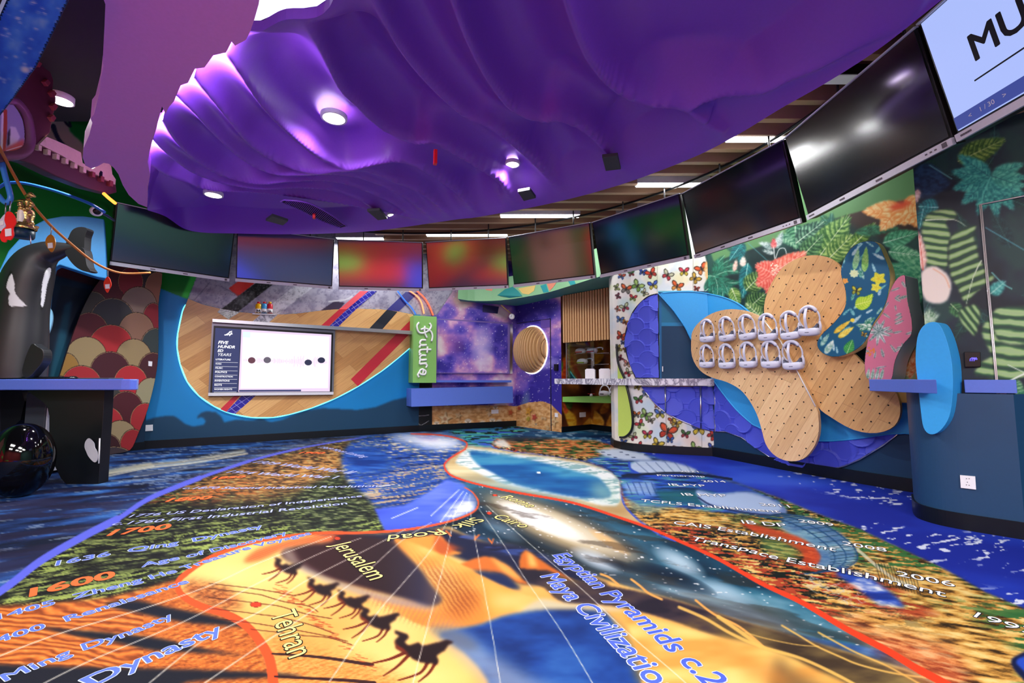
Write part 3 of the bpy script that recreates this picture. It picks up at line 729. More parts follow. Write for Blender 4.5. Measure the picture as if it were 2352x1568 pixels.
fp([(1000, 1195), (1030, 1172), (1062, 1150), (1090, 1138), (1096, 1152), (1090, 1172), (1062, 1186), (1020, 1198)], 'f2f2f4', 9, tex=lambda X, Y: .45+.55*thr(N(3, 6, 36), .45, .6)(X, Y))
for a, b in (((990, 1184), (1055, 1124)), ((1012, 1198), (1064, 1128)), ((1040, 1190), (1072, 1132)), ((900, 1190), (960, 1165)), ((1072, 1180), (1080, 1136))):
    fl([a, b], 1.6, 'ffffff', alpha=.9)
# beach and sea
OUT = [(1069, 1031), (1033, 1053), (1021, 1069), (1033, 1089), (1073, 1105), (1134, 1120), (1194, 1132), (1315, 1154), (1416, 1186), (1497, 1214), (1554, 1239), (1650, 1283), (1747, 1338), (1844, 1384), (1941, 1442), (2039, 1494), (2103, 1533), (2168, 1568), (2290, 1640)]
BLU = [(1128, 1021), (1138, 1029), (1186, 1037), (1255, 1045), (1336, 1057), (1396, 1077), (1424, 1101), (1428, 1134), (1437, 1162), (1469, 1194), (1517, 1227), (1552, 1240)]
BE = [(1073, 1022), (1110, 1026), (1150, 1031)]+BLU[2:]+OUT[::-1][8:]
fp([(1073, 1022), (1110, 1026)]+BLU[1:]+[(1497, 1214), (1416, 1186), (1315, 1154), (1194, 1132), (1134, 1120), (1073, 1105), (1033, 1089), (1021, 1069), (1033, 1053)], cmix(N(2, 5, 41), [(.3, 'c9aa78'), (.6, 'dcc694'), (.8, 'ead9b0')]), 2)
fp([(1330, 1150), (1420, 1165), (1500, 1212), (1554, 1239), (1416, 1186)], 'b58a58', 8, .7)
FO = [(1047, 1061), (1069, 1033), (1090, 1030), (1154, 1039), (1255, 1051), (1356, 1069), (1412, 1089), (1424, 1117), (1420, 1158), (1380, 1160), (1356, 1154), (1327, 1146), (1234, 1130), (1154, 1109), (1105, 1089), (1073, 1073)]
fp(FO, 'eef0ee', 2, 1, 4); fp(FO, '8fb4b4', 2, .9, 4, tex=thr(N(5, 18, 42, 4, .4), .53, .62))
WA = [(1081, 1036), (1154, 1044), (1215, 1055), (1275, 1069), (1336, 1085), (1378, 1099), (1404, 1140), (1345, 1143), (1290, 1136), (1235, 1124), (1186, 1112), (1140, 1090), (1096, 1065)]
fp(WA, cmix(N(1.5, 3, 43), [(.3, '1d5c9c'), (.5, '2f7cb4'), (.7, '4e9cc0')]), 2.5, 1, 4)
fp([(1360, 1105), (1400, 1110), (1424, 1160), (1360, 1145)], 'a9c8b4', 12, .6)
for x, y in ((1170, 1082), (1200, 1092), (1240, 1090), (1285, 1106), (1300, 1084), (1222, 1100)): FC.ell(x, y, 9, 2, '17497c', soft=2, alpha=.8)
FC.ell(1237, 1085, 5, 2, 'e8f4f4')
# galaxy field
GX = [(1067, 1112), (1073, 1105), (1134, 1120), (1194, 1132), (1315, 1154), (1416, 1186), (1554, 1239), (1650, 1283), (1747, 1338), (1844, 1384), (1941, 1442), (2039, 1494), (1900, 1470), (1750, 1440), (1500, 1390), (1200, 1330), (900, 1240), (1012, 1205), (1093, 1172), (1098, 1150), (1085, 1129)]
fp(GX, cmix(N(1.6, 2.4, 51, 5, -.5), [(.3, '06141f'), (.45, '0b2a40'), (.6, '1a4c66'), (.72, '3c7890'), (.85, '90b8c8')]), 2)
ang = .40
FC.glow(1330, 1222, 320, 70, '5f93aa', ang, .8, .8)
FC.glow(1300, 1225, 245, 62, '2a2a30', ang, .85, .7)
FC.glow(1290, 1215, 225, 50, 'a58a66', ang, .85, .8)
FC.glow(1270, 1207, 175, 38, 'e8d4a4', ang, .85, .9)
FC.glow(1240, 1196, 105, 21, 'ffffff', ang, .95, .9)
FC.glow(1300, 1214, 190, 30, 'efe4cc', ang, .8, .8); FC.glow(1245, 1198, 120, 22, 'ffffff', ang, .9, .8)
FC.glow(1400, 1244, 60, 12, 'f6c888', ang+.15, .9, .8)
FC.glow(1370, 1286, 70, 22, 'e4f0fa', ang, .85, 1); FC.glow(1560, 1290, 75, 26, 'cfe2ee', .5, .85, 1)
FC.glow(1660, 1358, 90, 26, 'bcd6e6', .35, .85, 1); FC.glow(1150, 1215, 70, 18, 'cfd8e2', .5, .4)
FC.glow(1545, 1330, 110, 24, '0a2036', .35, .95, .6); FC.glow(1425, 1298, 60, 12, '101c30', .3, .7)
fp(GX, 'ffffff', tex=lambda X, Y: thr(N(46, 60, 53, 2), .80, .84)(X, Y)*.8)
fp(GX, '3a2c22', tex=lambda X, Y: thr(N(3, 9, 54, 5, -.45), .56, .64)(X, Y)*.45)
fp([(1100, 1240), (1250, 1275), (1400, 1318), (1560, 1350), (1750, 1400), (1850, 1450), (1760, 1480), (1560, 1400), (1300, 1340), (1100, 1290)], cmix(N(3, 9, 55, 4, -.5), [(.3, '5c5248'), (.5, '6c7078'), (.65, '97a4ac'), (.8, 'c8d4da')]), 14, .85)
# dunes
def fps(P, c, f=2, a=1, s=4, **k): fp(P, c, f, a, s, **k)
DN = [(640, 1236), (700, 1226), (760, 1224), (880, 1224), (960, 1218), (1030, 1208), (1060, 1222), (1120, 1246), (1200, 1262), (1300, 1300), (1420, 1340), (1560, 1380), (1700, 1425), (1850, 1470), (1960, 1500), (2080, 1535), (2180, 1575), (2300, 1650), (600, 1650), (640, 1580), (625, 1530), (603, 1482), (567, 1437), (522, 1410), (463, 1392), (418, 1366), (409, 1336), (442, 1306), (492, 1276), (567, 1249)]
fp(DN, cmix(NP(300, 160, 61, 3), [(.3, 'f3b862'), (.5, 'fbd27c'), (.7, 'fde090')]), 1)
fps([(720, 1224), (880, 1224), (1010, 1212), (1100, 1240), (1208, 1258), (1300, 1300), (1400, 1345), (1300, 1340), (1200, 1340), (1100, 1300), (1000, 1262), (900, 1245), (800, 1240)], '1c2144', 3)
fp([(1060, 1222), (1120, 1240), (1200, 1258), (1290, 1290), (1240, 1290), (1120, 1262), (1050, 1240)], '4660a8', 5, .8, tex=thr(N(5, 12, 62, 4), .45, .6))
# brown dune fields on the right
fps([(1194, 1306), (1255, 1308), (1321, 1330), (1404, 1346), (1468, 1358), (1556, 1380), (1700, 1425), (1850, 1470), (2000, 1520), (2150, 1570), (1900, 1600), (1750, 1500), (1611, 1450), (1542, 1425), (1443, 1398), (1376, 1389), (1293, 1384), (1252, 1351), (1210, 1331)], cmix(NP(120, 40, 63, 4), [(.3, '2c2434'), (.5, '4a3a42'), (.7, '6b553f')]), 2)
fp([(1620, 1420), (1760, 1440), (1960, 1500), (2110, 1545), (2230, 1610), (1960, 1640), (1800, 1560), (1690, 1490)], cmix(NP(140, 40, 64, 4), [(.3, '4a3a2a'), (.5, '75603c'), (.7, 'a08850')]), 10, .9)
# orange cones
fps([(1006, 1228), (1024, 1243), (1040, 1262), (1062, 1270), (1010, 1276), (960, 1262), (925, 1240), (950, 1232)], 'f0a048')
fps([(1003, 1226), (1027, 1244), (1068, 1262), (1050, 1262), (1016, 1275), (998, 1262)], 'c4582a', 4, .8)
for x, y in ((1012, 1222), (1035, 1226), (1090, 1235), (1130, 1243)):
    for k in range(4): fl([(x, y+4), (x+random.uniform(-12, 12), y-5+random.uniform(-3, 3))], 3, 'e07a3c', alpha=.8)
fps([(1070, 1290), (1100, 1279), (1128, 1279), (1150, 1290), (1169, 1301), (1190, 1322), (1212, 1340), (1180, 1335), (1150, 1318), (1100, 1312), (1058, 1298)], 'e07c34')
fps([(1128, 1280), (1150, 1290), (1169, 1301), (1200, 1330), (1180, 1326), (1155, 1312)], 'f6b45c', 3)
fps([(1080, 1312), (1150, 1316), (1185, 1340), (1195, 1352), (1170, 1352), (1120, 1335)], '22305c', 4)
fp([(1208, 1262), (1233, 1279), (1271, 1304), (1320, 1334), (1260, 1310), (1194, 1305), (1192, 1290), (1197, 1272)], 'd8762e', 2)
fp([(1210, 1264), (1225, 1276), (1236, 1302), (1215, 1300)], 'fcc068', 3)
for P in ([(1380, 1318), (1400, 1326), (1420, 1342)], [(1450, 1330), (1470, 1345), (1490, 1362), (1520, 1376)], [(1598, 1378), (1640, 1410), (1700, 1440), (1760, 1490)]): fl(P, 5, 'f0b060', 6, soft=2)
# main bright ridge with ripples
MAIN = [(905, 1236), (951, 1247), (1029, 1280), (1094, 1314), (1150, 1342), (1210, 1366), (1293, 1384), (1250, 1393), (1197, 1406), (1150, 1416), (1100, 1434), (1055, 1441), (1005, 1442), (950, 1428), (870, 1380), (840, 1365), (940, 1376), (1010, 1372), (990, 1342), (964, 1306), (923, 1269)]
fps(MAIN, cmix(NP(90, 60, 65, 2), [(.3, 'ee9a44'), (.55, 'f9b95c'), (.75, 'fccf7c')]), 2)
fps([(923, 1262), (960, 1285), (1030, 1310), (1080, 1340), (1100, 1380), (1060, 1420), (1010, 1395), (1020, 1376), (990, 1342), (960, 1302)], 'a8582a', 14, .75, tex=lambda X, Y: .45+.55*(np.sin((X*.5-Y*.35)*1.1+4*fbm(X/20, Y/20, 3, 5)) > 0))
fps([(830, 1345), (880, 1372), (960, 1388), (1010, 1400), (1060, 1430), (1050, 1442), (1000, 1446), (930, 1425), (860, 1388)], 'd98a54', 8, .6, tex=lambda X, Y: (np.sin((X*.55+Y*.25)*1.0+3*fbm(X/18, Y/18, 3, 6)) > 0)*1.)
fps([(1240, 1376), (1300, 1384), (1380, 1392), (1440, 1400), (1376, 1404), (1280, 1398), (1200, 1406)], 'd9cba8', 3)
# orange ripple corner, dark dune
fps([(660, 1240), (720, 1228), (790, 1226), (782, 1240), (760, 1246), (700, 1250), (650, 1262), (600, 1285), (560, 1290), (590, 1262)], cmix(lambda X, Y: .5+.5*np.sin(X*.5+Y*1.4), [(0, 'd84c20'), (1, 'f6864a')]), 4, .85)
DK = [(779, 1226), (840, 1230), (899, 1241), (923, 1265), (964, 1306), (990, 1342), (1016, 1378), (985, 1393), (938, 1378), (873, 1360), (782, 1336), (730, 1318), (691, 1300), (650, 1280), (652, 1263), (704, 1250), (761, 1243)]
fps(DK, cmix(lambda X, Y: np.clip((X-760)/240, 0, 1), [(0, '3c181c'), (.5, '341c24'), (.85, '3a3248'), (1, '5c4c54')]), 3)
fps([(650, 1262), (672, 1262), (690, 1290), (740, 1318), (700, 1306), (655, 1285)], 'a08c80', 6, .8)
fps([(680, 1296), (760, 1330), (860, 1362), (960, 1384), (1000, 1400), (900, 1385), (780, 1348), (700, 1312)], '9c9cb4', 6, .75)
# blue dune at the bottom
BD = [(1040, 1446), (1100, 1434), (1150, 1416), (1197, 1406), (1280, 1398), (1376, 1403), (1400, 1415), (1418, 1439), (1432, 1464), (1459, 1519), (1478, 1580), (1500, 1650), (1180, 1650), (1120, 1560), (1090, 1520), (1045, 1480), (1010, 1458)]
fps(BD, cmix(NP(130, 50, 66, 4), [(.3, '183a80'), (.5, '2450a0'), (.7, '3568b4')]), 5)
fps([(1000, 1452), (1060, 1450), (1130, 1500), (1230, 1560), (1330, 1620), (1180, 1650), (1110, 1560), (1040, 1490)], 'aeb4c4', 16, .65)
fps([(985, 1440), (1050, 1446), (1100, 1486), (1060, 1490), (1010, 1462)], '6d7484', 8, .7)
fps([(1400, 1410), (1440, 1450), (1470, 1510), (1480, 1570), (1460, 1560), (1432, 1470), (1410, 1430)], '8a7a54', 8, .7)
# big bright flank bottom right, yellow crest lines
fps([(1650, 1462), (1720, 1476), (1800, 1500), (1880, 1540), (1960, 1580), (2000, 1650), (1500, 1650), (1480, 1540), (1440, 1430), (1443, 1402), (1542, 1432), (1611, 1452)], cmix(NP(160, 50, 67, 3), [(.3, 'e8aa54'), (.5, 'f6c970'), (.7, 'fbd988')]), 3)
fps([(1780, 1510), (1830, 1545), (1900, 1590), (1840, 1640), (1770, 1600)], '6a4a30', 14, .7); fps([(1640, 1470), (1760, 1520), (1820, 1580), (1740, 1560), (1660, 1500)], 'd98c3c', 14, .6)
for P, w in (([(1560, 1394), (1620, 1420), (1680, 1455), (1747, 1484), (1844, 1513), (1941, 1559), (2010, 1600)], 7), ([(1796, 1436), (1840, 1462), (1877, 1484), (1930, 1508), (1974, 1526), (2050, 1545), (2129, 1556)], 4), ([(1650, 1416), (1700, 1450), (1747, 1484)], 9), ([(1880, 1452), (1960, 1495), (2040, 1530), (2130, 1580)], 4), ([(1712, 1452), (1760, 1466), (1830, 1480), (1880, 1484)], 2)):
    fl(P, w, 'f2c468', 6, .9, soft=3)
# left sandy ripples and bands
LS_ = [(-200, 1430), (-60, 1400), (0, 1392), (120, 1384), (250, 1372), (330, 1352), (405, 1330), (412, 1360), (455, 1390), (522, 1412), (567, 1437), (603, 1482), (627, 1570), (640, 1650), (-200, 1650)]
rip = lambda X, Y: .5+.42*np.sin((Y*.95-X*.10)*.5+16*fbm(X/90, Y/30, 4, 71))*(.4+fbm(X/12, Y/5, 3, 73))
rip2 = lambda X, Y: fbm(X/7+.3*Y, Y/3.2, 4, 72)*1.3-.12+.12*np.sin((Y*.7+X*.35)*.8+8*fbm(X/40, Y/20, 3, 74))
fp(LS_, cmix(lambda X, Y: np.where(X < 330, rip(X, Y), rip2(X, Y)), [(0, '8c4420'), (.4, 'c46a2e'), (.8, 'e88a3c'), (1, 'f2a458')]), 3)
fp([(430, 1330), (520, 1345), (560, 1390), (520, 1405), (463, 1390), (415, 1365)], cmix(rip2, [(0, '5a2c1c'), (.6, 'c06a34'), (1, 'e8a05c')]), 10, .9)
fp([(600, 1440), (690, 1480), (850, 1520), (960, 1580), (960, 1650), (630, 1650), (625, 1530)], cmix(rip2, [(0, 'c46a2e'), (.5, 'ea9a48'), (1, 'f8bc6c')]), 18, .85)
fps([(81, 1437), (160, 1446), (239, 1452), (373, 1467), (448, 1486), (567, 1506), (500, 1500), (358, 1493), (269, 1475), (179, 1460)], '131a2c', 3)
fps([(240, 1388), (304, 1378), (388, 1395), (478, 1413), (570, 1438), (500, 1434), (418, 1427), (313, 1406)], '10182c', 3)
fps([(-60, 1518), (0, 1525), (179, 1531), (358, 1535), (597, 1543), (700, 1553), (600, 1556), (430, 1566), (360, 1600), (-60, 1640)], '1c1e2c', 4)
# violet-orange lines
def seg_line(P, ws, col):
    Q = smooth_pts(P, 6, False); n = len(Q)-1
    for i in range(len(ws)-1):
        a, b = int(n*i/(len(ws)-1)), int(n*(i+1)/(len(ws)-1))+1; fl(Q[a:b+1], ws[i], col, w2=ws[i+1])
CURL = [(1067, 1119), (1085, 1130), (1098, 1150), (1093, 1170), (1065, 1186), (1012, 1202), (932, 1216), (831, 1223), (750, 1223), (700, 1227), (640, 1234), (567, 1249), (492, 1276), (442, 1306), (409, 1336), (418, 1366), (463, 1392), (522, 1411), (567, 1438), (603, 1482), (624, 1533), (632, 1640)]
seg_line(OUT, [3, 3, 3.5, 4, 5, 6, 8, 11, 14, 17, 20], 'ee4c28')
fl([(944, 996), (1000, 998), (1041, 1004), (1071, 1016), (1069, 1031)], 3, 'e8502c', 6)
seg_line(CURL, [2, 3, 4, 5, 6, 7, 9, 12, 15, 18, 22, 25], 'f2602c')
seg_line(BLU, [3, 3, 4, 5, 6, 8], '3a58d8')
# long thin shadows of the caravan, camels
C2 = lambda x, y: (600+x/3.843, 1160+y/3.843)
for P in ([(0, 745), (150, 770), (300, 800)], [(0, 790), (200, 850), (420, 890), (500, 940)], [(0, 870), (160, 890), (400, 960), (620, 1000)], [(0, 965), (150, 985), (420, 1050), (640, 1130)], [(0, 1050), (300, 1100), (560, 1150), (760, 1200)], [(370, 1150), (600, 1170), (800, 1230)]):
    fl([C2(*p) for p in P], 2.2, '5c2216', 5, .85)
    fl([C2(-140-i*160+P[0][0], P[0][1]-20-i*18) for i in range(3)][::-1]+[C2(*P[0])], 2, '4a1c14', 5, .8)
for P in ([(100, 1310), (350, 1325), (600, 1350), (860, 1390), (980, 1405)], [(120, 1510), (400, 1525), (760, 1545), (1000, 1568)]): fl([C2(*p) for p in P], 5, '33141a', 5, .9, w2=9)
for k in range(90):
    x = random.uniform(0, 1); cx, cy = C2(100+x*900, 690+x*760+random.uniform(-40, 60)); fl([(cx, cy), (cx+random.uniform(6, 16), cy+random.uniform(0, 3))], 1.6, 'b4401e', alpha=.7)
CB = [(1175, 1100), (1240, 1122), (1290, 1140), (1302, 1170), (1262, 1215), (1300, 1245), (1390, 1215), (1420, 1248), (1560, 1215), (1640, 1188), (1700, 1215), (1650, 1240), (1620, 1290), (1545, 1340), (1568, 1380), (1550, 1425), (1500, 1410), (1420, 1405), (1340, 1370), (1290, 1325), (1240, 1300), (1190, 1270), (1178, 1200), (1222, 1155), (1180, 1130)]
CLg = [[(1270, 1310), (1130, 1372), (970, 1410)], [(1300, 1335), (1200, 1440), (1080, 1525)], [(1470, 1400), (1400, 1500), (1210, 1568)], [(1540, 1400), (1480, 1500), (1390, 1580)]]
for (hx, hy, s) in ((1175, 1100, 1), (868, 888, .70), (672, 742, .57), (405, 632, .56), (115, 455, .52)):
    T = lambda p: C2(hx+(p[0]-1175)*s, hy+(p[1]-1100)*s*.95)
    for L in CLg: fl([T(p) for p in L], 8*s+1, '7c2c14', 5, w2=2.5*s+.8)
    fp([T(p) for p in CB], '2c1418', .5)
    fp([T(p) for p in [(1178, 1200), (1195, 1270), (1240, 1298), (1300, 1325), (1250, 1270), (1200, 1240)]], 'a03818', 1, .9)
# thin meridian lines
for P in ([(1100, 1168), (1150, 1240), (1210, 1334), (1290, 1450), (1362, 1570), (1400, 1640)], [(1117, 1160), (1230, 1260), (1349, 1364), (1450, 1460), (1575, 1568), (1640, 1640)], [(1078, 1160), (1090, 1230), (1105, 1316), (1128, 1440), (1149, 1568), (1160, 1640)],
          [(1047, 1168), (1027, 1264), (1000, 1370), (972, 1477), (949, 1568)], [(1037, 1180), (990, 1262), (923, 1342), (863, 1412), (756, 1566)], [(990, 1200), (923, 1241), (834, 1319), (720, 1400), (600, 1480), (470, 1568)], [(930, 1216), (834, 1266), (700, 1335), (600, 1402), (470, 1468), (343, 1568)],
          [(830, 1235), (740, 1268), (600, 1335), (420, 1428), (200, 1520), (60, 1590)], [(760, 1232), (600, 1290), (480, 1345), (320, 1400), (120, 1460), (-60, 1530)]):
    fl(P, 1.3, 'f4eedc', 6, .75, w2=2.6)
for x, y, a, b in ((588, 1388, 12, 5.5), (775, 1236, 6, 3), (1124, 1178, 5, 2.5), (1137, 1137, 4, 2)): FC.ell(x, y, a+1.5, b+1, '7a2a18'); FC.ell(x, y, a, b, 'ec4a2a')
# right-hand picture: autumn wood, stadium, track
RG = [(1140, 1006), (1370, 1012), (1450, 1035), (1560, 1070), (1650, 1096), (1715, 1118), (1796, 1147), (1877, 1180), (1974, 1215), (2071, 1261), (2168, 1306), (2265, 1361), (2352, 1397), (2560, 1520), (2560, 1660), (2310, 1640), (2168, 1568), (2103, 1533), (2039, 1494), (1941, 1442), (1844, 1384), (1747, 1338), (1650, 1283), (1554, 1240), (1517, 1227), (1469, 1194), (1437, 1162), (1428, 1134), (1424, 1101), (1396, 1077), (1336, 1057), (1255, 1045), (1186, 1037), (1138, 1029), (1128, 1020)]
fp(RG, cmix(N(16, 40, 81, 6, -.3), [(.28, '3c2c18'), (.38, '8a6430'), (.48, 'cf9a4c'), (.6, 'eabf6c'), (.75, 'f4d890')]), 1)
msk = lambda a, b, sd, sc=.9: thr(N(sc, sc, sd, 3), a, b)
fp(RG, 'b8452c', tex=lambda X, Y: msk(.52, .58, 82)(X, Y)*thr(N(18, 46, 83, 5, -.3), .48, .54)(X, Y)*.9)
fp(RG, '3f7a44', tex=lambda X, Y: np.clip((X-1560-.9*(Y-1180))/300, 0, 1)*msk(.47, .53, 84)(X, Y)*thr(N(18, 44, 85, 5, -.3), .47, .53)(X, Y)*.95)
fp(RG, '14201a', tex=lambda X, Y: msk(.48, .56, 86, .8)(X, Y)*thr(N(18, 50, 87, 5, -.35), .53, .57)(X, Y))
fp([(1900, 1400), (2030, 1450), (2180, 1480), (2240, 1560), (2180, 1600), (2000, 1480)], cmix(N(24, 60, 88, 5, -.6), [(.35, 'b04a30'), (.5, 'e08050'), (.7, 'f6b888')]), 18, .8)
# top island wood
fp([(1150, 1008), (1250, 1006), (1360, 1013), (1440, 1034), (1380, 1052), (1300, 1046), (1200, 1034), (1165, 1024)], cmix(N(9, 22, 89, 5), [(.32, '24301c'), (.45, '5a7a3a'), (.52, 'b8623a'), (.62, 'dc9050'), (.8, 'e8c888')]), 2)
fp([(1150, 1006), (1200, 1002), (1290, 1005), (1240, 1010), (1160, 1014)], '1a2438', 3)
fp([(1130, 1020), (1145, 1008), (1160, 1010), (1175, 1026), (1150, 1026)], 'e8e4dc', 2, .9)
# blue city field
CT = [(1396, 1077), (1340, 1056), (1370, 1050), (1430, 1033), (1490, 1045), (1560, 1070), (1650, 1096), (1720, 1120), (1790, 1150), (1800, 1175), (1740, 1182), (1640, 1175), (1560, 1165), (1470, 1160), (1432, 1140), (1424, 1101)]
fp(CT, cmix(N(6, 22, 91, 5), [(.3, '14305c'), (.45, '2450a8'), (.55, '3a68c8'), (.7, '4c9a98'), (.85, 'd8e4f0')]), 2)
fp([(1366, 1034), (1420, 1028), (1480, 1042), (1500, 1056), (1440, 1058), (1390, 1048)], 'ccd6e8', 2)
for k in range(8): FC.ell(1385+k*14, 1038+(k % 3)*6, 4, 1.3, '2a3c6c')
fp([(1448, 1064), (1490, 1056), (1560, 1064), (1600, 1084), (1500, 1090), (1455, 1082)], 'ccd8ec', 1, .95, 3)
fl([(1445, 1062), (1452, 1080), (1500, 1094), (1600, 1088), (1640, 1096)], 5, '3258c8', 5)
for k in range(6): fl([(1462+k*22, 1062), (1490+k*20, 1086)], 1.5, '46608c', alpha=.7)
fl([(1430, 1092), (1560, 1086), (1680, 1100)], 6, '101c34', 4, .85)
fp([(1430, 1110), (1500, 1104), (1508, 1138), (1440, 1132)], 'a8c4e8', 3, .8)
for k in range(5): fl([(1440+k*14, 1108), (1452+k*14, 1136)], 2, '24488c', alpha=.8)
fp([(1505, 1125), (1640, 1125), (1650, 1160), (1520, 1155)], '256c74', 3, .85)
fp([(1435, 1140), (1500, 1150), (1560, 1160), (1490, 1180), (1450, 1172)], '5a93a8', 4, .5)
fp([(1600, 1108), (1650, 1098), (1716, 1118), (1730, 1126), (1660, 1132), (1610, 1124)], '3050b8', 2)
ST = [(1602, 1124), (1650, 1134), (1715, 1128), (1760, 1140), (1798, 1160), (1808, 1176), (1790, 1184), (1740, 1180), (1680, 1172), (1620, 1158), (1604, 1140)]
fp(ST, '7c94c4', 1, 1, 4); fp([(1610+(x-1610)*.93, 1150+(y-1152)*.8) for x, y in ST], 'b4c8e8', 1, 1, 4)
fl([(1604, 1142), (1640, 1162), (1720, 1178), (1790, 1184)], 4, '1c2c5c', 5, .8)
# curved track
TR1 = [(1795, 1180), (1850, 1188), (1910, 1215), (1960, 1255), (1968, 1285), (1940, 1305), (1900, 1312)]
fp([(1800, 1182), (1860, 1188), (1930, 1222), (1968, 1262), (1966, 1290), (1930, 1310), (1870, 1300), (1880, 1280), (1860, 1250), (1820, 1232), (1790, 1210)], cmix(N(6, 9, 92), [(.3, '5a86b8'), (.6, '8cb8d0'), (.8, 'd8e4e8')]), 3, .9)
fp([(1700, 1198), (1780, 1216), (1850, 1240), (1884, 1275), (1870, 1300), (1830, 1302), (1846, 1276), (1800, 1245), (1740, 1225)], 'd8502c', 2, .85, 4)
fp([(1740, 1230), (1800, 1240), (1840, 1268), (1820, 1290), (1760, 1270)], '7aa860', 8, .6)
for k in range(3): fl([(x-k*26, y+k*3) for x, y in TR1], 3, '2c5c8c', 6, .9)
for k in range(26):
    t = k/25; Q = smooth_pts(TR1, 8, False); q = Q[int(t*(len(Q)-1))]; fl([(q[0]+4, q[1]-2), (q[0]-62, q[1]+6)], 1.6, '16405c', alpha=.8)
fp([(1925, 1302), (2000, 1325), (2060, 1370), (2080, 1395), (2020, 1390), (1960, 1345), (1920, 1320)], cmix(N(9, 12, 93), [(.35, '1c3c9c'), (.55, '3a62cc'), (.7, 'e8ecf4')]), 3, .95)
fl([(1970, 1262), (2040, 1320), (2090, 1345)], 7, 'e8e0c4', 5, .8)
for k in range(14): fl([(2010+k*7, 1290+k*2), (2024+k*7, 1340+k*2)], 2, '14181c', alpha=.7)
for k in range(60):
    x = 1850+random.random()*130; y = 1330+(x-1850)*.35+random.uniform(-12, 25); fl([(x, y), (x+random.uniform(-22, 22), y-random.uniform(2, 12))], 1.4, 'cfc8c0', alpha=.7)
fps([(2322, 1520), (2345, 1500), (2380, 1496), (2460, 1560), (2440, 1640), (2350, 1560)], '16204c', 1); fps([(2334, 1520), (2350, 1508), (2380, 1508), (2440, 1560), (2430, 1620), (2360, 1550)], '3258c8', 1)
seg_line(OUT, [3, 3, 3.5, 4, 5, 6, 8, 11, 14, 17, 20], 'ee4c28')
# mesh: rows thin out with distance
YS = np.concatenate([np.arange(962, 1640, 2.0), np.array([1660, 1700, 1800, 2000, 2600, 4500])])
XR = np.arange(-140, 2500, 2.4)
gxp, gyp = np.meshgrid(XR, YS, indexing='ij'); fxw, fyw = floorxy(gxp, gyp)
GV = np.stack([fxw, fyw, np.zeros_like(fxw)], -1); GC = alb(FC.sample(gxp, np.minimum(gyp, 1636)))**1.12*.86
M_carpet = paintmat('printed_carpet', .75, bump=.25, bscale=500, spec=.12)
flo = gridmesh('floor', GV, len(XR), len(YS), GC, M_carpet); tag(flo, kind='structure')
shellbox('floor_slab', (-.5, 2.3, -.06), (11.8, 15, .1), mat('carpet_dark_blue', (40, 62, 110), .8))
# lettering woven into the carpet
LT = []
def ftext(s, P, col, outc=None, bold=.0, hs=1., lift=.0014, flip=False, ob=.03, shear=0, hm=None):
    W = np.array([floorxy(np.float64(x), np.float64(y)) for x, y in smooth_pts(P, 8, False)]) if len(P) > 2 else np.array([floorxy(np.float64(x), np.float64(y)) for x, y in P])
    L = np.r_[0, np.cumsum(np.hypot(*np.diff(W, axis=0).T))]
    V0, _ = text_geo(s, bold); w = V0[:, 0].max(); sc = L[-1]/w; sh_ = (hm/.7 if hm else sc*hs)
    for layer, (c, bo, dz) in enumerate(([(outc, bold+ob, 0)] if outc else [])+[(col, bold, .0007)]):
        V, Fc = text_geo(s, bo); q = np.clip(V[:, 0]*sc, 1e-6, L[-1]*1.05); h = V[:, 1]*sh_
        q = q+h*shear
        i = np.clip(np.searchsorted(L, q)-1, 0, len(L)-2); d = (W[i+1]-W[i])/(L[i+1]-L[i])[:, None]
        n = np.stack([-d[:, 1], d[:, 0]], -1)*(-1 if flip else 1)
        X = W[i]+d*(q-L[i])[:, None]+n*h[:, None]
        LT.append((np.c_[X, lift+dz+V[:, 2]], Fc, alb(C3(c))))
BLT, BLO = '5a72d2', 'c6d2ea'; ORG = 'fa6a34'; YEL, YO = 'f2dc86', '141410'
ftext('1600', [(45, 1376), (150, 1352), (266, 1326)], ORG, None, .03)
ftext('1700', [(230, 1232), (310, 1224), (390, 1214)], ORG, None, .03)
ftext('1800', [(369, 1153), (425, 1150), (482, 1146)], ORG, None, .03)
ftext('1850', [(478, 1101), (560, 1097)], ORG, None, .03); ftext('1900', [(680, 1041), (740, 1042)], ORG, None, .03)
ftext('1636  Qing  Dynasty', [(113, 1302), (270, 1273), (440, 1245), (606, 1211)], BLT, BLO, .01)
ftext('Age of Discovery', [(325, 1303), (490, 1268), (662, 1226)], BLT, BLO, .01)
ftext('1405  Zheng He Treasure Voyages', [(-22, 1428), (160, 1379), (400, 1316), (567, 1263), (716, 1227)], BLT, BLO, .01)
ftext('1400  Renaissance', [(-55, 1492), (85, 1449), (260, 1394), (435, 1338)], BLT, BLO, .01)
ftext('1368 Ming Dynasty', [(-230, 1660), (0, 1570), (170, 1502), (290, 1462), (402, 1417)], BLT, BLO, .01)
ftext('Tang Dynasty', [(-60, 1735), (90, 1650), (221, 1574), (370, 1510), (516, 1450)], BLT, BLO, .01)
ftext('1776 US Declaration of Independence', [(287, 1189), (460, 1176), (640, 1160), (832, 1141)], 'a8b0e8', None, .01)
ftext('c.1760 First Industrial Revolution', [(252, 1207), (420, 1195), (620, 1177), (798, 1158)], 'a8b0e8', None, .01)
ftext('c.1870 Second Industrial Revolution', [(415, 1123), (640, 1122), (866, 1118)], 'a8b0e8', None, .01)
ftext('1914 World War I', [(513, 1085), (640, 1093), (766, 1099)], 'a8b0e8', None, .01)
ftext('1939 World War II', [(574, 1062), (690, 1075), (800, 1088)], 'a8b0e8', None, .01)
ftext('1969 Moon Landing', [(727, 1027), (780, 1038), (834, 1051)], 'a8b0e8', None, .01)
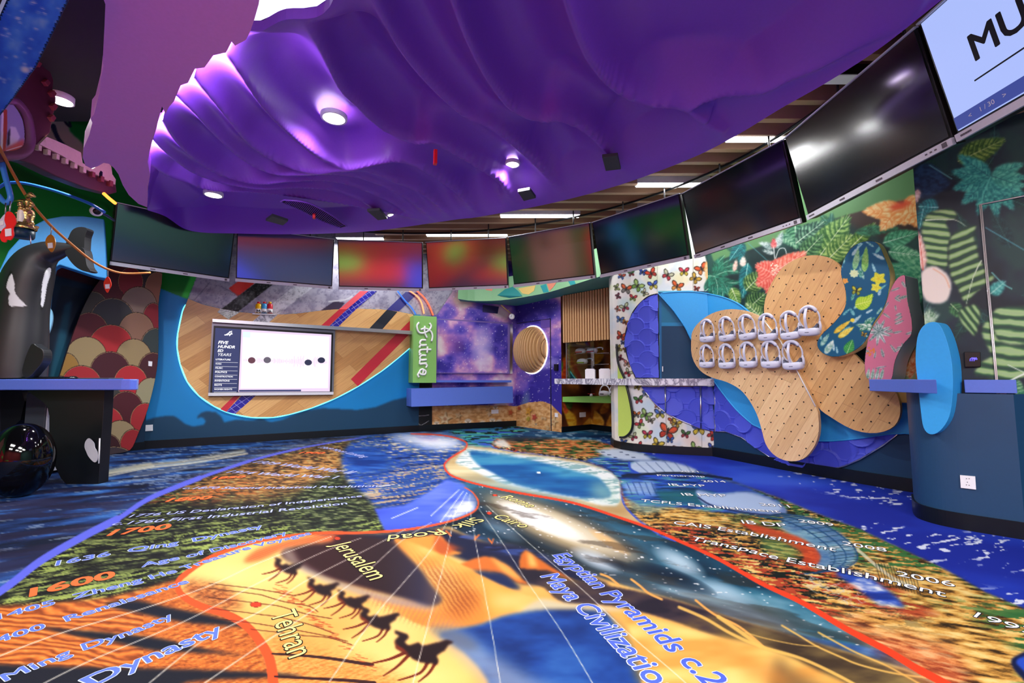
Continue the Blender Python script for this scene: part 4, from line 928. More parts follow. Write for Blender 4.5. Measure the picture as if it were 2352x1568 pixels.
ftext('Tehran', [(622, 1412), (640, 1456), (664, 1514)], YEL, YO, .0)
ftext('Jerusalem', [(762, 1252), (805, 1292), (850, 1334)], YEL, YO, .0)
ftext('Silk  Road', [(1088, 1188), (1035, 1208), (985, 1220), (940, 1226), (893, 1229)], YEL, YO, .0)
ftext('Rome', [(1146, 1142), (1180, 1153), (1213, 1166)], YEL, YO, .0); ftext('Cairo', [(1128, 1187), (1162, 1200), (1200, 1213)], YEL, YO, .0)
ftext('Egyptian Pyramids c.2600', [(1268, 1274), (1325, 1318), (1382, 1367), (1455, 1424), (1570, 1528), (1625, 1580), (1740, 1690)], '4a60cc', 'c8d0ee', .012)
ftext('Maya Civilization', [(1240, 1322), (1303, 1380), (1376, 1450), (1443, 1522), (1520, 1606)], '5068d0', 'd4daf0', .012)
WHT, DKO = 'f6f6f8', '1a2030'
ftext('Transpace Establishment', [(1584, 1240), (1700, 1264), (1800, 1289), (1990, 1328), (2172, 1372)], WHT, DKO, .0)
ftext('CAIS Establishment', [(1545, 1204), (1640, 1216), (1780, 1240), (1919, 1267)], WHT, DKO, .0)
ftext('IB DP', [(1703, 1202), (1809, 1211)], WHT, DKO, .0); ftext('TCFLS Establishment', [(1471, 1152), (1620, 1165), (1794, 1178)], WHT, DKO, .0)
ftext('IB MYP', [(1566, 1138), (1672, 1141)], WHT, DKO, .0); ftext('IB PYP', [(1535, 1115), (1622, 1118)], WHT, DKO, .0)
ftext('Partnership', [(1509, 1093), (1620, 1096)], WHT, DKO, .0)
for s, a, b in (('2021', (1562, 1084), (1606, 1085)), ('2014', (1614, 1107), (1669, 1108)), ('2011', (1747, 1161), (1816, 1166)), ('2009', (1834, 1199), (1917, 1209)), ('2008', (1934, 1251), (2038, 1268)), ('2006', (2059, 1322), (2195, 1349)), ('1997', (2221, 1412), (2380, 1462))):
    ftext(s, [a, b], WHT, DKO, .0)
vs = []; fs = []; cs = []
for X, Fc, c in LT:
    k = len(vs); vs += [tuple(v) for v in X]; fs += [tuple(i+k for i in f) for f in Fc]; cs += [c]*len(X)
me = bpy.data.meshes.new('lt'); me.from_pydata(vs, [], fs); a = me.color_attributes.new('Col', 'FLOAT_COLOR', 'POINT')
cc = np.ones((len(vs), 4), np.float32); cc[:, :3] = np.array(cs); a.data.foreach_set('color', cc.ravel()); me.materials.append(M_carpet)
lo = link('floor_lettering', me); lo.parent = flo
# ---------------------------------------------------------------- painters
M_print = paintmat('wall_print', .5, spec=.3)
def leaf(cv, b, t, w, c0, c1, vein='d8e8c0', nv=8, bend=0., vw=1.2, stripes=True, lob=0):
    b, t = np.array(b, float), np.array(t, float); d = t-b; L = np.hypot(*d); u = d/L; n = np.array([-u[1], u[0]])
    mid = lambda s: b+d*s+n*bend*L*math.sin(math.pi*s)
    S = np.linspace(0, 1, 18); pr = lambda s: math.sin(math.pi*min(1, s**.75))**.8*(1-.25*s)
    A = [mid(s)+n*w*.5*pr(s)*(1+(lob*math.sin(s*nv*2*math.pi) if lob else 0)) for s in S]; B = [mid(s)-n*w*.5*pr(s)*(1+(lob*math.sin(s*nv*2*math.pi) if lob else 0)) for s in S]
    P = np.array(A+B[::-1]); nz = lambda X, Y: fbm(X/9+3, Y/5, 3, int(abs(b[0]+t[1])) % 97)
    cv.poly(P, cmix(nz, [(.3, c0), (.7, c1)]), 1.2)
    if stripes:
        for k in range(nv):
            s = .1+.8*k/nv; m = mid(s)
            for sg, R in ((1, A), (-1, B)):
                e = mid(min(1, s+.16))+n*sg*w*.46*pr(min(1, s+.14)); q = (m+e)/2+u*(-w*.05)
                cv.line([m, q, e], w*.05+1, c0, 4, .75, soft=1.5); cv.line([m+u*w*.06, q+u*w*.07, e+u*w*.05], max(1.1, w*.03), c1, 4, .9, soft=1.2, w2=.8)
    if vein: cv.line([mid(s) for s in S], vw+.6, vein, 0, .95, w2=.8)
def monstera(cv, c, r, ang, c0, c1, n=7):
    c = np.array(c, float)
    for k in range(-n//2, n//2+1):
        a = ang+k*.33; L = r*(1.05-.05*abs(k)); tip = c+L*np.array([math.cos(a), math.sin(a)])
        leaf(cv, c, tip, r*.34, c0, c1, 'a8d8b8', 4, .12*np.sign(k+.1), 1., True)
def flower(cv, c, r, c0, c1, n=5, rot=0, ctr='e84028'):
    for k in range(n):
        a = rot+2*math.pi*k/n; tip = (c[0]+r*math.cos(a), c[1]+r*.85*math.sin(a)); leaf(cv, c, tip, r*.75, c0, c1, c0, 4, .0, 1, True)
    cv.ell(c[0], c[1], r*.16, r*.14, ctr, soft=2)
def butterfly(cv, x, y, s, a, c1, c2='181818', body='201818'):
    ca, sa = math.cos(a), math.sin(a); T = lambda p: (x+s*(p[0]*ca-p[1]*sa), y+s*(p[0]*sa+p[1]*ca))
    for sg in (1, -1):
        up = [(0, -.1), (sg*.35, -.75), (sg*.95, -.85), (sg*1., -.45), (sg*.7, -.05), (sg*.1, .08)]
        lo = [(0, .0), (sg*.6, .05), (sg*.8, .4), (sg*.55, .8), (sg*.2, .55)]
        for P, c in ((up, c1), (lo, c2)):
            q = smooth_pts([T(p) for p in P], 4); cv.poly(q, '20201c'); m = q.mean(0); cv.poly(m+(q-m)*.78, c, .5)
            for f in (.2, .5, .8): cv.line([T((0, 0)), q[int(f*len(q))]], .7, '20201c', alpha=.6)
    cv.line([T((0, -.45)), T((0, .5))], s*.14, body, w2=s*.05)
def scribble(cv, P, c, w, n, seed, L=10):
    rr = random.Random(seed); xs = [p[0] for p in P]; ys = [p[1] for p in P]
    for _ in range(n):
        x, y = rr.uniform(min(xs), max(xs)), rr.uniform(min(ys), max(ys)); a = rr.uniform(0, 6.28)
        cv.line([(x, y), (x+L*math.cos(a)*.6, y+L*.6*math.sin(a)), (x+L*math.cos(a+.5), y+L*math.sin(a+.5))], w, c, 4, .8)
def marble(cv, P, base, vein, sc=16, seed=1, f=0):
    cv.poly(P, base, f); g = lambda X, Y: 1-np.clip(np.abs(fbm(X/sc+2, Y/sc, 5, seed, .6)-.5)/.035, 0, 1); cv.poly(P, vein, f, .8, tex=g)
    cv.poly(P, vein, f, .5, tex=lambda X, Y: np.clip((fbm(X/sc/1.5, Y/sc/1.5, 4, seed+9)-.5)*4, 0, 1))
# ================================================================ wave wall
WC = Canvas(290, 480, 980, 1060, 1.5, '1083c8')
XC3 = lambda *L: [(380+x/3.733, 600+y/3.733) for x, y in L]
WC.poly([(290, 480), (452, 480), (452, 637), (431, 686), (418, 682), (362, 660), (290, 650)], '178a30')
WC.poly([(440, 600), (452, 637), (431, 686), (417, 681), (436, 640)], '3ad84a', 2)
MARB = [(452, 480), (1100, 480), (1100, 700), (1010, 724), (950, 722)]+XC3((2000, 430), (1850, 410), (1650, 405), (1450, 412), (1300, 425), (1150, 445), (1000, 455), (820, 450), (640, 435), (470, 405), (320, 370), (195, 320), (265, 140))
WC.poly([(290, 420), (345, 478), (345, 510), (290, 480)], 'c01828')
marble(WC, MARB, 'b4b0c4', '6a6684', 12, 4)
for P, b, v, s in ((XC3((760, 195), (1010, 60), (1250, -60), (1180, 60), (910, 205), (540, 497), (445, 435)), '15181a', '8a8f90', 7), (XC3((1100, 215), (1260, 90), (1420, 90), (1250, 235), (965, 456), (800, 455)), 'd8d8e4', '6c6c80', 9)):
    marble(WC, P, b, v, s, 6)
WC.poly(XC3((540, 232), (770, 60), (880, 60), (760, 190), (620, 300)), 'e0342c')
WC.poly(XC3((1320, 430), (1450, 340), (1540, 355), (1490, 412)), '3a2e4a')
WC.line(XC3((1400, 345), (1540, 330), (1600, 300)), 3, 'd8d8e0', 3)
WC.line(XC3((380, 180), (250, 330)), 1, '50506a'); WC.line(XC3((470, 210), (640, 300)), 1, '50506a')
NAVY = [(280, 965), (310, 970), (324, 968), (358, 958), (387, 954), (400, 955), (410, 961), (425, 973), (440, 978), (452, 978), (468, 975), (473, 967), (467, 959), (460, 958), (452, 962), (455, 954), (462, 948), (474, 944), (495, 946), (508, 956), (515, 970), (540, 964), (583, 965), (600, 960), (621, 969), (648, 964), (664, 957), (701, 943), (741, 937), (781, 939), (822, 941), (862, 935), (902, 919), (938, 911), (990, 908)]
WC.poly(NAVY+[(1000, 1080), (280, 1080)], '16405e', .8)
tag(painted_sheet('wall_back', A1, 0, A1.L[-1], 0, CEIL, .012, WC, M_print), kind='structure')
# wooden oval with inlaid stripes
TOPE = XC3((195, 320), (320, 370), (470, 405), (640, 435), (820, 450), (1000, 455), (1150, 445), (1300, 425), (1450, 412), (1650, 405), (1850, 410), (2000, 430), (2125, 455))
OVB = XC3((2118, 720), (1990, 830), (1850, 940), (1650, 1070), (1450, 1175), (1250, 1255), (1060, 1310), (920, 1335), (740, 1335), (560, 1300), (420, 1240), (290, 1150), (190, 1030), (130, 880), (105, 740), (110, 620), (150, 430))
M_oak = woodmat('oak_planks', (214, 168, 108), (176, 124, 70), math.radians(-42), (7, .9), 'XZ', .35)
M_red = mat('red_inlay', (196, 42, 58), .4); M_redl = mat('pink_red_inlay', (216, 84, 96), .4)
def tilemat():
    m = bpy.data.materials.new('blue_mosaic'); m.use_nodes = True; nt = m.node_tree; b = nt.nodes['Principled BSDF']
    tc = nt.nodes.new('ShaderNodeTexCoord'); s = nt.nodes.new('ShaderNodeSeparateXYZ'); c = nt.nodes.new('ShaderNodeCombineXYZ'); mp = nt.nodes.new('ShaderNodeMapping'); mp.inputs['Rotation'].default_value = (0, 0, math.radians(-42))
    nt.links.new(tc.outputs['Object'], s.inputs[0]); nt.links.new(s.outputs['X'], c.inputs['X']); nt.links.new(s.outputs['Z'], c.inputs['Y']); nt.links.new(c.outputs[0], mp.inputs['Vector'])
    br = nt.nodes.new('ShaderNodeTexBrick'); br.inputs['Scale'].default_value = 1; br.inputs['Brick Width'].default_value = .07; br.inputs['Row Height'].default_value = .07; br.offset = 0
    br.inputs['Mortar Size'].default_value = .0025; br.inputs['Color1'].default_value = (*rgb(34, 30, 130), 1); br.inputs['Color2'].default_value = (*rgb(44, 42, 160), 1); br.inputs['Mortar'].default_value = (*rgb(150, 150, 210), 1)
    nt.links.new(mp.outputs[0], br.inputs['Vector']); nt.links.new(br.outputs[0], b.inputs['Base Color']); b.inputs['Roughness'].default_value = .25; return m
M_tile = tilemat(); M_bm = marblemat('black_marble', (14, 16, 18), (150, 155, 155), 6); M_wm = marblemat('white_marble', (214, 214, 224), (110, 110, 128), 5)
ov = empty('wooden_oval_panel', A1.p3(680, 800, .05), 'big oak plank oval on the blue wave wall, crossed by red, blue and black stripes', 'wall panel')
mb = MB(); sheet_prism(mb, A1, TOPE+OVB, 0, .05, 0, 0); mb.build('oak_face', M_oak, ov)
def inlay(P, m, nm, sh=A1, off=.0515, par=ov):
    k = MB(); sheet_prism(k, sh, P, off-.004, off, 0); return k.build(nm, m, par)
inlay(XC3((540, 497), (445, 435), (472, 406), (640, 435)), M_bm, 'black_stripe'); inlay(XC3((965, 456), (890, 522), (745, 517), (822, 451)), M_wm, 'white_marble_stripe')
inlay(XC3((1490, 411), (1560, 408), (1400, 556), (1335, 551)), M_red, 'red_stripe'); inlay(XC3((1560, 408), (1640, 405), (1480, 562), (1405, 556)), M_tile, 'blue_tile_stripe')
inlay(XC3((1900, 414), (1990, 432), (1860, 582), (1745, 578)), mat('slate_inlay', (34, 40, 50), .3), 'slate_stripe')
inlay(XC3((2125, 480), (2125, 590), (1650, 1071), (1590, 1010)), M_red, 'red_stripe'); inlay(XC3((640, 1150), (590, 1150), (470, 1268), (520, 1290)), M_red, 'red_stripe'); inlay(XC3((655, 1150), (775, 1150), (600, 1306), (520, 1290)), M_tile, 'blue_tile_stripe')
for P, m in ((XC3((1740, 255), (1670, 255), (1490, 411), (1560, 408)), M_redl), (XC3((1740, 255), (1815, 255), (1640, 405), (1560, 408)), M_tile)):
    inlay(P, m, 'stripe_on_marble', A1, .006, None)
inl = [o for o in COL.objects if o.name.startswith('stripe_on_marble')]
tag(inl[0], 'pink-red stripe crossing the marble strip above the wooden oval', 'wall stripe'); tag(inl[1], 'blue tiled stripe crossing the marble strip above the wooden oval', 'wall stripe')
k = MB(); sheet_prism(k, A1, XC3((2060, 262), (2170, 270), (1990, 438), (1900, 414)), .0, .006, 0)
tag(k.build('mosaic_stripe', mat('mosaic_dark', (40, 38, 130), .3, bump=(.6, 90))), 'dark blue mosaic stripe on the marble strip beside the neon tubes', 'wall stripe')
# cyan LED rim
rim = [A1.p3(x, y, .03) for x, y in smooth_pts([(428, 700)]+OVB[::-1], 4, False)]
tag(MB().tube(rim, .014, 8).build('led_rim', mat('led_cyan', (120, 250, 255), .5, emit=1.6, ecol=(110, 245, 255))), 'glowing cyan LED rim around the lower edge of the wooden oval', 'led strip')
# smart board
sb = empty('smart_board', A1.p3(620, 905, .1), 'wall-mounted lit smart board with a pink timeline page and FIVE HUNDRED YEARS heading', 'screen')
SBo = [(487, 740.5), (770, 758.5), (766, 906), (478, 909)]; o1 = .12
k = MB(); sheet_prism(k, A1, SBo, .051, o1, 0); k.build('frame', mat('board_frame', (120, 120, 130), .3, .6), sb)
def sbp(u, v): # normalised screen coordinates -> pixel
    a = np.array(SBo, float); t = a[0]*(1-u)+a[1]*u; b = a[3]*(1-u)+a[2]*u; return tuple(t*(1-v)+b*v)
def sbrect(u0, v0, u1, v1, m, nm, off, par):
    k = MB(); sheet_prism(k, A1, [sbp(u0, v0), sbp(u1, v0), sbp(u1, v1), sbp(u0, v1)], off-.002, off, 0); return k.build(nm, m, par)
M_e = lambda n, c, e=.9: mat(n, c, .4, emit=e*1.25, screen=True)
sbrect(.015, .04, .985, .955, M_edge, 'black_border', o1+.002, sb)
sbrect(.03, .07, .235, .95, M_e('board_navy', (40, 58, 120), .55), 'side_menu', o1+.004, sb)
pg = sbrect(.24, .07, .97, .95, M_e('board_pink', (238, 214, 246), .8), 'page', o1+.004, sb)
sbrect(.255, .10, .955, .90, M_e('board_white', (248, 236, 250), .9), 'page_area', o1+.0045, pg); sbrect(.255, .10, .315, .18, M_e('board_cyan', (214, 238, 250), .9), 'tile', o1+.005, pg)
sbrect(.245, .92, .74, .945, M_e('board_navy', (40, 58, 120), .55), 'scroll_bar', o1+.005, pg)
sbrect(0, .957, 1, 1.0, M_bez, 'bottom_bezel', o1+.008, sb)
def wtext(sh, s, x0, y0, x1, m, par, nm, off, bold=.0, shear=0, hs=1, y1=None, px=True):
    a = sh.loc(x0, y0, off); b = sh.loc(x1, y0 if y1 is None else y1, off); V, Fc = text_geo(s, bold); w_ = V[:, 0].max(); L = math.hypot(b[0]-a[0], b[1]-a[1])*(1 if b[0] > a[0] else 1); sc = L/w_
    ux, uz = (b[0]-a[0])/L, (b[1]-a[1])/L
    k = MB(); k.add([sh.to3(a[0]+(vx*sc+vy*sc*hs*shear)*ux-vy*sc*hs*uz, a[1]+(vx*sc+vy*sc*hs*shear)*uz+vy*sc*hs*ux, off+.0004+vz) for vx, vy, vz in V], Fc); return k.build(nm, m, par, recalc=False)
M_wt = M_e('board_text', (250, 250, 255), 1.0)
for i, (s, u1) in enumerate((('FIVE', .135), ('HUNDR', .195), ('ED', .10), ('YEARS', .165))):
    p = sbp(.055, .285+i*.055); q = sbp(u1, .285+i*.055); wtext(A1, s, p[0], p[1], q[0], M_wt, sb, 'heading_text', o1+.006, .03 if i < 3 else .0, .25, .95, q[1])
k = MB()
for a, b in (((.11, .165), (.165, .10)), ((.125, .165), (.15, .105)), ((.145, .17), (.165, .12)), ((.105, .16), (.17, .14))): k.tube([A1.p3(*sbp(*a), o1+.006), A1.p3(*sbp(*b), o1+.006)], .006, 4)
k.build('logo', M_wt, sb)
for i, s in enumerate(('LITERATURE', 'WARS', 'MUSIC', 'POLITICS', 'CONSTRUCTION', 'INVENTIONS', 'RIOTS', 'WOMEN RIGHTS')):
    v = .51+i*.0585; p = sbp(.045, v); L = .012*len(s); q = sbp(.045+L, v); wtext(A1, s, p[0], p[1], q[0], M_wt, sb, 'menu_text', o1+.006, .02, 0, 1, q[1])
    sbrect(.045, v+.026, .225, v+.029, M_wt, 'menu_rule', o1+.006, sb)
k = MB(); rr = random.Random(4)
for i in range(90):
    u = .27+i*.0075; h = .008+.03*rr.random()*(1+2.5*math.exp(-((u-.72)/.06)**2)+1.5*math.exp(-((u-.86)/.05)**2)); h = min(h, .09)
    sheet_prism(k, A1, [sbp(u, .5-h), sbp(u+.002, .5-h), sbp(u+.002, .5+h), sbp(u, .5+h)], o1+.0045, o1+.006, 0)
k.build('waveform', M_e('board_wave', (224, 170, 224), .8), pg)
for u, v, c in ((.335, .5, (120, 60, 80)), (.46, .49, (120, 112, 130)), (.79, .51, (40, 46, 90)), (.895, .47, (30, 34, 80))):
    k = MB(); P = [sbp(u+.03*math.cos(a), v+.045*math.sin(a)) for a in np.linspace(0, 6.28, 17)[:-1]]; sheet_prism(k, A1, P, o1+.005, o1+.007, 0); k.build('round_picture', M_e('pic%d' % int(u*100), c, .5), pg)
    sbrect(u-.04, v+.06, u+.04, v+.10, M_wt, 'caption_box', o1+.007, pg)
# steel ledge over the board
k = MB(); LG = [(488, 732), (952, 760), (952, 768), (488, 739)]; sheet_prism(k, A1, LG, .05, .20, 0)
tag(k.build('steel_ledge', M_alu), 'long brushed steel ledge above the smart board', 'shelf')
# paint bottles on the marble
M_lab = mat('bottle_label', (240, 240, 240), .4)
k = MB(); sheet_prism(k, A1, [(580, 719), (632, 721), (632, 723), (580, 721)], 0, .12, 0); tag(k.build('bottle_shelf', M_white), 'small shelf carrying three coloured bottles above the smart board', 'shelf')
for x, c, s, cap, nm in ((593, (250, 190, 20), 'M', (200, 30, 40), 'yellow'), (606.5, (70, 170, 230), 'MA', (220, 40, 50), 'light blue'), (619, (214, 40, 60), 'IA', (240, 200, 40), 'red')):
    p = A1.p3(x, 719, .085); q = A1.p3(x, 693, .085); H_ = q.z-p.z; r = .042
    t = empty('paint_bottle', p, nm+' bottle with a white label on the small shelf over the smart board', 'bottle', 'coloured bottles above the smart board')
    MB().lathe([(0, 0), (r, 0), (r, H_*.34), (r, H_*.74), (r*.55, H_*.84), (0, H_*.84)], p, 20).build('bottle_body', mat('bottle_'+nm.replace(' ', '_'), c, .3), t)
    MB().lathe([(r*1.02, H_*.02), (r*1.04, H_*.02), (r*1.04, H_*.36), (r*1.02, H_*.36)], p, 20).build('label_band', M_lab, t)
    MB().lathe([(0, H_*.84), (r*.5, H_*.84), (r*.5, H_), (0, H_)], p, 16).build('cap', mat('cap_'+nm.replace(' ', '_'), cap, .4), t)
    wtext(A1, s, x-4, 718, x+5, M_ink, t, 'label_text', .13, .03)
k = MB(); sheet_prism(k, A1, [(318, 977), (351, 975), (351, 989), (318, 991)], 0, .012); tag(k.build('wall_socket', M_white, bevel=.002), 'white rectangular double socket plate low on the navy wave, beside the scaly panel', 'socket')
# neon tubes
for P, c, nm in (([(913, 668), (930, 690), (945, 706), (955, 722)], (60, 120, 230), 'blue neon tube arching to the green sign'), ([(941, 668), (958, 680), (968, 695), (974, 720)], (255, 140, 90), 'pale orange neon tube beside the blue one'), ([(958, 668), (975, 684), (986, 702), (995, 724)], (255, 90, 60), 'glowing red-orange neon tube right of the others above the green sign')):
    o = MB().tube([A1.p3(x, y, .05) for x, y in smooth_pts(P, 5, False)], .014, 8).build('neon_tube', mat('neon_%d' % c[2], c, .4, emit=.5 if c[0] < 100 else 1.6)); tag(o, nm, 'neon light', 'neon tubes above the green sign')
# ================================================================ galaxy walls
GC_ = Canvas(950, 520, 1310, 1010, 1, '5540a8')
neb = lambda X, Y: fbm(X/46+9, Y/40, 5, 101)+.10*np.exp(-((X-1105)**2/900+(Y-800)**2/9000))+.12*np.exp(-((X-1060)**2/2500+(Y-700)**2/1200))-.09*np.clip((X-1160)/60, 0, 1)
ALLG = [(940, 500), (1320, 500), (1320, 1020), (940, 1020)]
GC_.poly(ALLG, cmix(neb, [(.30, '3c30a0'), (.40, '5c4cc4'), (.5, '8668d0'), (.57, 'b080d4'), (.64, 'e0a8d4'), (.72, 'f4d4e4'), (.8, 'fcf0f0')]))
GC_.glow(1108, 800, 30, 62, 'd8d0ff', 0, .7, 1); GC_.glow(1050, 680, 40, 26, 'f4c8a8', .5, .6, 1); GC_.glow(1040, 790, 34, 30, 'd070a8', .5, .4, 1); GC_.glow(1205, 930, 12, 40, '9ad0c8', .2, .5, 1); GC_.glow(1262, 835, 30, 14, 'c8c0ff', -.3, .6, 1)
rr = random.Random(8)
for _ in range(900):
    x, y = rr.uniform(1000, 1295), rr.uniform(640, 940); r = rr.choice((.5, .5, .6, .8, 1.1)); GC_.ell(x, y, r, r, 'f4eeff', alpha=.9)
marble(GC_, [(950, 500), (1044, 500), (1038, 670), (1000, 724), (950, 724)], 'b4b0c4', '6a6684', 12, 4)
GC_.line([(1040, 500), (1038, 670), (1002, 724)], 2, '8c8c98')
SAND = [(990, 933), (1050, 931), (1161, 930), (1185, 933), (1214, 924), (1246, 921), (1265, 928), (1281, 943), (1291, 954), (1320, 960), (1320, 1020), (990, 1020)]
GC_.poly(SAND, cmix(NP(7, 4, 111, 5), [(.3, 'c08850'), (.5, 'e0a868'), (.75, 'f0c48c')]))
def star(x, y, r, c, a=0, sq=1):
    P = []
    for k in range(10):
        q = a+math.pi*k/5; rad = r if k % 2 == 0 else r*.36; P.append((x+rad*math.sin(q)*sq, y-rad*math.cos(q)))
    GC_.poly([(p[0]+1.5, p[1]+1.5) for p in P], '7a5026', 1); GC_.poly(P, c, .4, 1, 2); GC_.ell(x, y, r*.22, r*.22, 'a8643c', soft=1, alpha=.6)
for a in ((1022, 962, 19, 'ecd4a4', .1), (1053, 954, 10, 'e4c898', .3), (1056, 971, 8, 'e4c898', .8), (1121, 937, 10, 'd8b888', .2), (1124, 950, 8, 'ecd4b0', .9), (1173, 947, 9, 'c8502c', .2, .8), (1192, 937, 7, 'c8442c', .5, .7), (1214, 943, 13, 'e8a838', .2, .7), (1213, 961, 9, 'b8b840', .9, .7), (1227, 958, 11, 'c83c40', .4, .7), (1271, 968, 15, 'e8cc98', .3, .8), (1258, 982, 9, 'dcc08c', .1, .7), (1245, 960, 5, 'e8d8b0', .1, .8), (1252, 961, 5, 'e8d8b0', .6, .8)): star(*a)
for x, y, r in ((1075, 967, 8), (1108, 973, 9), (1131, 965, 7), (1146, 968, 7), (1003, 972, 6), (1231, 974, 3), (1138, 935, 6)):
    GC_.ell(x, y, r, r*.7, 'f0ead8', soft=.6)
    for k in range(5): GC_.line([(x, y+r*.6), (x-r*.8+k*r*.4, y-r*.5)], .8, 'a08868')
GC_.poly([(938, 865), (993, 865), (993, 1020), (938, 1020)], '0c0f14')
for P in ([(940, 968), (960, 972), (975, 985)], [(950, 980), (968, 976), (985, 966)], [(962, 955), (985, 953)], [(945, 972), (952, 990)]): GC_.line(P, 1, 'c8c8cc', 3)
tag(painted_sheet('wall_galaxy', A2, 0, A2.L[-1], 0, CEIL, .009, GC_, M_print), kind='structure')
tag(painted_sheet('wall_door_side', B1, 0, B1.L[-1], 0, CEIL, .009, GC_, M_print), kind='structure')
# framed niche screen of galaxy print
M_navyb = mat('lavender_blue_laminate', (88, 116, 206), .35)
gp = empty('galaxy_display_panel', A2.p3(1088, 872, .06), 'purple galaxy print panel in a slim frame right of the green sign', 'wall panel')
k = MB(); sheet_prism(k, A2, [(1003, 731), (1171, 741), (1170, 858), (1002, 857)], .001, .06, 0); k.build('frame', mat('frame_violet', (120, 100, 170), .3), gp)
q0, z0 = A2.loc(1004, 855, .065); q1, z1 = A2.loc(1166, 744, .065)
painted_sheet('print_face', A2, q0, q1, z0, z1, .008, GC_, M_print, .064, gp)
k = MB(); sheet_prism(k, A2, [(1172, 744), (1178, 745), (1177, 858), (1171, 858)], .02, .09, 0); k.build('side_rail', M_alu, gp)
k = MB(); sheet_prism(k, A2, [(1002, 873), (1175, 873), (1175, 878), (1002, 878)], .0, .22, 0); tag(k.build('blue_shelf', M_navyb, bevel=.003), 'thin blue shelf under the galaxy display panel', 'shelf')
k = MB(); sheet_prism(k, A2, [(945, 892), (1178, 887), (1179, 925), (945, 934)], .0, .34, 0); tag(k.build('drawer_unit', M_navyb, bevel=.006), 'long blue wall-hung drawer box below the galaxy panel, above the sand print', 'cabinet')
k = MB(); sheet_prism(k, A2, [(1129, 941), (1145, 940), (1145, 949), (1129, 950)], 0, .01, 0); tag(k.build('wall_socket', M_white), 'white socket plate in the printed sand below the blue drawer box', 'socket')
k = MB(); sheet_prism(k, A2, [(1110, 700), (1146, 704), (1143, 720), (1109, 716)], 0, .012, 0); tag(k.build('wall_vent', mat('vent_navy', (44, 40, 96), .5)), 'dark wall vent above the galaxy panel near the corner', 'air vent')
# green sign
gs = empty('future_sign', A2.p3(975, 878, .3), 'light green vertical sign box reading Future in white script', 'sign')
M_lime = mat('sign_green', (132, 190, 100), .45)
k = MB(); sheet_prism(k, A2, [(950, 724), (1003, 727), (1002, 879), (948, 879)], .02, .30, 0); k.build('box', M_lime, gs, bevel=.004)
# script lettering as tubes, read top to bottom
def sp(u, v): return A2.p3(952+u*48, 735+v*135, .315)
STK = [[(.22, .04), (.12, .10), (.20, .20), (.42, .22), (.70, .17), (.80, .10), (.72, .05)], [(.30, .16), (.52, .14), (.78, .19), (.86, .27), (.82, .36)], [(.50, .10), (.48, .20), (.60, .30)],
       [(.55, .34), (.34, .34), (.26, .39), (.36, .43), (.58, .42)], [(.58, .42), (.30, .43), (.24, .47)], [(.80, .50), (.50, .50), (.28, .51), (.24, .56), (.32, .58)], [(.62, .45), (.60, .56)],
       [(.56, .60), (.34, .60), (.26, .64), (.34, .68), (.58, .67)], [(.58, .67), (.30, .68), (.25, .71)], [(.26, .75), (.50, .74), (.60, .77), (.54, .81)], [(.26, .74), (.58, .73)],
       [(.42, .84), (.54, .87), (.50, .92), (.32, .92), (.24, .88), (.32, .84), (.42, .84), (.40, .91)], [(.24, .88), (.16, .93), (.22, .97)], [(.26, .57), (.24, .60)], [(.25, .71), (.25, .75)]]
for s in STK: MB().tube([sp(*p) for p in smooth_pts(s, 5, False)], .017, 8).build('script_stroke', mat('sign_white', (245, 248, 245), .4), gs)
# door with a slatted wooden planet
dr = tag(bpy.data.objects.new('door_1', None), kind='structure'); COL.objects.link(dr); dr.location = B1.p3(1225, 985, 0)
for P in ([(1187, 742), (1264, 731), (1264, 732.5), (1187, 743.5)], [(1263, 731), (1264.6, 731), (1266.6, 990), (1265, 990)]): k = MB(); sheet_prism(k, B1, P, 0, .006, 0); k.build('door_gap', mat('gap', (20, 14, 40), .6), dr)
pcx, pcz = B1.loc(1223, 803, 0); R_ = .455
pt = empty('wooden_planet', B1.to3(pcx, pcz-R_, 0), 'round domed planet of curved timber slats glowing on the galaxy door', 'wall decoration')
M_pl = mat('planet_timber', (206, 164, 112), .45); ns = 15
for i in range(ns):
    s = -R_+2*R_*(i+.5)/ns; h = math.sqrt(max(0, R_*R_-s*s)); dp = .30*math.sqrt(max(0, 1-(s/R_)**2)); k = MB(); P = []
    n_ = 20; wd = R_*2/ns*.34
    fr = [(pcz+h*math.cos(a), .01+dp*math.sin(a)) for a in np.linspace(0, math.pi, n_)]
    A_ = [B1.to3(pcx+s-wd, z, o) for z, o in fr]; B_ = [B1.to3(pcx+s+wd, z, o) for z, o in fr]
    k.add(A_+B_, [(j, j+1, n_+j+1, n_+j) for j in range(n_-1)]+[tuple(range(n_)), tuple(range(n_, 2*n_))[::-1], (0, n_, 2*n_-1, n_-1)]); k.build('slat', M_pl, pt)
k = MB(); n_ = 24; vs = [B1.to3(pcx, pcz, .24)]
for j in range(1, 9):
    rr_ = R_*.97*j/8; vs += [B1.to3(pcx+rr_*math.cos(a), pcz+rr_*math.sin(a), .24*math.sqrt(max(0, 1-(j/8)**2))+.005) for a in np.linspace(0, 2*math.pi, n_+1)[:-1]]
fs = [(0, 1+i, 1+(i+1) % n_) for i in range(n_)]
for j in range(7): fs += [(1+j*n_+i, 1+(j+1)*n_+i, 1+(j+1)*n_+(i+1) % n_, 1+j*n_+(i+1) % n_) for i in range(n_)]
k.add(vs, fs, 0, True); k.build('dark_core', mat('planet_core', (120, 84, 50), .7), pt)
MB().tube([B1.to3(pcx+(R_+.012)*math.cos(a), pcz+(R_+.012)*math.sin(a), .012) for a in np.linspace(0, 2*math.pi, 49)[:-1]], .012, 6, closed=True).build('led_ring', mat('led_white', (255, 250, 240), .5, emit=2.2), pt)
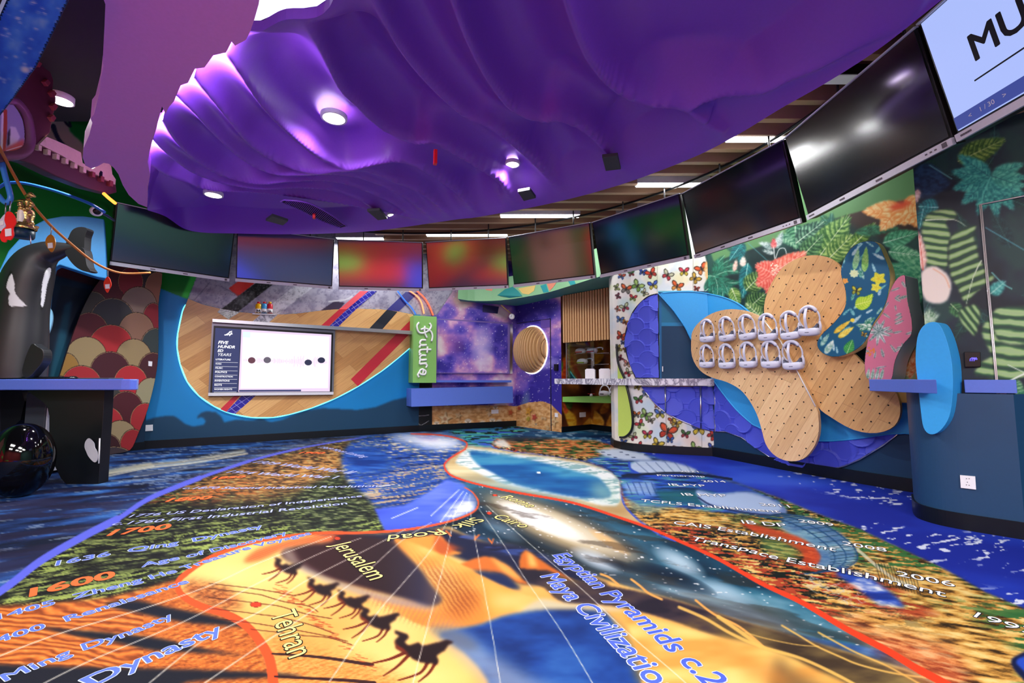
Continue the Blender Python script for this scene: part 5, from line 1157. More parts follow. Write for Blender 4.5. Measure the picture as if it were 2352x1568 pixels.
k = MB(); sheet_prism(k, B1, [(1272, 836), (1280, 836), (1280, 851), (1272, 851)], 0, .03, 0); tag(k.build('door_access_reader', M_blk, bevel=.003), 'small black access reader on the galaxy wall right of the planet door', 'card reader')
k = MB(); sheet_prism(k, B1, [(1274, 948), (1281, 949), (1281, 958), (1274, 957)], 0, .012, 0); tag(k.build('light_switch', M_white), 'small white switch plate at the sand line right of the planet door', 'switch')
k = MB(); sheet_prism(k, B1, [(1242, 735), (1263, 733), (1263, 751), (1242, 753)], 0, .008, 0); tag(k.build('room_sign', mat('sign_violet', (104, 78, 170), .5)), 'small violet room sign at the top right of the galaxy door', 'sign')
cp = atz(1178, 727, 2.13); c_ = empty('round_wall_clock', cp, 'small round white dial in the galaxy corner above the door', 'clock')
n = Vector((-.3, -.95, 0)).normalized(); X_ = Vector((n.y, -n.x, 0)); cp = Vector((.0, 8.98, 0))+Vector((0, 0, aty(1178, 727, 8.98).z)); c_.location = cp
MB().lathe([(0, .03), (.05, .032), (.056, .02), (.056, 0)], cp, 24, X=X_, Y=(0, 0, 1), Z=n).build('dial', M_white, c_)
k = MB(); k.tube([cp+n*.034, cp+n*.034+Vector((0, 0, .035))], .003, 4); k.build('minute_hand', M_ink, c_); MB().tube([cp+n*.034, cp+n*.034+X_*.022], .003, 4).build('hour_hand', M_ink, c_)
a_, b_ = aty(1176, 722, 9.0), aty(1151, 700, 8.8); tag(MB().tube([a_, b_], .008, 6).build('yellow_rod', mat('yellow_rod', (226, 200, 90), .4)), 'thin yellow rod leading up left from the round dial in the galaxy corner', 'rod')
# soffit
SF = [atz(x, y, 2.45) for x, y in smooth_pts([(1052, 686), (1090, 691), (1150, 689.5), (1210, 681), (1260, 671), (1310, 656), (1360, 640), (1404, 628)], 3, False)]
back = [Vector((1.40, 7.0, 2.45)), Vector((2.1, 8.1, 2.45)), Vector((1.5, 8.75, 2.45)), Vector((.9, 8.35, 2.45)), Vector((.10, 9.28, 2.45)), Vector((-1.0, 8.73, 2.45))]
P = SF+back[1:]; n = len(P); q = [p+Vector((0, 0, .44)) for p in P]; tr = tessellate_polygon([[Vector((p.x, p.y, 0)) for p in P]])
k = MB(); k.add(P, [tuple(t) for t in tr], 0); k.add(q, [tuple(t) for t in tr], 0)
for i in range(n): k.add([P[i], P[(i+1) % n], q[(i+1) % n], q[i]], [(0, 1, 2, 3)], 1 if i < len(SF)-1 else 0)
so = k.build('mint_soffit', [mat('soffit_teal', (64, 138, 132), .5), mat('soffit_mint', (146, 200, 150), .5)])
tag(so, 'curved mint green overhead soffit with a teal underside, over the niche and planet door', 'soffit')
SFS = Sheet([(p.x, p.y) for p in SF], (0, 0))
for P, c, nm in (([(1142, 678), (1160, 664), (1178, 658), (1190, 668), (1200, 680), (1170, 684)], (40, 150, 150), 'teal_wave'), ([(1190, 662), (1230, 655), (1226, 668), (1214, 676), (1200, 674)], (242, 208, 120), 'yellow_sun'), ([(1241, 656), (1254, 652), (1260, 670), (1248, 672)], (40, 160, 165), 'teal_block'), ([(1256, 651), (1280, 645), (1270, 660), (1262, 668)], (240, 150, 120), 'peach_leaf'), ([(1305, 646), (1318, 642), (1322, 652), (1310, 655)], (40, 160, 165), 'teal_block'), ([(1110, 655), (1134, 653), (1130, 668), (1116, 666)], (240, 160, 130), 'peach_leaf')):
    k = MB(); sheet_prism(k, SFS, P, -.002, .004, 0); k.build(nm, mat(nm, c, .5), so)
# ================================================================ display niche
NC = Canvas(1270, 640, 1440, 1010, 1, '5a2c14')
NC.poly([(1260, 600), (1450, 600), (1450, 1020), (1260, 1020)], cmix(NP(30, 40, 121, 3), [(.3, '3c1a0c'), (.5, '6e3614'), (.7, 'a85c1c')]))
for b, t, w_, c0, c1 in (((1292, 872), (1310, 780), 34, 'a86a10', 'e8a428'), ((1290, 830), (1330, 875), 22, '2c5c1c', '5c8c34'), ((1292, 880), (1294, 820), 16, 'b03414', 'e05a24'), ((1400, 868), (1412, 810), 26, 'c84c14', 'f08428'), ((1360, 840), (1380, 780), 26, 'a8660c', 'd8941c'), ((1318, 985), (1292, 935), 26, 'd88c14', 'f4c43c'), ((1300, 950), (1294, 925), 12, 'b8381c', 'e8642c'), ((1345, 990), (1356, 958), 30, 'c88414', 'e8b040'), ((1372, 990), (1366, 942), 30, 'd8901c', 'f4bc4c'), ((1400, 992), (1410, 935), 34, 'c87c18', 'eeb044'), ((1380, 950), (1396, 915), 20, 'a85c14', 'd88c2c'), ((1310, 940), (1296, 912), 18, '2c4c14', '54742c')):
    leaf(NC, b, t, w_, c0, c1, None, 4, .1, 1, False)
tag(painted_sheet('wall_niche', NB, 0, NB.L[-1], 0, 2.45, .01, NC, M_print), kind='structure')
ssn = empty('slatted_timber_screen', NF.p3(1353, 785, 0), 'vertical timber slat screen hanging over the display niche', 'slat screen')
k = MB(); sheet_prism(k, NF, [(1290, 676), (1415, 654), (1417, 776), (1292, 785)], -.02, .0, 0); k.build('backing', mat('screen_back', (60, 34, 20), .7), ssn)
M_bat = mat('timber_batten', (206, 160, 110), .45)
qa, zt = NF.loc(1291, 672, .05); qb, _ = NF.loc(1417, 655, .05)
_, zb1 = NF.loc(1292, 787, .05); zb2 = NF.loc(1417, 778, .05)[1]
for i in range(21):
    q = qa+(qb-qa)*(i+.5)/21; hw = (qb-qa)/21*.30; zb = zb1+(zb2-zb1)*i/20
    k = MB(); c = NF.to3(q, (2.44+zb)/2, .025); k.box(c, (hw*2, .05, 2.44-zb), 0, (NF.b[1]-NF.b[0]).normalized().to_3d(), NF.nrm(0).to_3d()); k.build('slat', M_bat, ssn)
k = MB(); sheet_prism(k, NF, [(1292, 911), (1418, 910), (1418, 926), (1292, 923)], -.55, .0, 0)
tag(k.build('green_display_shelf', mat('shelf_green', (132, 196, 88), .4), bevel=.003), 'bright green display shelf low in the flower niche', 'shelf')
gz = empty('glass_cabinet', NF.p3(1350, 868, -.3), 'clear glass display cabinet with two glass shelves inside the flower niche', 'display cabinet')
M_gl = mat('clear_glass', (235, 245, 245), .02, trans=1, spec=.5)
for x0, x1, y, of in ((1318, 1399, 812, -.12), (1318, 1399, 837, -.12)):
    a_ = NF.p3(x0, y, of); b_ = NF.p3(x1, y, of); d_ = (b_-a_); n_ = NF.nrm(0).to_3d(); k = MB(); k.box((a_+b_)/2-n_*.12-Vector((0, 0, (b_.z-a_.z)/2*0)), (d_.length, .24, .012), 0, Vector((d_.x, d_.y, 0)).normalized(), n_); k.build('glass_shelf', M_gl, gz)
k = MB(); a_ = NF.to3(.12, 1.2, -.05); k.box(NF.to3(.42, 1.28, -.06), (.62, .008, .70), 0, (NF.b[1]-NF.b[0]).normalized().to_3d(), NF.nrm(0).to_3d()); k.build('glass_door', M_gl, gz)
k = MB(); k.box(NF.to3(.115, 1.28, -.055), (.012, .02, .70), 0, (NF.b[1]-NF.b[0]).normalized().to_3d(), NF.nrm(0).to_3d()); k.build('door_edge', M_alu, gz)
M_hs = mat('headset_white', (226, 226, 236), .35)
def smartglass(x, y, s, label, acc, sh=NF, off=-.2, under=0):
    p = sh.p3(x, y, off); t = empty('display_headset', p, label, 'headset', 'headsets shown in the niche')
    u = (sh.b[1]-sh.b[0]).normalized().to_3d(); n_ = sh.nrm(0).to_3d(); Z_ = Vector((0, 0, 1))
    k = MB(); k.lathe([(0, 0), (.045*s, .004*s), (.058*s, .03*s), (.05*s, .06*s), (.025*s, .075*s), (0, .078*s)], p, 20, X=u*1.6, Y=n_*.8, Z=Z_); k.build('visor', M_hs, t)
    k = MB(); k.tube([p+u*(.08*s*math.cos(a)+.09*s)+Z_*(.045*s+.03*s*math.sin(a))-n_*.05*s*math.sin(a) for a in np.linspace(math.pi, 0, 12)], .008*s, 6); k.build('head_strap', M_hs, t)
    k = MB(); k.box(p+n_*.045*s+Z_*.02*s, (.11*s, .012, .018*s), 0, u, n_); k.build('front_trim', acc, t)
smartglass(1334, 812, 1.3, 'small white and red headset on the upper glass shelf, on the left', mat('trim_red', (190, 40, 50), .4)); smartglass(1360, 811, 1.3, 'small white headset on the upper glass shelf, on the right', mat('trim_red', (190, 40, 50), .4))
smartglass(1338, 836, 1.3, 'small white and green headset alone on the middle glass shelf', mat('trim_green', (140, 180, 50), .4))
def bandset(x, y, s, label):
    p = NF.p3(x, y, -.10); u = (NF.b[1]-NF.b[0]).normalized().to_3d(); n_ = NF.nrm(0).to_3d(); Z_ = Vector((0, 0, 1)); t = empty('vr_display_headset', p, label, 'headset', 'headsets shown in the niche')
    k = MB(); k.lathe([(0, 0), (.06*s, .0), (.07*s, .03*s), (.06*s, .075*s), (0, .085*s)], p, 20, X=u*1.25, Y=n_*.7, Z=Z_); k.build('visor', M_hs, t)
    k = MB(); k.tube([p+u*.085*s*math.cos(a)+Z_*(.06*s+.10*s*math.sin(a))-n_*.03 for a in np.linspace(0, math.pi, 16)], .010*s, 6); k.build('overhead_strap', M_hs, t)
    k = MB(); k.box(p+n_*.045*s+Z_*.035*s, (.06*s, .014, .012*s), 0, u, n_); k.build('front_slot', M_blk, t)
bandset(1387, 910, 1.15, 'white VR headset with raised strap on the green shelf, left one'); bandset(1410, 910, 1.15, 'white VR headset with raised strap on the green shelf, right one next to the column')
p = NF.p3(1358, 911, -.1); t = empty('model_aircraft', p, 'tiny red and white model on the green shelf left of the VR headsets', 'model')
MB().lathe([(0, 0), (.03, .01), (.02, .05), (0, .055)], p, 12).build('body', M_hs, t); MB().box(p+Vector((0, 0, .05)), (.12, .02, .008)).build('wing', mat('trim_red', (190, 40, 50), .4), t)
k = MB(); sheet_prism(k, NB, [(1332, 947), (1346, 946), (1346, 957), (1332, 958)], 0, .01, 0); tag(k.build('wall_socket', M_white), 'white socket plate on the tulip print below the green shelf', 'socket')
# marble counter
MC = Sheet([(.72, 7.75), (1.10, 7.0), (1.38, 6.35), (1.58, 5.98), (1.85, 5.78), (2.46, 5.56)], (-1, 1))
fr = [MC.to3(L, .955, 0) for L in np.linspace(0, MC.L[-1], 24)]; bk = [Vector((2.44, 5.74, .955)), Vector((2.15, 5.86, .955)), Vector((1.82, 5.99, .955)), Vector((1.64, 6.14, .955)), Vector((1.55, 6.28, .955)), Vector((1.5, 6.5, .955)), Vector((1.60, 6.9, .955)), Vector((1.55, 7.25, .955)), Vector((.98, 7.9, .955))]
P = fr+bk; n = len(P); tr = tessellate_polygon([[Vector((p.x, p.y, 0)) for p in P]]); q = [p-Vector((0, 0, .088)) for p in P]
k = MB(); k.add(P, [tuple(t) for t in tr]); k.add(q, [tuple(t) for t in tr]); k.add(P+q, [(i, (i+1) % n, n+(i+1) % n, n+i) for i in range(n)])
tag(k.build('marble_counter', marblemat('counter_marble', (222, 222, 230), (112, 112, 132), 3.2, .2)), 'white veined marble counter wrapping round the butterfly column', 'counter')
for x, w_, lb in ((1358, .15, 'left white carton on the marble counter in front of the niche'), (1392, .17, 'right white carton on the marble counter beside the column')):
    p = aty(x, 869, 7.0 if x < 1370 else 6.85); p.z = .955; t = empty('white_carton', p, lb, 'box', 'white cartons on the marble counter')
    MB().box(p+Vector((0, .06, .07)), (w_, w_*.8, .14), 0, (.95, -.3, 0), (.3, .95, 0)).build('carton', M_white, t, bevel=.002)
    MB().box(p+Vector((0, .06, .146)), (w_*.8, w_*.6, .012), 0, (.95, -.3, 0), (.3, .95, 0)).build('lid', M_hs, t)
# ================================================================ butterfly column
BC = Canvas(1395, 540, 1660, 1060, 1, 'e6e2d8')
BC.poly([(1380, 520), (1680, 520), (1680, 1080), (1380, 1080)], cmix(NP(26, 30, 131, 3), [(.3, 'd6dfe4'), (.45, 'ebe8e2'), (.6, 'f0ece2'), (.75, 'e2e6c8')]))
for x, y, c in ((1452, 760, 'f0b8a0'), (1500, 640, 'cfe0b0'), (1560, 640, 'f4e8a8'), (1470, 660, 'a8d8e4'), (1440, 700, 'b8e0dc'), (1490, 930, 'c8e4f0'), (1470, 990, 'd8ecb8'), (1590, 1010, 'f4d8c0'), (1520, 1000, 'c8e8f0')): BC.glow(x, y, 26, 20, c, .4, .7)
BFS = [(1427, 634, 9, .3, 'e04c2c', '3c68c8'), (1450, 628, 8, -.2, '3c7c3c', 'c03844'), (1476, 625, 9, .2, '3050c0', '4868d0'), (1496, 628, 13, -.5, 'e0482c', 'c8382c'), (1438, 664, 13, .2, 'e8642c', '8c8880'), (1464, 657, 14, .6, 'a8cc70', '7cb048'), (1500, 655, 12, -.2, '3c60c8', 'd8cc50'), (1480, 672, 9, 1, 'd8d4b0', 'a8bc78'), (1533, 632, 13, .5, 'c8c8a8', 'd83848'), (1571, 624, 12, 0, 'e03850', 'e8cc38'), (1596, 640, 13, .7, 'e8b83c', 'd8a830'), (1555, 658, 14, .3, 'e8642c', 'f0a040'), (1612, 618, 15, -.5, 'e85c28', 'f09048'), (1600, 663, 7, .2, 'c03828', 'a02820'),
       (1416, 660, 8, 1.3, 'b8c878', 'a0b060'), (1419, 680, 7, 1.2, '8c2c50', 'b04060'), (1454, 684, 9, .2, 'e04048', '9cc860'), (1435, 706, 11, -.4, 'c8d8a8', 'c84060'), (1418, 710, 7, 1, 'e87058', 'f0a890'), (1424, 734, 9, .2, '5080d8', '80a8e0'), (1436, 740, 7, .4, 'e8902c', 'c8401c'), (1427, 772, 12, .3, 'e85c2c', 'c83c28'), (1431, 787, 6, .1, '4868c0', '3858b0'), (1421, 800, 8, 1.2, 'c8b848', 'a89838'), (1438, 803, 7, -.3, 'a85030', '707068'), (1425, 822, 7, 1.1, 'b03c50', '8c2c40'), (1441, 835, 10, .2, 'e89080', 'f0c0a8'), (1443, 856, 10, .6, 'c0c8a0', 'd03048'),
       (1467, 918, 11, -.2, '48883c', 'd83c48'), (1462, 952, 9, .1, 'e87830', '808078'), (1483, 953, 14, .5, 'a8cc78', '78b048'), (1495, 965, 9, .3, 'b8b8a0', '988c78'), (1470, 974, 11, -.6, 'd84048', '9cc068'), (1487, 998, 12, 0, 'c83858', 'd8c838'), (1455, 1003, 10, -.5, 'c0c898', 'c03858'), (1533, 992, 21, .3, 'e8582c', 'c83c24'), (1516, 950, 13, 0, '4878d0', 'd8d050'), (1545, 965, 10, -.3, 'e0603c', 'f0a058'), (1553, 972, 12, .4, 'e0c040', 'c8a838'), (1574, 997, 11, .2, '48803c', 'c03c48'), (1510, 1020, 14, .5, 'e8cc48', 'd8b838'), (1539, 1010, 9, .1, '4068c8', '5080d8'), (1467, 1024, 10, -.4, 'd83c40', 'c03030'), (1605, 985, 17, 0, '3c60c8', 'e8cc38'), (1595, 1030, 14, .6, 'a0c868', '70a848'), (1636, 1000, 13, .8, 'e0483c', 'd03830'), (1556, 1034, 12, .1, 'e87030', 'd8542c'), (1432, 1015, 8, .2, '4870c8', '3050a8'), (1635, 1028, 11, .3, '3858c0', '88b0e0'), (1464, 888, 9, .3, 'e0d050', 'c8b840'), (1483, 905, 9, .2, '5078d0', 'b0c8e8'), (1510, 932, 8, .2, 'e86040', 'f0a070')]
for b in BFS: butterfly(BC, *b)
for x in (1509.5, 1530, 1612, 1592): BC.line([(x, 540), (x, 672 if x in (1509.5, 1592) else 540)] if x in (1509.5, 1592) else [(x, 880), (x, 1060)], .9, '8a8478')
# flower border of the jungle wall bleeding onto the column edge
BC.poly([(1620, 590), (1628, 620), (1632, 650), (1628, 675), (1670, 690), (1670, 560), (1618, 560)], '123c38', .8)
leaf(BC, (1622, 600), (1630, 662), 13, 'f0a860', 'fcd8a0', None, 3); leaf(BC, (1618, 670), (1700, 600), 44, '1c5c4c', '3c8c70', 'b8e0c0', 5)
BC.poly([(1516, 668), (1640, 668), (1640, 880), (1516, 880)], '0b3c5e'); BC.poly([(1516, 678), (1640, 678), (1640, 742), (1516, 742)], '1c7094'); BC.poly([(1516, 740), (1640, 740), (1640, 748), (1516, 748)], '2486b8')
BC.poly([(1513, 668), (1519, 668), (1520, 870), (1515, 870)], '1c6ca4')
ECW = Sheet([tuple(p) for p in EC.b]+[tuple(p) for p in CW.b[1:]], (-2, 2))
tag(painted_sheet('wall_column', EC, 0, EC.L[-1], 0, CEIL, .0055, BC, M_print), kind='structure')
# cabinet recess frame and its door
k = MB(); sheet_prism(k, EC, [(1512, 668), (1592, 667), (1592, 670), (1512, 671)], 0, .03, 0); tag(k.build('recess_light_trim', mat('teal_trim', (90, 170, 190), .4)), 'thin teal trim over the dark blue recess in the butterfly column', 'trim')
k = MB(); sheet_prism(k, EC, [(1521, 841), (1523, 841), (1523, 853), (1521, 853)], 0, .03, 0); tag(k.build('cabinet_handle', M_white), 'slim white handle on the dark blue recess door', 'handle')
# relief of fish scales
M_scale = mat('scale_blue', (72, 84, 208), .55, bump=(.25, 260))
X5 = lambda *L: [(1400+x/2.904, 560+y/2.904) for x, y in L]
X6 = lambda *L: [(1800+x/1.866, 400+y/1.866) for x, y in L]
def inside(P, q, z):
    r = np.zeros(q.shape, bool)
    for (xa, ya), (xb, yb) in zip(P, P[1:]+P[:1]):
        if ya == yb: continue
        r ^= ((z > min(ya, yb)) & (z <= max(ya, yb))) & (q < xa+(z-ya)*(xb-xa)/(yb-ya))
    return r
def relief(name, sh, pts, label, cat, trimmat, ds=.005, W=.30, base=.004, tint=M_scale, trim=True, par=None, flat=False):
    P = [sh.loc(x, y, .01) for x, y in pts]; qs = [p[0] for p in P]; zs = [p[1] for p in P]
    Q = np.arange(min(qs), max(qs), ds); Z_ = np.arange(min(zs), max(zs), ds); QQ, ZZ = np.meshgrid(Q, Z_, indexing='ij')
    h = np.zeros(QQ.shape); Rr_ = W*.40; Hh = W*.5
    j0, j1 = int(min(zs)/Hh)-2, int(max(zs)/Hh)+2; i0, i1 = int(min(qs)/W)-2, int(max(qs)/W)+2
    for j in range(j0, j1 if not flat else j0):
        for i in range(i0, i1):
            cq = i*W+(j % 2)*W/2; cz = j*Hh; d = np.hypot(QQ-cq, ZZ-cz); up = (ZZ-cz)/Rr_*(1 if (j+i) % 2 else -1)
            v = np.where(d < Rr_, .004+.030*(up*.5+.5)**1.3+.004*(d > Rr_-.012), 0); h = np.maximum(h, v)
    ins = inside(P, QQ, ZZ); V = np.zeros(QQ.shape+(3,))
    for a, q in enumerate(Q):
        p0 = sh.to3(q, 0, 0); p1 = sh.to3(q, 0, 1); nx, ny = p1.x-p0.x, p1.y-p0.y
        V[a, :, 0] = p0.x+nx*(base+h[a]); V[a, :, 1] = p0.y+ny*(base+h[a]); V[a, :, 2] = Z_
    nq, nz = QQ.shape; idx = np.arange(nq*nz).reshape(nq, nz); m = ins[:-1, :-1] & ins[1:, :-1] & ins[1:, 1:] & ins[:-1, 1:]
    fc = np.stack([idx[:-1, :-1][m], idx[1:, :-1][m], idx[1:, 1:][m], idx[:-1, 1:][m]], -1)
    used = np.unique(fc); mp_ = np.zeros(nq*nz, int); mp_[used] = np.arange(len(used)); VV = V.reshape(-1, 3)[used]; fc = mp_[fc]
    me = bpy.data.meshes.new(name); me.from_pydata(VV.tolist(), [], fc.tolist()); me.materials.append(tint); me.polygons.foreach_set('use_smooth', np.ones(len(fc), bool))
    t = par or empty(name, sh.to3(P[0][0], P[0][1], 0), label, cat); link('face' if flat else 'scale_relief', me, t)
    k = MB(); n = len(P); k.add([sh.to3(q, z, base) for q, z in P]+[sh.to3(q, z, 0.001) for q, z in P], [(i, (i+1) % n, n+(i+1) % n, n+i) for i in range(n)]); k.build('edge_band', trimmat, t)
    if trim: MB().tube([sh.to3(q, z, base+(.0 if flat else .008)) for q, z in P], .008, 6, closed=True).build('edge_trim', trimmat, t)
    return t
SCA = [(1512, 674), (1490, 680), (1472, 694), (1455, 715), (1444, 740), (1437, 765), (1436, 790), (1440, 815), (1450, 842), (1460, 868), (1514, 868)]
relief('scale_wall_panel', EC, smooth_pts(SCA[:-1], 4, False).tolist()+[SCA[-1]], 'blue fish-scale relief panel left of the dark recess, above the marble counter', 'wall panel', M_black)
SCB = [(1474, 888), (1486, 905), (1503, 925), (1517, 938), (1531, 949), (1550, 959), (1572, 969), (1606, 983), (1641, 991), (1641, 887)]
relief('scale_cabinet_front', EC, SCB, 'blue fish-scale cabinet front under the marble counter on the column', 'cabinet', M_alu)
for x, y0, y1 in ((1528, 886, 947), (1609, 886, 984)):
    k = MB(); k.tube([EC.p3(x, y0, .03), EC.p3(x+1, y1, .03)], .011, 6); tag(k.build('steel_edge_strip', M_alu), ('left' if x < 1550 else 'right')+' vertical steel strip between the blue scale cabinet fronts', 'trim')
SCC = [(1642, 872), (1662, 901), (1693, 939), (1727, 972), (1760, 990), (1810, 1006), (1886, 1012), (1961, 1008), (2030, 998), (2062, 997), (2030, 1022), (1977, 1054), (1940, 1070), (1907, 1078), (1865, 1078), (1813, 1069), (1772, 1052), (1737, 1028), (1703, 1004), (1668, 991), (1643, 991)]
relief('scale_wall_band', CW, SCC, 'violet-blue fish-scale relief band sweeping under the pegboards on the navy wall', 'wall panel', M_alu, .006)
# lime leaf with black outline on the column edge
M_limew = mat('lime_leaf', (176, 200, 92), .5)
k = MB(); LM = [(1418, 822), (1424, 845), (1434, 868), (1440, 890), (1447, 920), (1452, 950), (1453, 975), (1448, 992), (1436, 1003), (1424, 1004), (1420, 1000), (1419, 900)]
lt = empty('lime_leaf_panel', EC.p3(1435, 1000, .03), 'lime green leaf-shaped panel with thick black outline on the left edge of the column', 'wall panel')
EL = Sheet([(1.44, 6.46), (1.47, 6.27), (1.62, 6.08), (1.8, 5.95)], (-1, 1))
sheet_prism(k, EL, LM, 0, .012, 0); k.build('leaf_face', M_limew, lt)
MB().tube([EL.p3(x, y, .014) for x, y in smooth_pts([(1416, 790)]+LM[:-2], 4, False)], .016, 6).build('outline', M_black, lt)
# ================================================================ jungle wall C
JC = Canvas(1600, 360, 2170, 1100, 1.5, '14302e')
JA = [(1580, 300), (2200, 300), (2200, 1120), (1580, 1120)]
JC.poly(JA, cmix(NP(60, 60, 141, 4), [(.3, '0c2426'), (.5, '163a38'), (.7, '1f5048')]))
J3 = lambda x, y: (1560+x/4.055, 400+y/4.055)
JC.poly([(1920, 490), (2000, 440), (2140, 420), (2140, 520), (2060, 560), (1960, 520)], '3a2a24', 8)
JC.poly([(1560, 360), (2130, 360), (2130, 452), (2060, 462), (1990, 480), (1880, 512), (1760, 560), (1640, 600)], '5c8c58', 1.5)
JC.poly([(1560, 360), (2130, 360), (2130, 452), (2060, 462), (1990, 480), (1880, 512), (1760, 560), (1640, 600)], '5c8c58', 1.5)
for i in range(30):
    x, y, a = rr.uniform(1620, 2140), rr.uniform(500, 900), rr.uniform(0, 6.28); L_ = rr.uniform(30, 60); leaf(JC, (x, y), (x+L_*math.cos(a), y+L_*math.sin(a)), L_*.45, rr.choice(['143c38', '1a4a40', '2a5a34']), rr.choice(['2a6a5c', '3c7c54', '4c8c50']), '8cc0a0', 5, 0, .6)
monstera(JC, J3(330, 950), 62, .2, '14503f', '2c8c6c', 8); monstera(JC, J3(330, 950), 60, 1.9, '14503f', '3aa080', 6); monstera(JC, J3(2230, 1010), 90, 3.3, '2c8c6a', '88d8a0', 8)
leaf(JC, J3(640, 830), J3(590, 1160), 34, '0f5c64', '2c9c9c', 'b8f0e0', 7); leaf(JC, J3(580, 650), J3(470, 800), 26, '0c4c54', '1f8c8c', 'a8e0d8', 7); leaf(JC, J3(600, 640), J3(560, 830), 20, '0c4c54', '1f8c8c', None, 6)
leaf(JC, J3(1080, 460), J3(1090, 700), 50, '1c5840', '70b080', 'e8f4e0', 6); leaf(JC, J3(950, 560), J3(1090, 680), 24, '2c6c54', 'a0d0a8', None, 5)
leaf(JC, J3(1090, 640), J3(1350, 440), 50, '163c34', '7fb08c', 'e0f0d8', 7); leaf(JC, J3(1280, 800), J3(1590, 380), 82, '2a5c2c', '9cc46c', 'eef4d4', 8); leaf(JC, J3(1150, 760), J3(1340, 560), 48, '1e4c30', '7cb070', 'e0ecc8', 6); leaf(JC, J3(1380, 800), J3(1620, 560), 56, '34662c', 'b8d478', 'f0f4d0', 7)
leaf(JC, J3(1600, 680), J3(1830, 450), 36, '2c5c20', 'a4c85c', 'f0f4d0', 7); leaf(JC, J3(1640, 540), J3(2060, 500), 26, '1c4c38', '3c8c64', None, 6); leaf(JC, J3(1900, 640), J3(2240, 540), 44, '2c7c58', '68c494', 'd8f4dc', 6)
leaf(JC, J3(1950, 720), J3(2260, 760), 40, '3c9468', 'a4e4b4', 'e8fce8', 6)
leaf(JC, J3(620, 1080), J3(800, 900), 50, '244c24', 'a8cc74', 'e8f4cc', 7); leaf(JC, J3(640, 1250), J3(800, 1110), 52, '1c4424', '98c870', 'f0f8d8', 7); leaf(JC, J3(760, 1330), J3(620, 1200), 40, '3c6c34', 'd0e498', 'f8fce0', 6); leaf(JC, J3(490, 1060), J3(560, 1230), 30, '4c7c30', 'b8d478', 'f4f8d8', 6)
leaf(JC, J3(890, 690), J3(735, 630), 16, '6c8c88', 'dce8e4', None, 3); leaf(JC, J3(900, 690), J3(965, 530), 18, '6c8c88', 'e4ece8', None, 3); leaf(JC, J3(885, 740), J3(770, 705), 10, '8ca4a0', 'e4ece8', None, 3); leaf(JC, J3(880, 690), J3(880, 590), 14, 'c83c48', 'f08c84', None, 3); leaf(JC, J3(880, 860), J3(760, 810), 12, '8ca4a0', 'e4ece8', None, 3)
JC.line([J3(880, 680), J3(890, 780), J3(900, 850)], 2, 'e8f0ec', 3); JC.line([J3(900, 780), J3(930, 700), J3(980, 690), J3(1000, 740)], 1.6, 'e8f0ec', 4); JC.line([J3(640, 640), J3(850, 830)], 1.2, '58a0a8')
for a in (.9, 1.9, 2.6, 3.6, 5.4): leaf(JC, J3(890, 930), (J3(890, 930)[0]+50*math.cos(a), J3(890, 930)[1]+50*math.sin(a)), 52, 'e4584c', 'f8a08c', 'fcc8b8', 6)
leaf(JC, J3(900, 900), J3(1190, 720), 46, 'e8604c', 'fab49c', 'fcd0c0', 6)
for _ in range(24): a = rr.uniform(0, 6.28); JC.ell(J3(890, 880)[0]+rr.uniform(-9, 9), J3(890, 880)[1]+rr.uniform(-14, 14), 1.6, 1.6, 'fcecd0')
leaf(JC, J3(590, 860), J3(600, 760), 16, 'f0d8c8', 'fcf0e4', None, 3); leaf(JC, J3(510, 905), J3(535, 790), 11, 'e8a898', 'fcead8', None, 3)
for a, b, w_ in (((2090, 330), (1700, 350), 44), ((2050, 300), (1870, 530), 46), ((2080, 290), (2100, 480), 60), ((2120, 280), (2240, 500), 46), ((2100, 240), (2260, 330), 40)): leaf(JC, J3(*a), J3(*b), w_*1.15, 'f09c50', 'fce0a0', 'f0803c', 4)
JC.ell(*J3(2060, 290), 26, 8, 'e4502c', rot=-.3, soft=4)
# grey-blue lower wall (flat navy)
JC.poly([(1560, 680), (1700, 700), (1757, 800), (1800, 900), (2000, 960), (2180, 930), (2180, 1120), (1560, 1120)], '153e62', 1)
tag(painted_sheet('wall_right_back', CW, 0, CW.L[-1], 0, CEIL, .0065, JC, M_print), kind='structure')
# blue wave panel
M_wave = mat('wave_blue', (48, 156, 224), .5)
WV = [(1513, 674), (1553, 671), (1593, 671), (1641, 677), (1682, 689), (1717, 711), (1760, 760), (1800, 850), (1850, 900), (1950, 930), (2060, 927), (2105, 916), (2126, 992), (2080, 994), (2030, 998), (1961, 1008), (1886, 1012), (1800, 1003), (1744, 980), (1727, 970), (1693, 939), (1662, 901), (1641, 872), (1612, 825), (1586, 777), (1572, 749), (1548, 715), (1530, 693)]
relief('blue_wave_wall', ECW, smooth_pts(WV[:-1], 3, False).tolist(), 'large light blue wave-shaped wall piece sweeping from the recess behind the pegboards', 'wall panel', M_wave, .006, base=.035, tint=M_wave, flat=True)
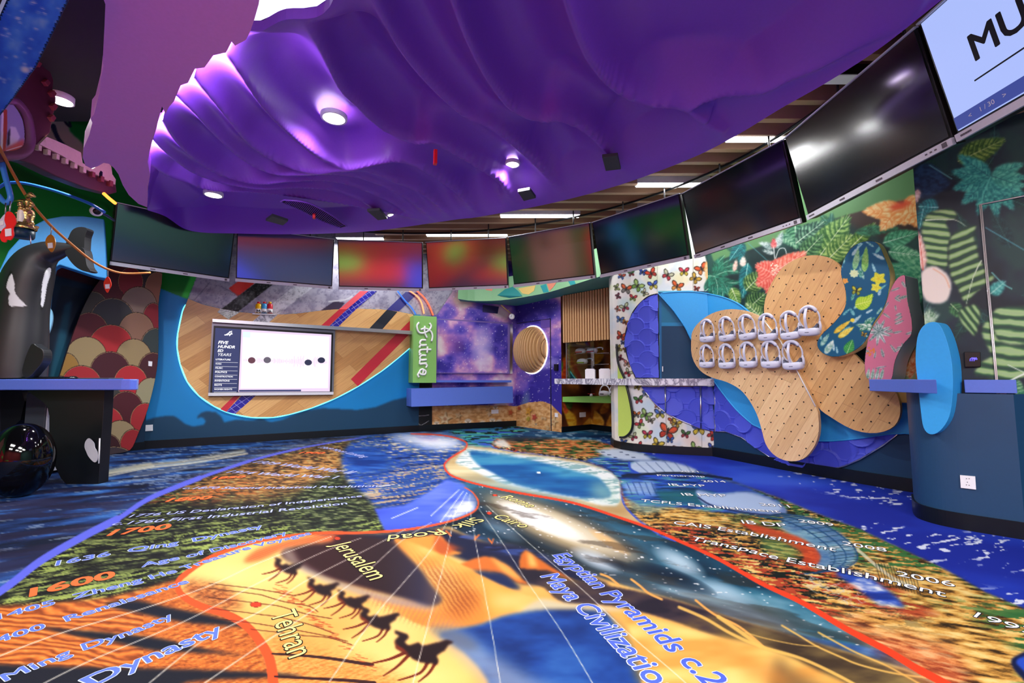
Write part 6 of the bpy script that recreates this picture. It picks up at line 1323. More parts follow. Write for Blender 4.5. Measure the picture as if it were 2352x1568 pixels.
# pegboards
M_pw = woodmat('pegboard_oak', (216, 172, 116), (190, 142, 88), math.radians(62), (8, 1.3), 'YZ', .4); M_pw2 = woodmat('pegboard_pale_oak', (222, 186, 138), (200, 160, 112), math.radians(62), (8, 1.3), 'YZ', .4)
M_hole = mat('peg_hole', (26, 18, 14), .8); M_gold = mat('gold_edge', (236, 196, 128), .35, .2)
PB1 = X5((545, 640), (555, 580), (600, 520), (680, 465), (780, 437), (880, 440), (960, 465), (1020, 500), (1080, 570), (1140, 650), (1255, 850), (1375, 1085), (1392, 1150), (1395, 1250), (1370, 1340), (1310, 1420), (1240, 1448), (1160, 1440), (1090, 1400), (1040, 1330), (1010, 1220), (980, 1130), (930, 1040), (870, 970), (780, 920), (680, 890), (600, 840), (550, 750))
PB2 = [(1757, 728), (1757, 690), (1772, 650), (1800, 612), (1838, 591), (1875, 586), (1908, 594), (1935, 620), (1950, 680), (1945, 740), (1935, 790), (1961, 812), (2000, 850), (2040, 880), (2061, 908), (2068, 945), (2054, 978), (2014, 994), (1961, 987), (1907, 957), (1877, 932), (1840, 870), (1808, 812), (1780, 762)]
PBS = Sheet([(2.10, 5.64), (3.20, 3.78)], (-1, 2))
def board(name, pts, label, m, off0, off1, edge=None, sm=3, sh=PBS, cat='pegboard', holes=True, hm=None):
    P = smooth_pts(pts, sm).tolist() if sm else pts; t = empty(name, sh.p3(*P[0], off1), label, cat); k = MB(); sheet_prism(k, sh, P, off0, off1, 0, 1)
    k.build('face', [m, edge or m], t)
    if holes:
        L = [sh.loc(x, y, off1) for x, y in P]; q0, q1 = min(p[0] for p in L), max(p[0] for p in L); z0, z1 = min(p[1] for p in L), max(p[1] for p in L)
        G = []; i = 0; q = math.floor(q0/.11)*.11; row = 0
        hb = MB()
        z = math.floor(z0/.073)*.073
        while z < z1:
            q = math.floor(q0/.13)*.13+(.065 if row % 2 else 0)
            while q < q1:
                if inside(L, np.array([q]), np.array([z]))[0] and inside(L, np.array([q+.02]), np.array([z]))[0] and inside(L, np.array([q-.02]), np.array([z]))[0] and inside(L, np.array([q]), np.array([z+.02]))[0] and inside(L, np.array([q]), np.array([z-.02]))[0]:
                    c = sh.to3(q, z, off1+.0006); e = sh.to3(q+.01, z, off1+.0006)-c; e.normalize(); hb.add([c+e*.0075*math.cos(a)+Vector((0, 0, .0075*math.sin(a))) for a in np.linspace(0, 2*math.pi, 9)[:-1]], [tuple(range(8))])
                q += .13
            z += .073; row += 1
        tag(hb.build('holes', M_hole, t), kind='stuff')
    return t
board('pegboard', PB2, 'tall oak pegboard with a round top lobe behind the flower print board', M_pw, -.04, .0)
board('pegboard', PB1, 'pale bone-shaped oak pegboard in front, its left lobe carrying most headsets', M_pw2, .001, .042)
MB_s = MB().tube([PBS.p3(x, y, .046) for x, y in ((1752, 733), (1793, 784), (1830, 850), (1873, 933))], .006, 6)
tag(MB_s.build('light_line', mat('line_white', (240, 240, 236), .4)), 'thin white strip between the two oak pegboards', 'trim')
# printed boards
def printed_board(name, pts, label, painter, off0, off1, edge, bb, sh=None, step=.8):
    sh = sh or PBS; P = smooth_pts(pts, 4).tolist(); t = empty(name, sh.p3(*P[0], off1), label, 'wall panel'); cv = Canvas(*bb, step, '808080'); painter(cv)
    k = MB(); L = [sh.loc(x, y, off1) for x, y in P]; n = len(L); fr = [sh.to3(q, z, off1-.001) for q, z in L]; bk_ = [sh.to3(q, z, off0) for q, z in L]
    k.add(fr+bk_, [(i, (i+1) % n, n+(i+1) % n, n+i) for i in range(n)], 0, True); k.build('edge_band', edge, t)
    qs = [p[0] for p in L]; zs = [p[1] for p in L]; ds = .0035; Q = np.arange(min(qs)-ds, max(qs)+ds, ds); Z_ = np.arange(min(zs)-ds, max(zs)+ds, ds); QQ, ZZ = np.meshgrid(Q, Z_, indexing='ij'); V = np.zeros(QQ.shape+(3,))
    for a, q in enumerate(Q): p = sh.to3(q, 0, off1); V[a, :, 0] = p.x; V[a, :, 1] = p.y; V[a, :, 2] = Z_
    x, y = topx(V); C_ = alb(cv.sample(x, y)).reshape(-1, 3); ins = inside(L, QQ, ZZ); nq, nz = QQ.shape; idx = np.arange(nq*nz).reshape(nq, nz); m = ins[:-1, :-1] & ins[1:, :-1] & ins[1:, 1:] & ins[:-1, 1:]
    fc = np.stack([idx[:-1, :-1][m], idx[1:, :-1][m], idx[1:, 1:][m], idx[:-1, 1:][m]], -1); used = np.unique(fc); mp_ = np.zeros(nq*nz, int); mp_[used] = np.arange(len(used))
    me = bpy.data.meshes.new('printed_face'); me.from_pydata(V.reshape(-1, 3)[used].tolist(), [], mp_[fc].tolist()); a = me.color_attributes.new('Col', 'FLOAT_COLOR', 'POINT'); cc = np.ones((len(used), 4), np.float32); cc[:, :3] = C_[used]; a.data.foreach_set('color', cc.ravel()); me.materials.append(M_print); link('printed_face', me, t)
    return t
FB = X6((370, 285), (310, 300), (265, 350), (245, 420), (265, 500), (262, 570), (220, 630), (160, 690), (143, 730), (165, 765), (210, 782), (260, 775), (320, 745), (360, 700), (385, 640), (430, 570), (450, 500), (455, 420), (430, 350), (405, 300))
def pt_flower(cv):
    cv.poly([(1850, 530), (2070, 530), (2070, 840), (1850, 840)], '0c5a80'); R_ = random.Random(3)
    for _ in range(46):
        x, y = R_.uniform(1880, 2045), R_.uniform(555, 815); a = R_.uniform(3.6, 5.8); L_ = R_.uniform(16, 34); leaf(cv, (x, y), (x+L_*math.cos(a), y+L_*math.sin(a)), R_.uniform(5, 9), R_.choice(['2c8c98', '4c9cb0', '3c8c74', '88b8c8']), R_.choice(['a8dce0', '88d0c0', 'd8ece8']), None, 3)
    leaf(cv, (1985, 625), (1990, 565), 18, '6cb04c', 'a8d878', None, 4); leaf(cv, (1962, 620), (1972, 570), 16, '7cb87c', 'b0e0b0', None, 4)
    leaf(cv, (1965, 705), (2005, 675), 30, '8cc81c', 'd8f048', 'f4fc90', 6, .1); leaf(cv, (1965, 700), (2002, 690), 34, 'a8d82c', 'dcf058', 'f4fc90', 6)
    flower(cv, (1962, 628), 11, 'd8e8a8', 'f4fcd8', 8, 0, 'f0f0a0'); flower(cv, (2018, 640), 19, 'd8d020', 'fcf458', 5, .5, 'e8c020'); flower(cv, (2012, 660), 13, 'e0d828', 'fcf870', 5, .1, 'e8c020'); flower(cv, (1941, 645), 8, 'f09838', 'fcc870', 5, .4, 'e87820')
    butterfly(cv, 1967, 668, 12, .2, 'd8d83c', 'b8c838'); butterfly(cv, 1984, 768, 7, .3, 'e8c050', 'd8b040')
    leaf(cv, (1975, 760), (2010, 728), 15, '2c7c5c', 'e8f4e0', '2c7c5c', 3); leaf(cv, (2010, 755), (1965, 745), 17, '2c7c5c', 'eef8e8', '2c7c5c', 3)
    leaf(cv, (1915, 765), (1955, 735), 13, 'd8a020', 'fce058', None, 3); leaf(cv, (1925, 775), (1962, 750), 15, 'e0b028', 'fcec70', None, 3); cv.ell(1958, 735, 5, 4.5, 'f8dc48')
    leaf(cv, (1945, 812), (1958, 780), 26, '2c8c3c', '5cc060', 'b8e0a0', 6); leaf(cv, (1895, 812), (1915, 780), 16, '88b8a8', 'e8f4e8', None, 3); leaf(cv, (1885, 795), (1905, 765), 12, '5c9c94', 'c8e8d8', None, 3)
printed_board('flower_print_board', FB, 'curved board printed with tropical leaves on deep blue, overlapping the round-topped pegboard', pt_flower, .001, .10, M_gold, (1860, 540, 2060, 830))
PK = X6((518, 432), (485, 448), (455, 500), (425, 590), (375, 665), (352, 755), (348, 850), (372, 885), (420, 888), (462, 880), (478, 800), (512, 730), (548, 685), (548, 620), (532, 545), (524, 470))
def pt_pink(cv):
    cv.poly([(1970, 610), (2110, 610), (2110, 900), (1970, 900)], 'e07c98'); R_ = random.Random(5)
    for _ in range(34):
        x, y = R_.uniform(1990, 2095), R_.uniform(640, 770) if R_.random() < .75 else R_.uniform(770, 880); a = R_.uniform(0, 6.28); L_ = R_.uniform(12, 26); leaf(cv, (x, y), (x+L_*math.cos(a), y+L_*math.sin(a)), R_.uniform(4, 8), R_.choice(['8c9894', 'a8a8a4', '7c9c8c']), R_.choice(['e0e4e0', 'ece4e0', 'd8e8dc']), '68787c', 3)
    for k_ in range(9): a = .3+k_*.7; leaf(cv, (2018, 762), (2018+30*math.cos(a), 762+32*math.sin(a)), 9, '7c9c98', 'f0f4f0', '5c8078', 3)
    for _ in range(14): cv.ell(R_.uniform(1992, 2008), R_.uniform(798, 818), 2, 2, 'f08c3c')
    for k_ in range(4): leaf(cv, (1992+k_*10, 872), (1996+k_*11, 845), 9, '78a88c', 'dcf0dc', '5c8078', 3)
printed_board('pink_print_board', PK, 'pink board printed with pale palm leaves, right of the tropical blue board', pt_pink, .0, .24, mat('chrome_edge', (226, 226, 234), .3, .25), (1975, 615, 2105, 885))
LY = [(2085, 720), (2062, 750), (2045, 800), (2036, 850), (2034, 880), (2040, 915), (2070, 925), (2110, 918), (2128, 880), (2130, 780), (2118, 725)]
def pt_lily(cv):
    cv.poly([(2000, 680), (2150, 680), (2150, 960), (2000, 960)], '9cac7c')
    for a, b, w_, c0, c1 in (((2090, 870), (2100, 800), 20, 'e8703c', 'fcc090'), ((2085, 865), (2078, 812), 16, 'f08848', 'fcd8a8'), ((2068, 872), (2066, 825), 16, '3c7c38', 'a8cc78'), ((2110, 875), (2108, 810), 16, 'f07c4c', 'fcc8a0'), ((2058, 875), (2056, 850), 12, '5c9444', 'c8e098')): leaf(cv, a, b, w_, c0, c1, None, 4)
    cv.poly([(2000, 896), (2150, 896), (2150, 960), (2000, 960)], 'e8c470')
    cv.line([(2085, 718), (2062, 750), (2047, 800), (2040, 850), (2038, 885)], 20, '443c38', 4)
printed_board('lily_print_board', LY, 'olive round board with orange lilies and dark rim behind the blue disc', pt_lily, -.10, -.05, M_gold, (2010, 690, 2140, 945), step=1)
# blue disc and shelves at the wall end
BDS = Sheet([(2.60, 3.28), (3.0, 2.58)], (0, 0))
DP = [(2143, 739), (2121, 748), (2107, 775), (2103, 828), (2107, 871), (2114, 936), (2121, 981), (2137, 997), (2159, 989), (2180, 957), (2188, 904), (2187, 839), (2176, 786), (2160, 748)]
k = MB(); sheet_prism(k, BDS, smooth_pts(DP, 4).tolist(), -.15, .0, 0); o = k.build('blue_disc', M_wave, bevel=.006, bseg=2); tag(o, 'tall rounded bright blue disc standing out at the end of the jungle wall', 'wall panel')
S1 = [ECW.p3(1996, 873, .36), ECW.p3(2040, 873, .40), aty(2150, 873, 2.98)]; S1[2].z = S1[0].z
k = MB(); zt = .95-.003
fr = [Vector((p.x, p.y, zt)) for p in (aty(1996, 873, 3.50), aty(2050, 873, 3.22), aty(2100, 873, 3.00), aty(2151, 873, 2.83))]; bk_ = [Vector((p.x, p.y, zt)) for p in (aty(2135, 873, 3.00), aty(2104, 873, 3.28), aty(2040, 873, 3.72), aty(1998, 873, 4.0))]
P = fr+bk_; n = len(P); q = [p-Vector((0, 0, .088)) for p in P]; tr = tessellate_polygon([[Vector((p.x, p.y, 0)) for p in P]]); k.add(P, [tuple(t) for t in tr]); k.add(q, [tuple(t) for t in tr]); k.add(P+q, [(i, (i+1) % n, n+(i+1) % n, n+i) for i in range(n)])
tag(k.build('blue_shelf', M_navyb, bevel=.004), 'lavender blue shelf running from the pegboards to the tall blue disc', 'shelf')
# right jungle wall with its door
JD = Canvas(2080, 220, 2620, 1290, 2, '1c2c34')
J4 = lambda x, y: (2000+x/3.486, 250+y/3.486)
J5 = lambda x, y: (2000+x/2.903, 700+y/2.903)
JD.poly([(2060, 200), (2640, 200), (2640, 1300), (2060, 1300)], cmix(NP(90, 90, 151, 4), [(.3, '141c28'), (.5, '1c2a38'), (.7, '20403f')]))
for i in range(46):
    x, y, a = rr.uniform(2110, 2560), rr.uniform(300, 1260), rr.uniform(0, 6.28); L_ = rr.uniform(50, 110); leaf(JD, (x, y), (x+L_*math.cos(a), y+L_*math.sin(a)), L_*.42, rr.choice(['122a30', '16323a', '14362e']), rr.choice(['1e4648', '24524a', '1f4a3c']), '3c7c70', 5, 0, .6)
leaf(JD, J4(700, 420), J4(1080, 240), 60, '2c5420', '88a84c', 'd0dc90', 8); leaf(JD, J4(330, 560), J4(640, 600), 90, '18304c', '24486c', None, 5, stripes=False); JD.line([J4(470, 450), J4(650, 560)], 2, '70b8b8')
for a in (.5, .95, 1.4, 1.9, 2.4, 2.85, 3.3, 3.75): leaf(JD, J4(960, 550), (J4(960, 550)[0]+92*math.cos(a), J4(960, 550)[1]+92*math.sin(a)), 44, '1c7c7c', '58c4ac', '1c5c68', 5)
for a in (-.4, 0, .25): leaf(JD, J4(970, 540), (J4(960, 550)[0]+84*math.cos(a), J4(960, 550)[1]+84*math.sin(a)), 36, '2c8c80', '68d0b0', '1c5c68', 5)
JD.line([J4(960, 545), J4(900, 680), J4(885, 770)], 3, '58c4b0')
leaf(JD, J4(380, 640), J4(360, 760), 16, 'd8b8b0', 'f4e4dc', None, 3); leaf(JD, J4(540, 790), J4(380, 780), 44, '145c64', '2c9c98', 'a8e0d8', 5); leaf(JD, J4(420, 800), J4(390, 960), 30, '104c54', '1f8484', 'a8e0d8', 5)
def fatleaf(P, c0, c1, a, sp, rib=None, seed=1):
    q = smooth_pts(P, 4); JD.poly(q, '141e24', 1); ca, sa = math.cos(a), math.sin(a)
    f = lambda X, Y: np.clip(.52+.5*np.sin((X*-sa+Y*ca)*6.283/sp+2.2*fbm(X/40, Y/24, 3, seed)), 0, 1)
    JD.poly(q, cmix(f, [(0, '26443a'), (.3, c0), (.7, c1), (1, 'a4c48c')]), 1.5)
    if rib: JD.line(rib, 3, 'd8e8c8', 4, w2=1)
fatleaf([J4(*p) for p in ((540, 810), (650, 800), (690, 870), (600, 900), (640, 1010), (620, 1100), (610, 1270), (540, 1260), (450, 1260), (430, 1100), (410, 1000), (420, 900), (460, 840))], '3c6c3c', 'a0c478', .12, 17, [J4(440, 890), J4(560, 885), J4(680, 890), J4(770, 945)], 2)
fatleaf([J4(*p) for p in ((840, 930), (700, 970), (640, 1030), (625, 1180), (640, 1330), (700, 1440), (760, 1560), (830, 1480), (930, 1400), (990, 1350), (930, 1290), (870, 1200), (850, 1100), (820, 1010))], '2c4c34', '84ac64', -.35, 20, [J4(885, 1215), J4(820, 1350), J4(765, 1560)], 3)
leaf(JD, J4(520, 1540), J4(520, 1260), 66, 'ecc8b8', 'fcf4ec', 'f0c8b0', 4); JD.poly(smooth_pts([J4(*p) for p in ((410, 1300), (500, 1260), (600, 1310), (645, 1400), (620, 1520), (540, 1560), (440, 1530), (405, 1420))], 4), 'f4e8dc', 2); JD.line([J4(500, 1280), J4(590, 1340), J4(630, 1430)], 3, 'f0c0a0', 4)
leaf(JD, J4(420, 1290), J4(385, 980), 24, 'f0b8a8', 'fce8dc', 'd84838', 4)
for k_ in range(7): leaf(JD, J4(450, 1760), J4(400+k_*26, 1570+abs(k_-3)*20), 9, '6c9c6c', 'dcecd8', None, 3)
leaf(JD, J4(960, 1480), J4(1080, 1380), 34, '2c8c88', '70c8bc', 'c8f0e0', 4); JD.line([J4(970, 1310), J4(1060, 1400), J4(1130, 1440)], 2.5, '78c8c0', 4); JD.line([J4(920, 950), J4(1230, 1130)], 2, '58a8b4')
leaf(JD, J4(640, 1560), J4(760, 1680), 34, '1c4c30', '5c9c58', 'c8e0a8', 5)
fatleaf([J5(*p) for p in ((600, 30), (700, 0), (730, 60), (700, 200), (650, 170), (600, 110))], '2c5c34', '80ac64', .9, 14, None, 4)
fatleaf([J5(*p) for p in ((740, 180), (820, 60), (1022, 40), (1200, 80), (1300, 300), (1022, 480), (860, 500), (760, 480), (690, 460), (740, 380), (800, 330))], '3c6c44', 'a4c880', .12, 26, None, 5)
fatleaf([J5(*p) for p in ((830, 30), (1022, 10), (1200, 40), (1200, 200), (1022, 260), (880, 250), (820, 160))], '3c6c44', 'a8cc88', .1, 24, None, 9)
leaf(JD, J5(900, 530), J5(1022, 640), 60, '3c7c54', 'a8dca0', 'e8f8e0', 6); leaf(JD, J5(880, 800), J5(1060, 560), 60, '1c6c50', '6cb884', 'c8ecd0', 6)
JD.line([J5(900, 520), J5(1022, 460), J5(1200, 380)], 4, 'e8f4e0', 4); JD.line([J5(915, 400), J5(1022, 450)], 2, 'e8f4e0'); JD.line([J5(1022, 960), J5(930, 760), J5(940, 680), J5(1022, 640)], 3, '8cc8a8', 4); JD.line([J5(905, 800), J5(960, 960), J5(935, 1160)], 3, '68a890', 4)
for P in (((940, 1020), (1022, 1060), (1100, 1200), (1000, 1300), (940, 1250)), ((945, 1400), (1022, 1430), (1100, 1520), (960, 1520))): fatleaf([J5(*p) for p in P], '145c50', '4cac7c', 1.0, 34, None, 7)
for k_ in range(5): leaf(JD, J5(1040, 1400), J5(940+k_*40, 1530), 22, '2c8c5c', '8cdca8', 'd8f8dc', 5)
tag(painted_sheet('wall_right_front', DW, 0, DW.L[-1], 0, 3.0, .004, JD, M_print), kind='structure')
k = MB(); a_ = DW.to3(0, 0, -.001); b_ = Vector((3.5, 3.6, 0)); k.add([a_, b_, b_+Vector((0, 0, CEIL)), a_+Vector((0, 0, CEIL))], [(0, 1, 2, 3)])
tag(k.build('wall_right_return', mat('jungle_dark', (24, 60, 50), .6)), kind='structure')
shellb = MB(); a_ = DW.to3(0, 3.0, 0); k = MB(); P = [DW.to3(0, 2.62, .30), DW.to3(DW.L[-1], 2.62, .30), DW.to3(DW.L[-1], 2.62, -.1), DW.to3(0, 2.62, -.1)]; q = [p+Vector((0, 0, .5)) for p in P]
k.add(P+q, [(0, 1, 2, 3), (4, 5, 6, 7), (0, 1, 5, 4), (1, 2, 6, 5), (2, 3, 7, 6), (3, 0, 4, 7)]); tag(k.build('timber_soffit', M_slat), 'pale timber soffit above the right jungle wall behind the lit screen', 'soffit')
d2 = bpy.data.objects.new('door_2', None); COL.objects.link(d2); tag(d2, kind='structure'); d2.location = DW.p3(2318, 1220, 0)
M_trim = mat('door_trim', (214, 206, 206), .3, .5)
for i, dx in enumerate((0, 4)):
    MB().tube([DW.p3(2250+dx, 470, .008), DW.p3(2288+dx*.9, 880, .008), DW.p3(2317+dx*.6, 1222, .008)], .0035, 6).build('door_edge', M_trim, d2)
MB().tube([DW.p3(2250, 470, .008), DW.p3(2352, 450, .008), DW.p3(2560, 410, .008)], .0045, 6).build('door_head', M_trim, d2)
k = MB(); sheet_prism(k, DW, [(2295, 874), (2310, 873), (2312, 905), (2296, 905)], 0, .03, 0); tag(k.build('door_lock_plate', M_white, bevel=.003), 'white lock plate on the jungle door at the end of the blue rail', 'lock')
k = MB(); ap = empty('access_panel', DW.p3(2235, 842, .02), 'square black touch panel with a glowing violet logo on the jungle wall', 'control panel')
sheet_prism(k, DW, [(2214, 808), (2252, 808), (2253, 842), (2216, 843)], 0, .02, 0); k.build('plate', M_blk, ap, bevel=.003)
for i in range(3):
    c0 = 2228+i*4.5; MB().tube([DW.p3(x, y, .0225) for x, y in ((c0, 829), (c0+.5, 824), (c0+5, 821), (c0+9-i*1.2, 823.5), (c0+9-i*1.2, 826))], .0022, 5).build('logo_stroke', mat('violet_glow', (90, 80, 255), .4, emit=2.2), ap)
# navy plinth
PD = Sheet([tuple(p) for p in smooth_pts([(2.98, 3.46), (2.85, 3.30), (2.79, 3.19), (2.795, 3.08), (2.85, 2.985), (2.94, 2.89), (3.05, 2.785)], 6, False)], (0, 0))
zt_ = .95-.033
def plinth(name, sh, z0, z1, m, off, back):
    fr = [sh.to3(L, z0, off) for L in sh.L]; P = fr+[Vector((3.32, 2.80, z0)), Vector((3.32, 3.46, z0))] if back else fr
    n = len(P); q = [Vector((p.x, p.y, z1)) for p in P]; tr = tessellate_polygon([[Vector((p.x, p.y, 0)) for p in P]]); k = MB(); k.add(P, [tuple(t) for t in tr]); k.add(q, [tuple(t) for t in tr]); k.add(P+q, [(i, (i+1) % n, n+(i+1) % n, n+i) for i in range(n)]); return k.build(name, m)
pm = plinth('navy_plinth', PD, 0.0, zt_-.06, M_navy, 0, True); tag(pm, 'rounded navy plinth with a white socket at the end of the jungle wall', 'plinth')
k = MB(); fr = [PD.to3(L, 0, .012) for L in PD.L]; n = len(fr); k.add(fr+[p+Vector((0, 0, .10)) for p in fr], [(i, i+1, n+i+1, n+i) for i in range(n-1)]); k.add([PD.to3(L, .1, -.02) for L in PD.L]+[p+Vector((0, 0, .10)) for p in fr], [(i, i+1, n+i+1, n+i) for i in range(n-1)])
tag(k.build('baseboard_plinth', M_black), kind='structure')
k = MB(); SHX = Sheet([(2.96, 2.99), (3.12, 2.83)], (0, 0)); P = [SHX.to3(0, 0, -.02), SHX.to3(SHX.L[-1], 0, -.02), SHX.to3(SHX.L[-1], 0, .07), SHX.to3(.0, 0, .07)]
zz = (.862, .945); k.add([Vector((p.x, p.y, z)) for z in zz for p in P], [(0, 1, 2, 3), (4, 5, 6, 7), (0, 1, 5, 4), (1, 2, 6, 5), (2, 3, 7, 6), (3, 0, 4, 7)])
tag(k.build('blue_rail', M_navyb, bevel=.003), 'lavender blue rail on top of the navy plinth, ending at the door', 'shelf')
so_ = empty('wall_socket', PD.p3(2222, 1106, .01), 'square white socket on the navy plinth', 'socket'); k = MB(); sheet_prism(k, PD, [(2205, 1091), (2240, 1094), (2242, 1124), (2207, 1120)], -.005, .012, 0); k.build('cover_plate', M_white, so_)
for x, y in ((2220, 1099), (2226, 1099), (2222, 1107), (2220, 1113), (2226, 1114)): MB().lathe([(0, 0), (.0025, 0)], PD.p3(x, y, .0135), 6, X=(.7, -.7, 0), Y=(0, 0, 1), Z=(-.7, -.7, 0)).build('pin_hole', M_blk, so_)
# ================================================================ VR headsets on the pegboard
M_hw = mat('headset_pale', (206, 208, 226), .35); M_hd = mat('headset_cushion', (92, 98, 118), .7); M_hook = mat('copper_hook', (196, 128, 104), .3, .6)
def make_hs():
    """local frame: x along the wall, z up, y = away from the wall (towards the room)"""
    t = empty('vr_headset', (0, 0, 0), 'x', 'vr headset', None)
    # side strap: a loop from the visor up to the rear pad
    k = MB(); L = []
    for a in np.linspace(math.radians(-52), math.radians(232), 30):
        L.append((.088*math.cos(a), .055+.02*math.sin(a), .035+.098*math.sin(a)))
    k.tube(L, .0075, 8); k.build('side_strap', M_hw, t, local=True)
    k = MB(); L = [(.074*math.cos(a), .058, .035+.088*math.sin(a)) for a in np.linspace(math.radians(35), math.radians(145), 14)]; k.tube(L, .013, 8); k.build('rear_pad', M_hd, t, local=True)
    k = MB(); L = [(.080*math.cos(a), .070, .040+.098*math.sin(a)) for a in np.linspace(math.radians(30), math.radians(150), 14)]; k.tube(L, [.010]+[.0155]*12+[.010], 8); k.build('rear_cradle', M_hw, t, local=True)
    k = MB(); L = [(-.012+.004*math.sin(s*3), .072+.038*math.sin(s*math.pi), .128-.20*s) for s in np.linspace(0, 1, 14)]
    n = len(L); W_ = .0115; vs = []; 
    for x, y, z in L: vs += [(x-W_, y, z), (x+W_, y, z), (x+W_, y+.006, z), (x-W_, y+.006, z)]
    fs = []
    for i in range(n-1):
        for j in range(4): fs.append((i*4+j, i*4+(j+1) % 4, i*4+4+(j+1) % 4, i*4+4+j))
    k.add(vs, fs); k.build('top_strap', M_hw, t, local=True)
    # visor body
    k = MB(); prof = []
    vs = []; fs = []; nx_ = 24; secs = [(-.062, .80, .0), (-.070, .98, .0), (-.088, 1.06, .0), (-.108, 1.04, 0), (-.122, .93, 0), (-.128, .70, 0)]
    for z, sc_, _ in secs:
        for j in range(nx_):
            a = 2*math.pi*j/nx_; c, s = math.cos(a), math.sin(a); ex = .086*sc_*math.copysign(abs(c)**.45, c); ey = .045*sc_*math.copysign(abs(s)**.6, s); vs.append((ex, .055+ey, z-.010*(abs(ex)/.09)**2*-1))
    for i in range(len(secs)-1):
        for j in range(nx_): fs.append((i*nx_+j, i*nx_+(j+1) % nx_, (i+1)*nx_+(j+1) % nx_, (i+1)*nx_+j))
    fs += [tuple(range(nx_)), tuple(range((len(secs)-1)*nx_, len(secs)*nx_))[::-1]]; k.add(vs, fs, 0, True); k.build('visor', M_hw, t, local=True)
    # face cushion: crescent
    k = MB(); L = []
    up = [(-.074, -.030), (-.05, -.052), (-.02, -.062), (.02, -.060), (.05, -.048), (.075, -.020)]; lo = [(.074, -.080), (-.074, -.080)]
    P = smooth_pts(up, 4, False).tolist()+lo; n = len(P); tr = tessellate_polygon([[Vector((x, z, 0)) for x, z in P]]); k.add([(x, .085, z) for x, z in P]+[(x, .03, z) for x, z in P], [tuple(q) for q in tr]+[tuple(j+n for j in q) for q in tr]+[(i, (i+1) % n, n+(i+1) % n, n+i) for i in range(n)]); k.build('face_cushion', M_hd, t, local=True)
    for sx in (-1, 1):
        k = MB(); k.tube([(sx*.090, .055, -.085), (sx*.093, .055, -.04), (sx*.088, .055, .0)], [.012, .011, .008], 8); k.build('temple_arm', M_hw, t, local=True)
    MB().box((0, .1015, -.098), (.034, .003, .006)).build('logo_mark', M_hd, t, local=True)
    for sx in (-.035, .02):
        k = MB(); k.tube([(sx, -.005, .105), (sx, .045, .105)], .006, 8); k.lathe([(0, 0), (.010, 0), (.012, .006), (.008, .014), (0, .016)], (sx, .045, .105), 12, X=(1, 0, 0), Y=(0, 0, 1), Z=(0, 1, 0)); k.build('peg_hook', M_hook, t, local=True)
    return t
HSP = [(1631, 762, .97, 'top row, first from the left'), (1676, 758, 1.0, 'top row, second from the left'), (1722.5, 754, 1.0, 'top row, third from the left'), (1770, 754, 1.02, 'top row, fourth from left, crossed by strip'), (1822, 750, 1.02, 'top row, fifth from the left'), (1866, 740, 1.04, 'top row, rightmost, hung highest'),
       (1630, 820, .97, 'bottom row, leftmost, slot showing'), (1676, 820, 1.0, 'bottom row, second from the left'), (1725, 817, 1.0, 'bottom row, middle one of five'), (1777, 816, 1.02, 'bottom row, fourth from the left'), (1828, 818, 1.04, 'bottom row, rightmost, over the strip')]
h0 = make_hs()
for i, (x, y, s, lb) in enumerate(HSP):
    o = h0 if i == 0 else dup(h0); p = PBS.p3(x, y, .044); q, _ = PBS.loc(x, y, .044); a = PBS.to3(q-.05, 0, .033); b = PBS.to3(q+.05, 0, .033); d = (b-a).normalized()
    o.location = p; o.rotation_euler = (0, (0, .06, .08, .02, .05, -.03, 0, .02, 0, 0, .03)[i]*-1, math.atan2(d.y, d.x)); o.scale = (s, s, s); o.scale.y *= -1
    o['label'] = 'pale VR headset hanging on the oak pegboard, '+lb; o['group'] = 'VR headsets hanging on the pegboards'
# ================================================================ left wall and the orca corner
L1 = lambda *L: [(x/3.137, 200+y/3.137) for x, y in L]
L2 = lambda *L: [(x/3.016, 640+y/3.016) for x, y in L]
LC = Canvas(-60, 200, 380, 1140, 1.5, '0e2c48')
LC.poly([(-80, 180), (400, 180), (400, 640), (-80, 700)], '12a038')
LC.poly([(100, 180), (290, 180), (290, 300), (215, 295), (100, 262)], '0a7a28', 2)
LC.poly([(118, 262), (150, 250), (160, 300), (190, 330), (190, 365), (150, 350), (112, 330), (108, 300)], 'd8ccb0', 1, 1, 3); LC.line([(122, 290), (135, 320), (160, 345), (182, 358)], 12, '2c3850', 5, w2=4); LC.line([(140, 252), (150, 280), (162, 290), (156, 270)], 6, '283040', 4)
LC.poly([(10, 365), (70, 395), (130, 425), (250, 470), (262, 500), (240, 470), (150, 440), (60, 425), (20, 420)], '0c6c22', 3)  # darker green band: the castle model's shadow painted onto the wall
LC.poly([(60, 620), (360, 620), (360, 1140), (-60, 1140), (-60, 700)], '10304c'); LC.poly([(140, 655), (205, 665), (120, 869), (85, 869)], '0c2238', 2); LC.poly([(148, 700), (166, 690), (140, 869), (112, 869)], '1c5c74', 3)
LC.poly([(130, 600), (260, 650), (260, 670), (120, 630)], '4c1424', 2)
LC.poly([(262, 470), (300, 470), (340, 640), (250, 640)], '2c0c14', 2)
tag(painted_sheet('wall_left', LW, 5.2, LW.L[-1], 0, CEIL, .009, LC, M_print), kind='structure')
k = MB(); a_, b_ = Vector((-5.8, -2.0, 0)), Vector((-5.8, 3.2, 0)); k.add([a_, b_, b_+Vector((0, 0, CEIL)), a_+Vector((0, 0, CEIL))], [(0, 1, 2, 3)]); tag(k.build('wall_left_side', mat('green_wall', (30, 140, 60), .7)), kind='structure')
skirting('baseboard_left', LW, .1)

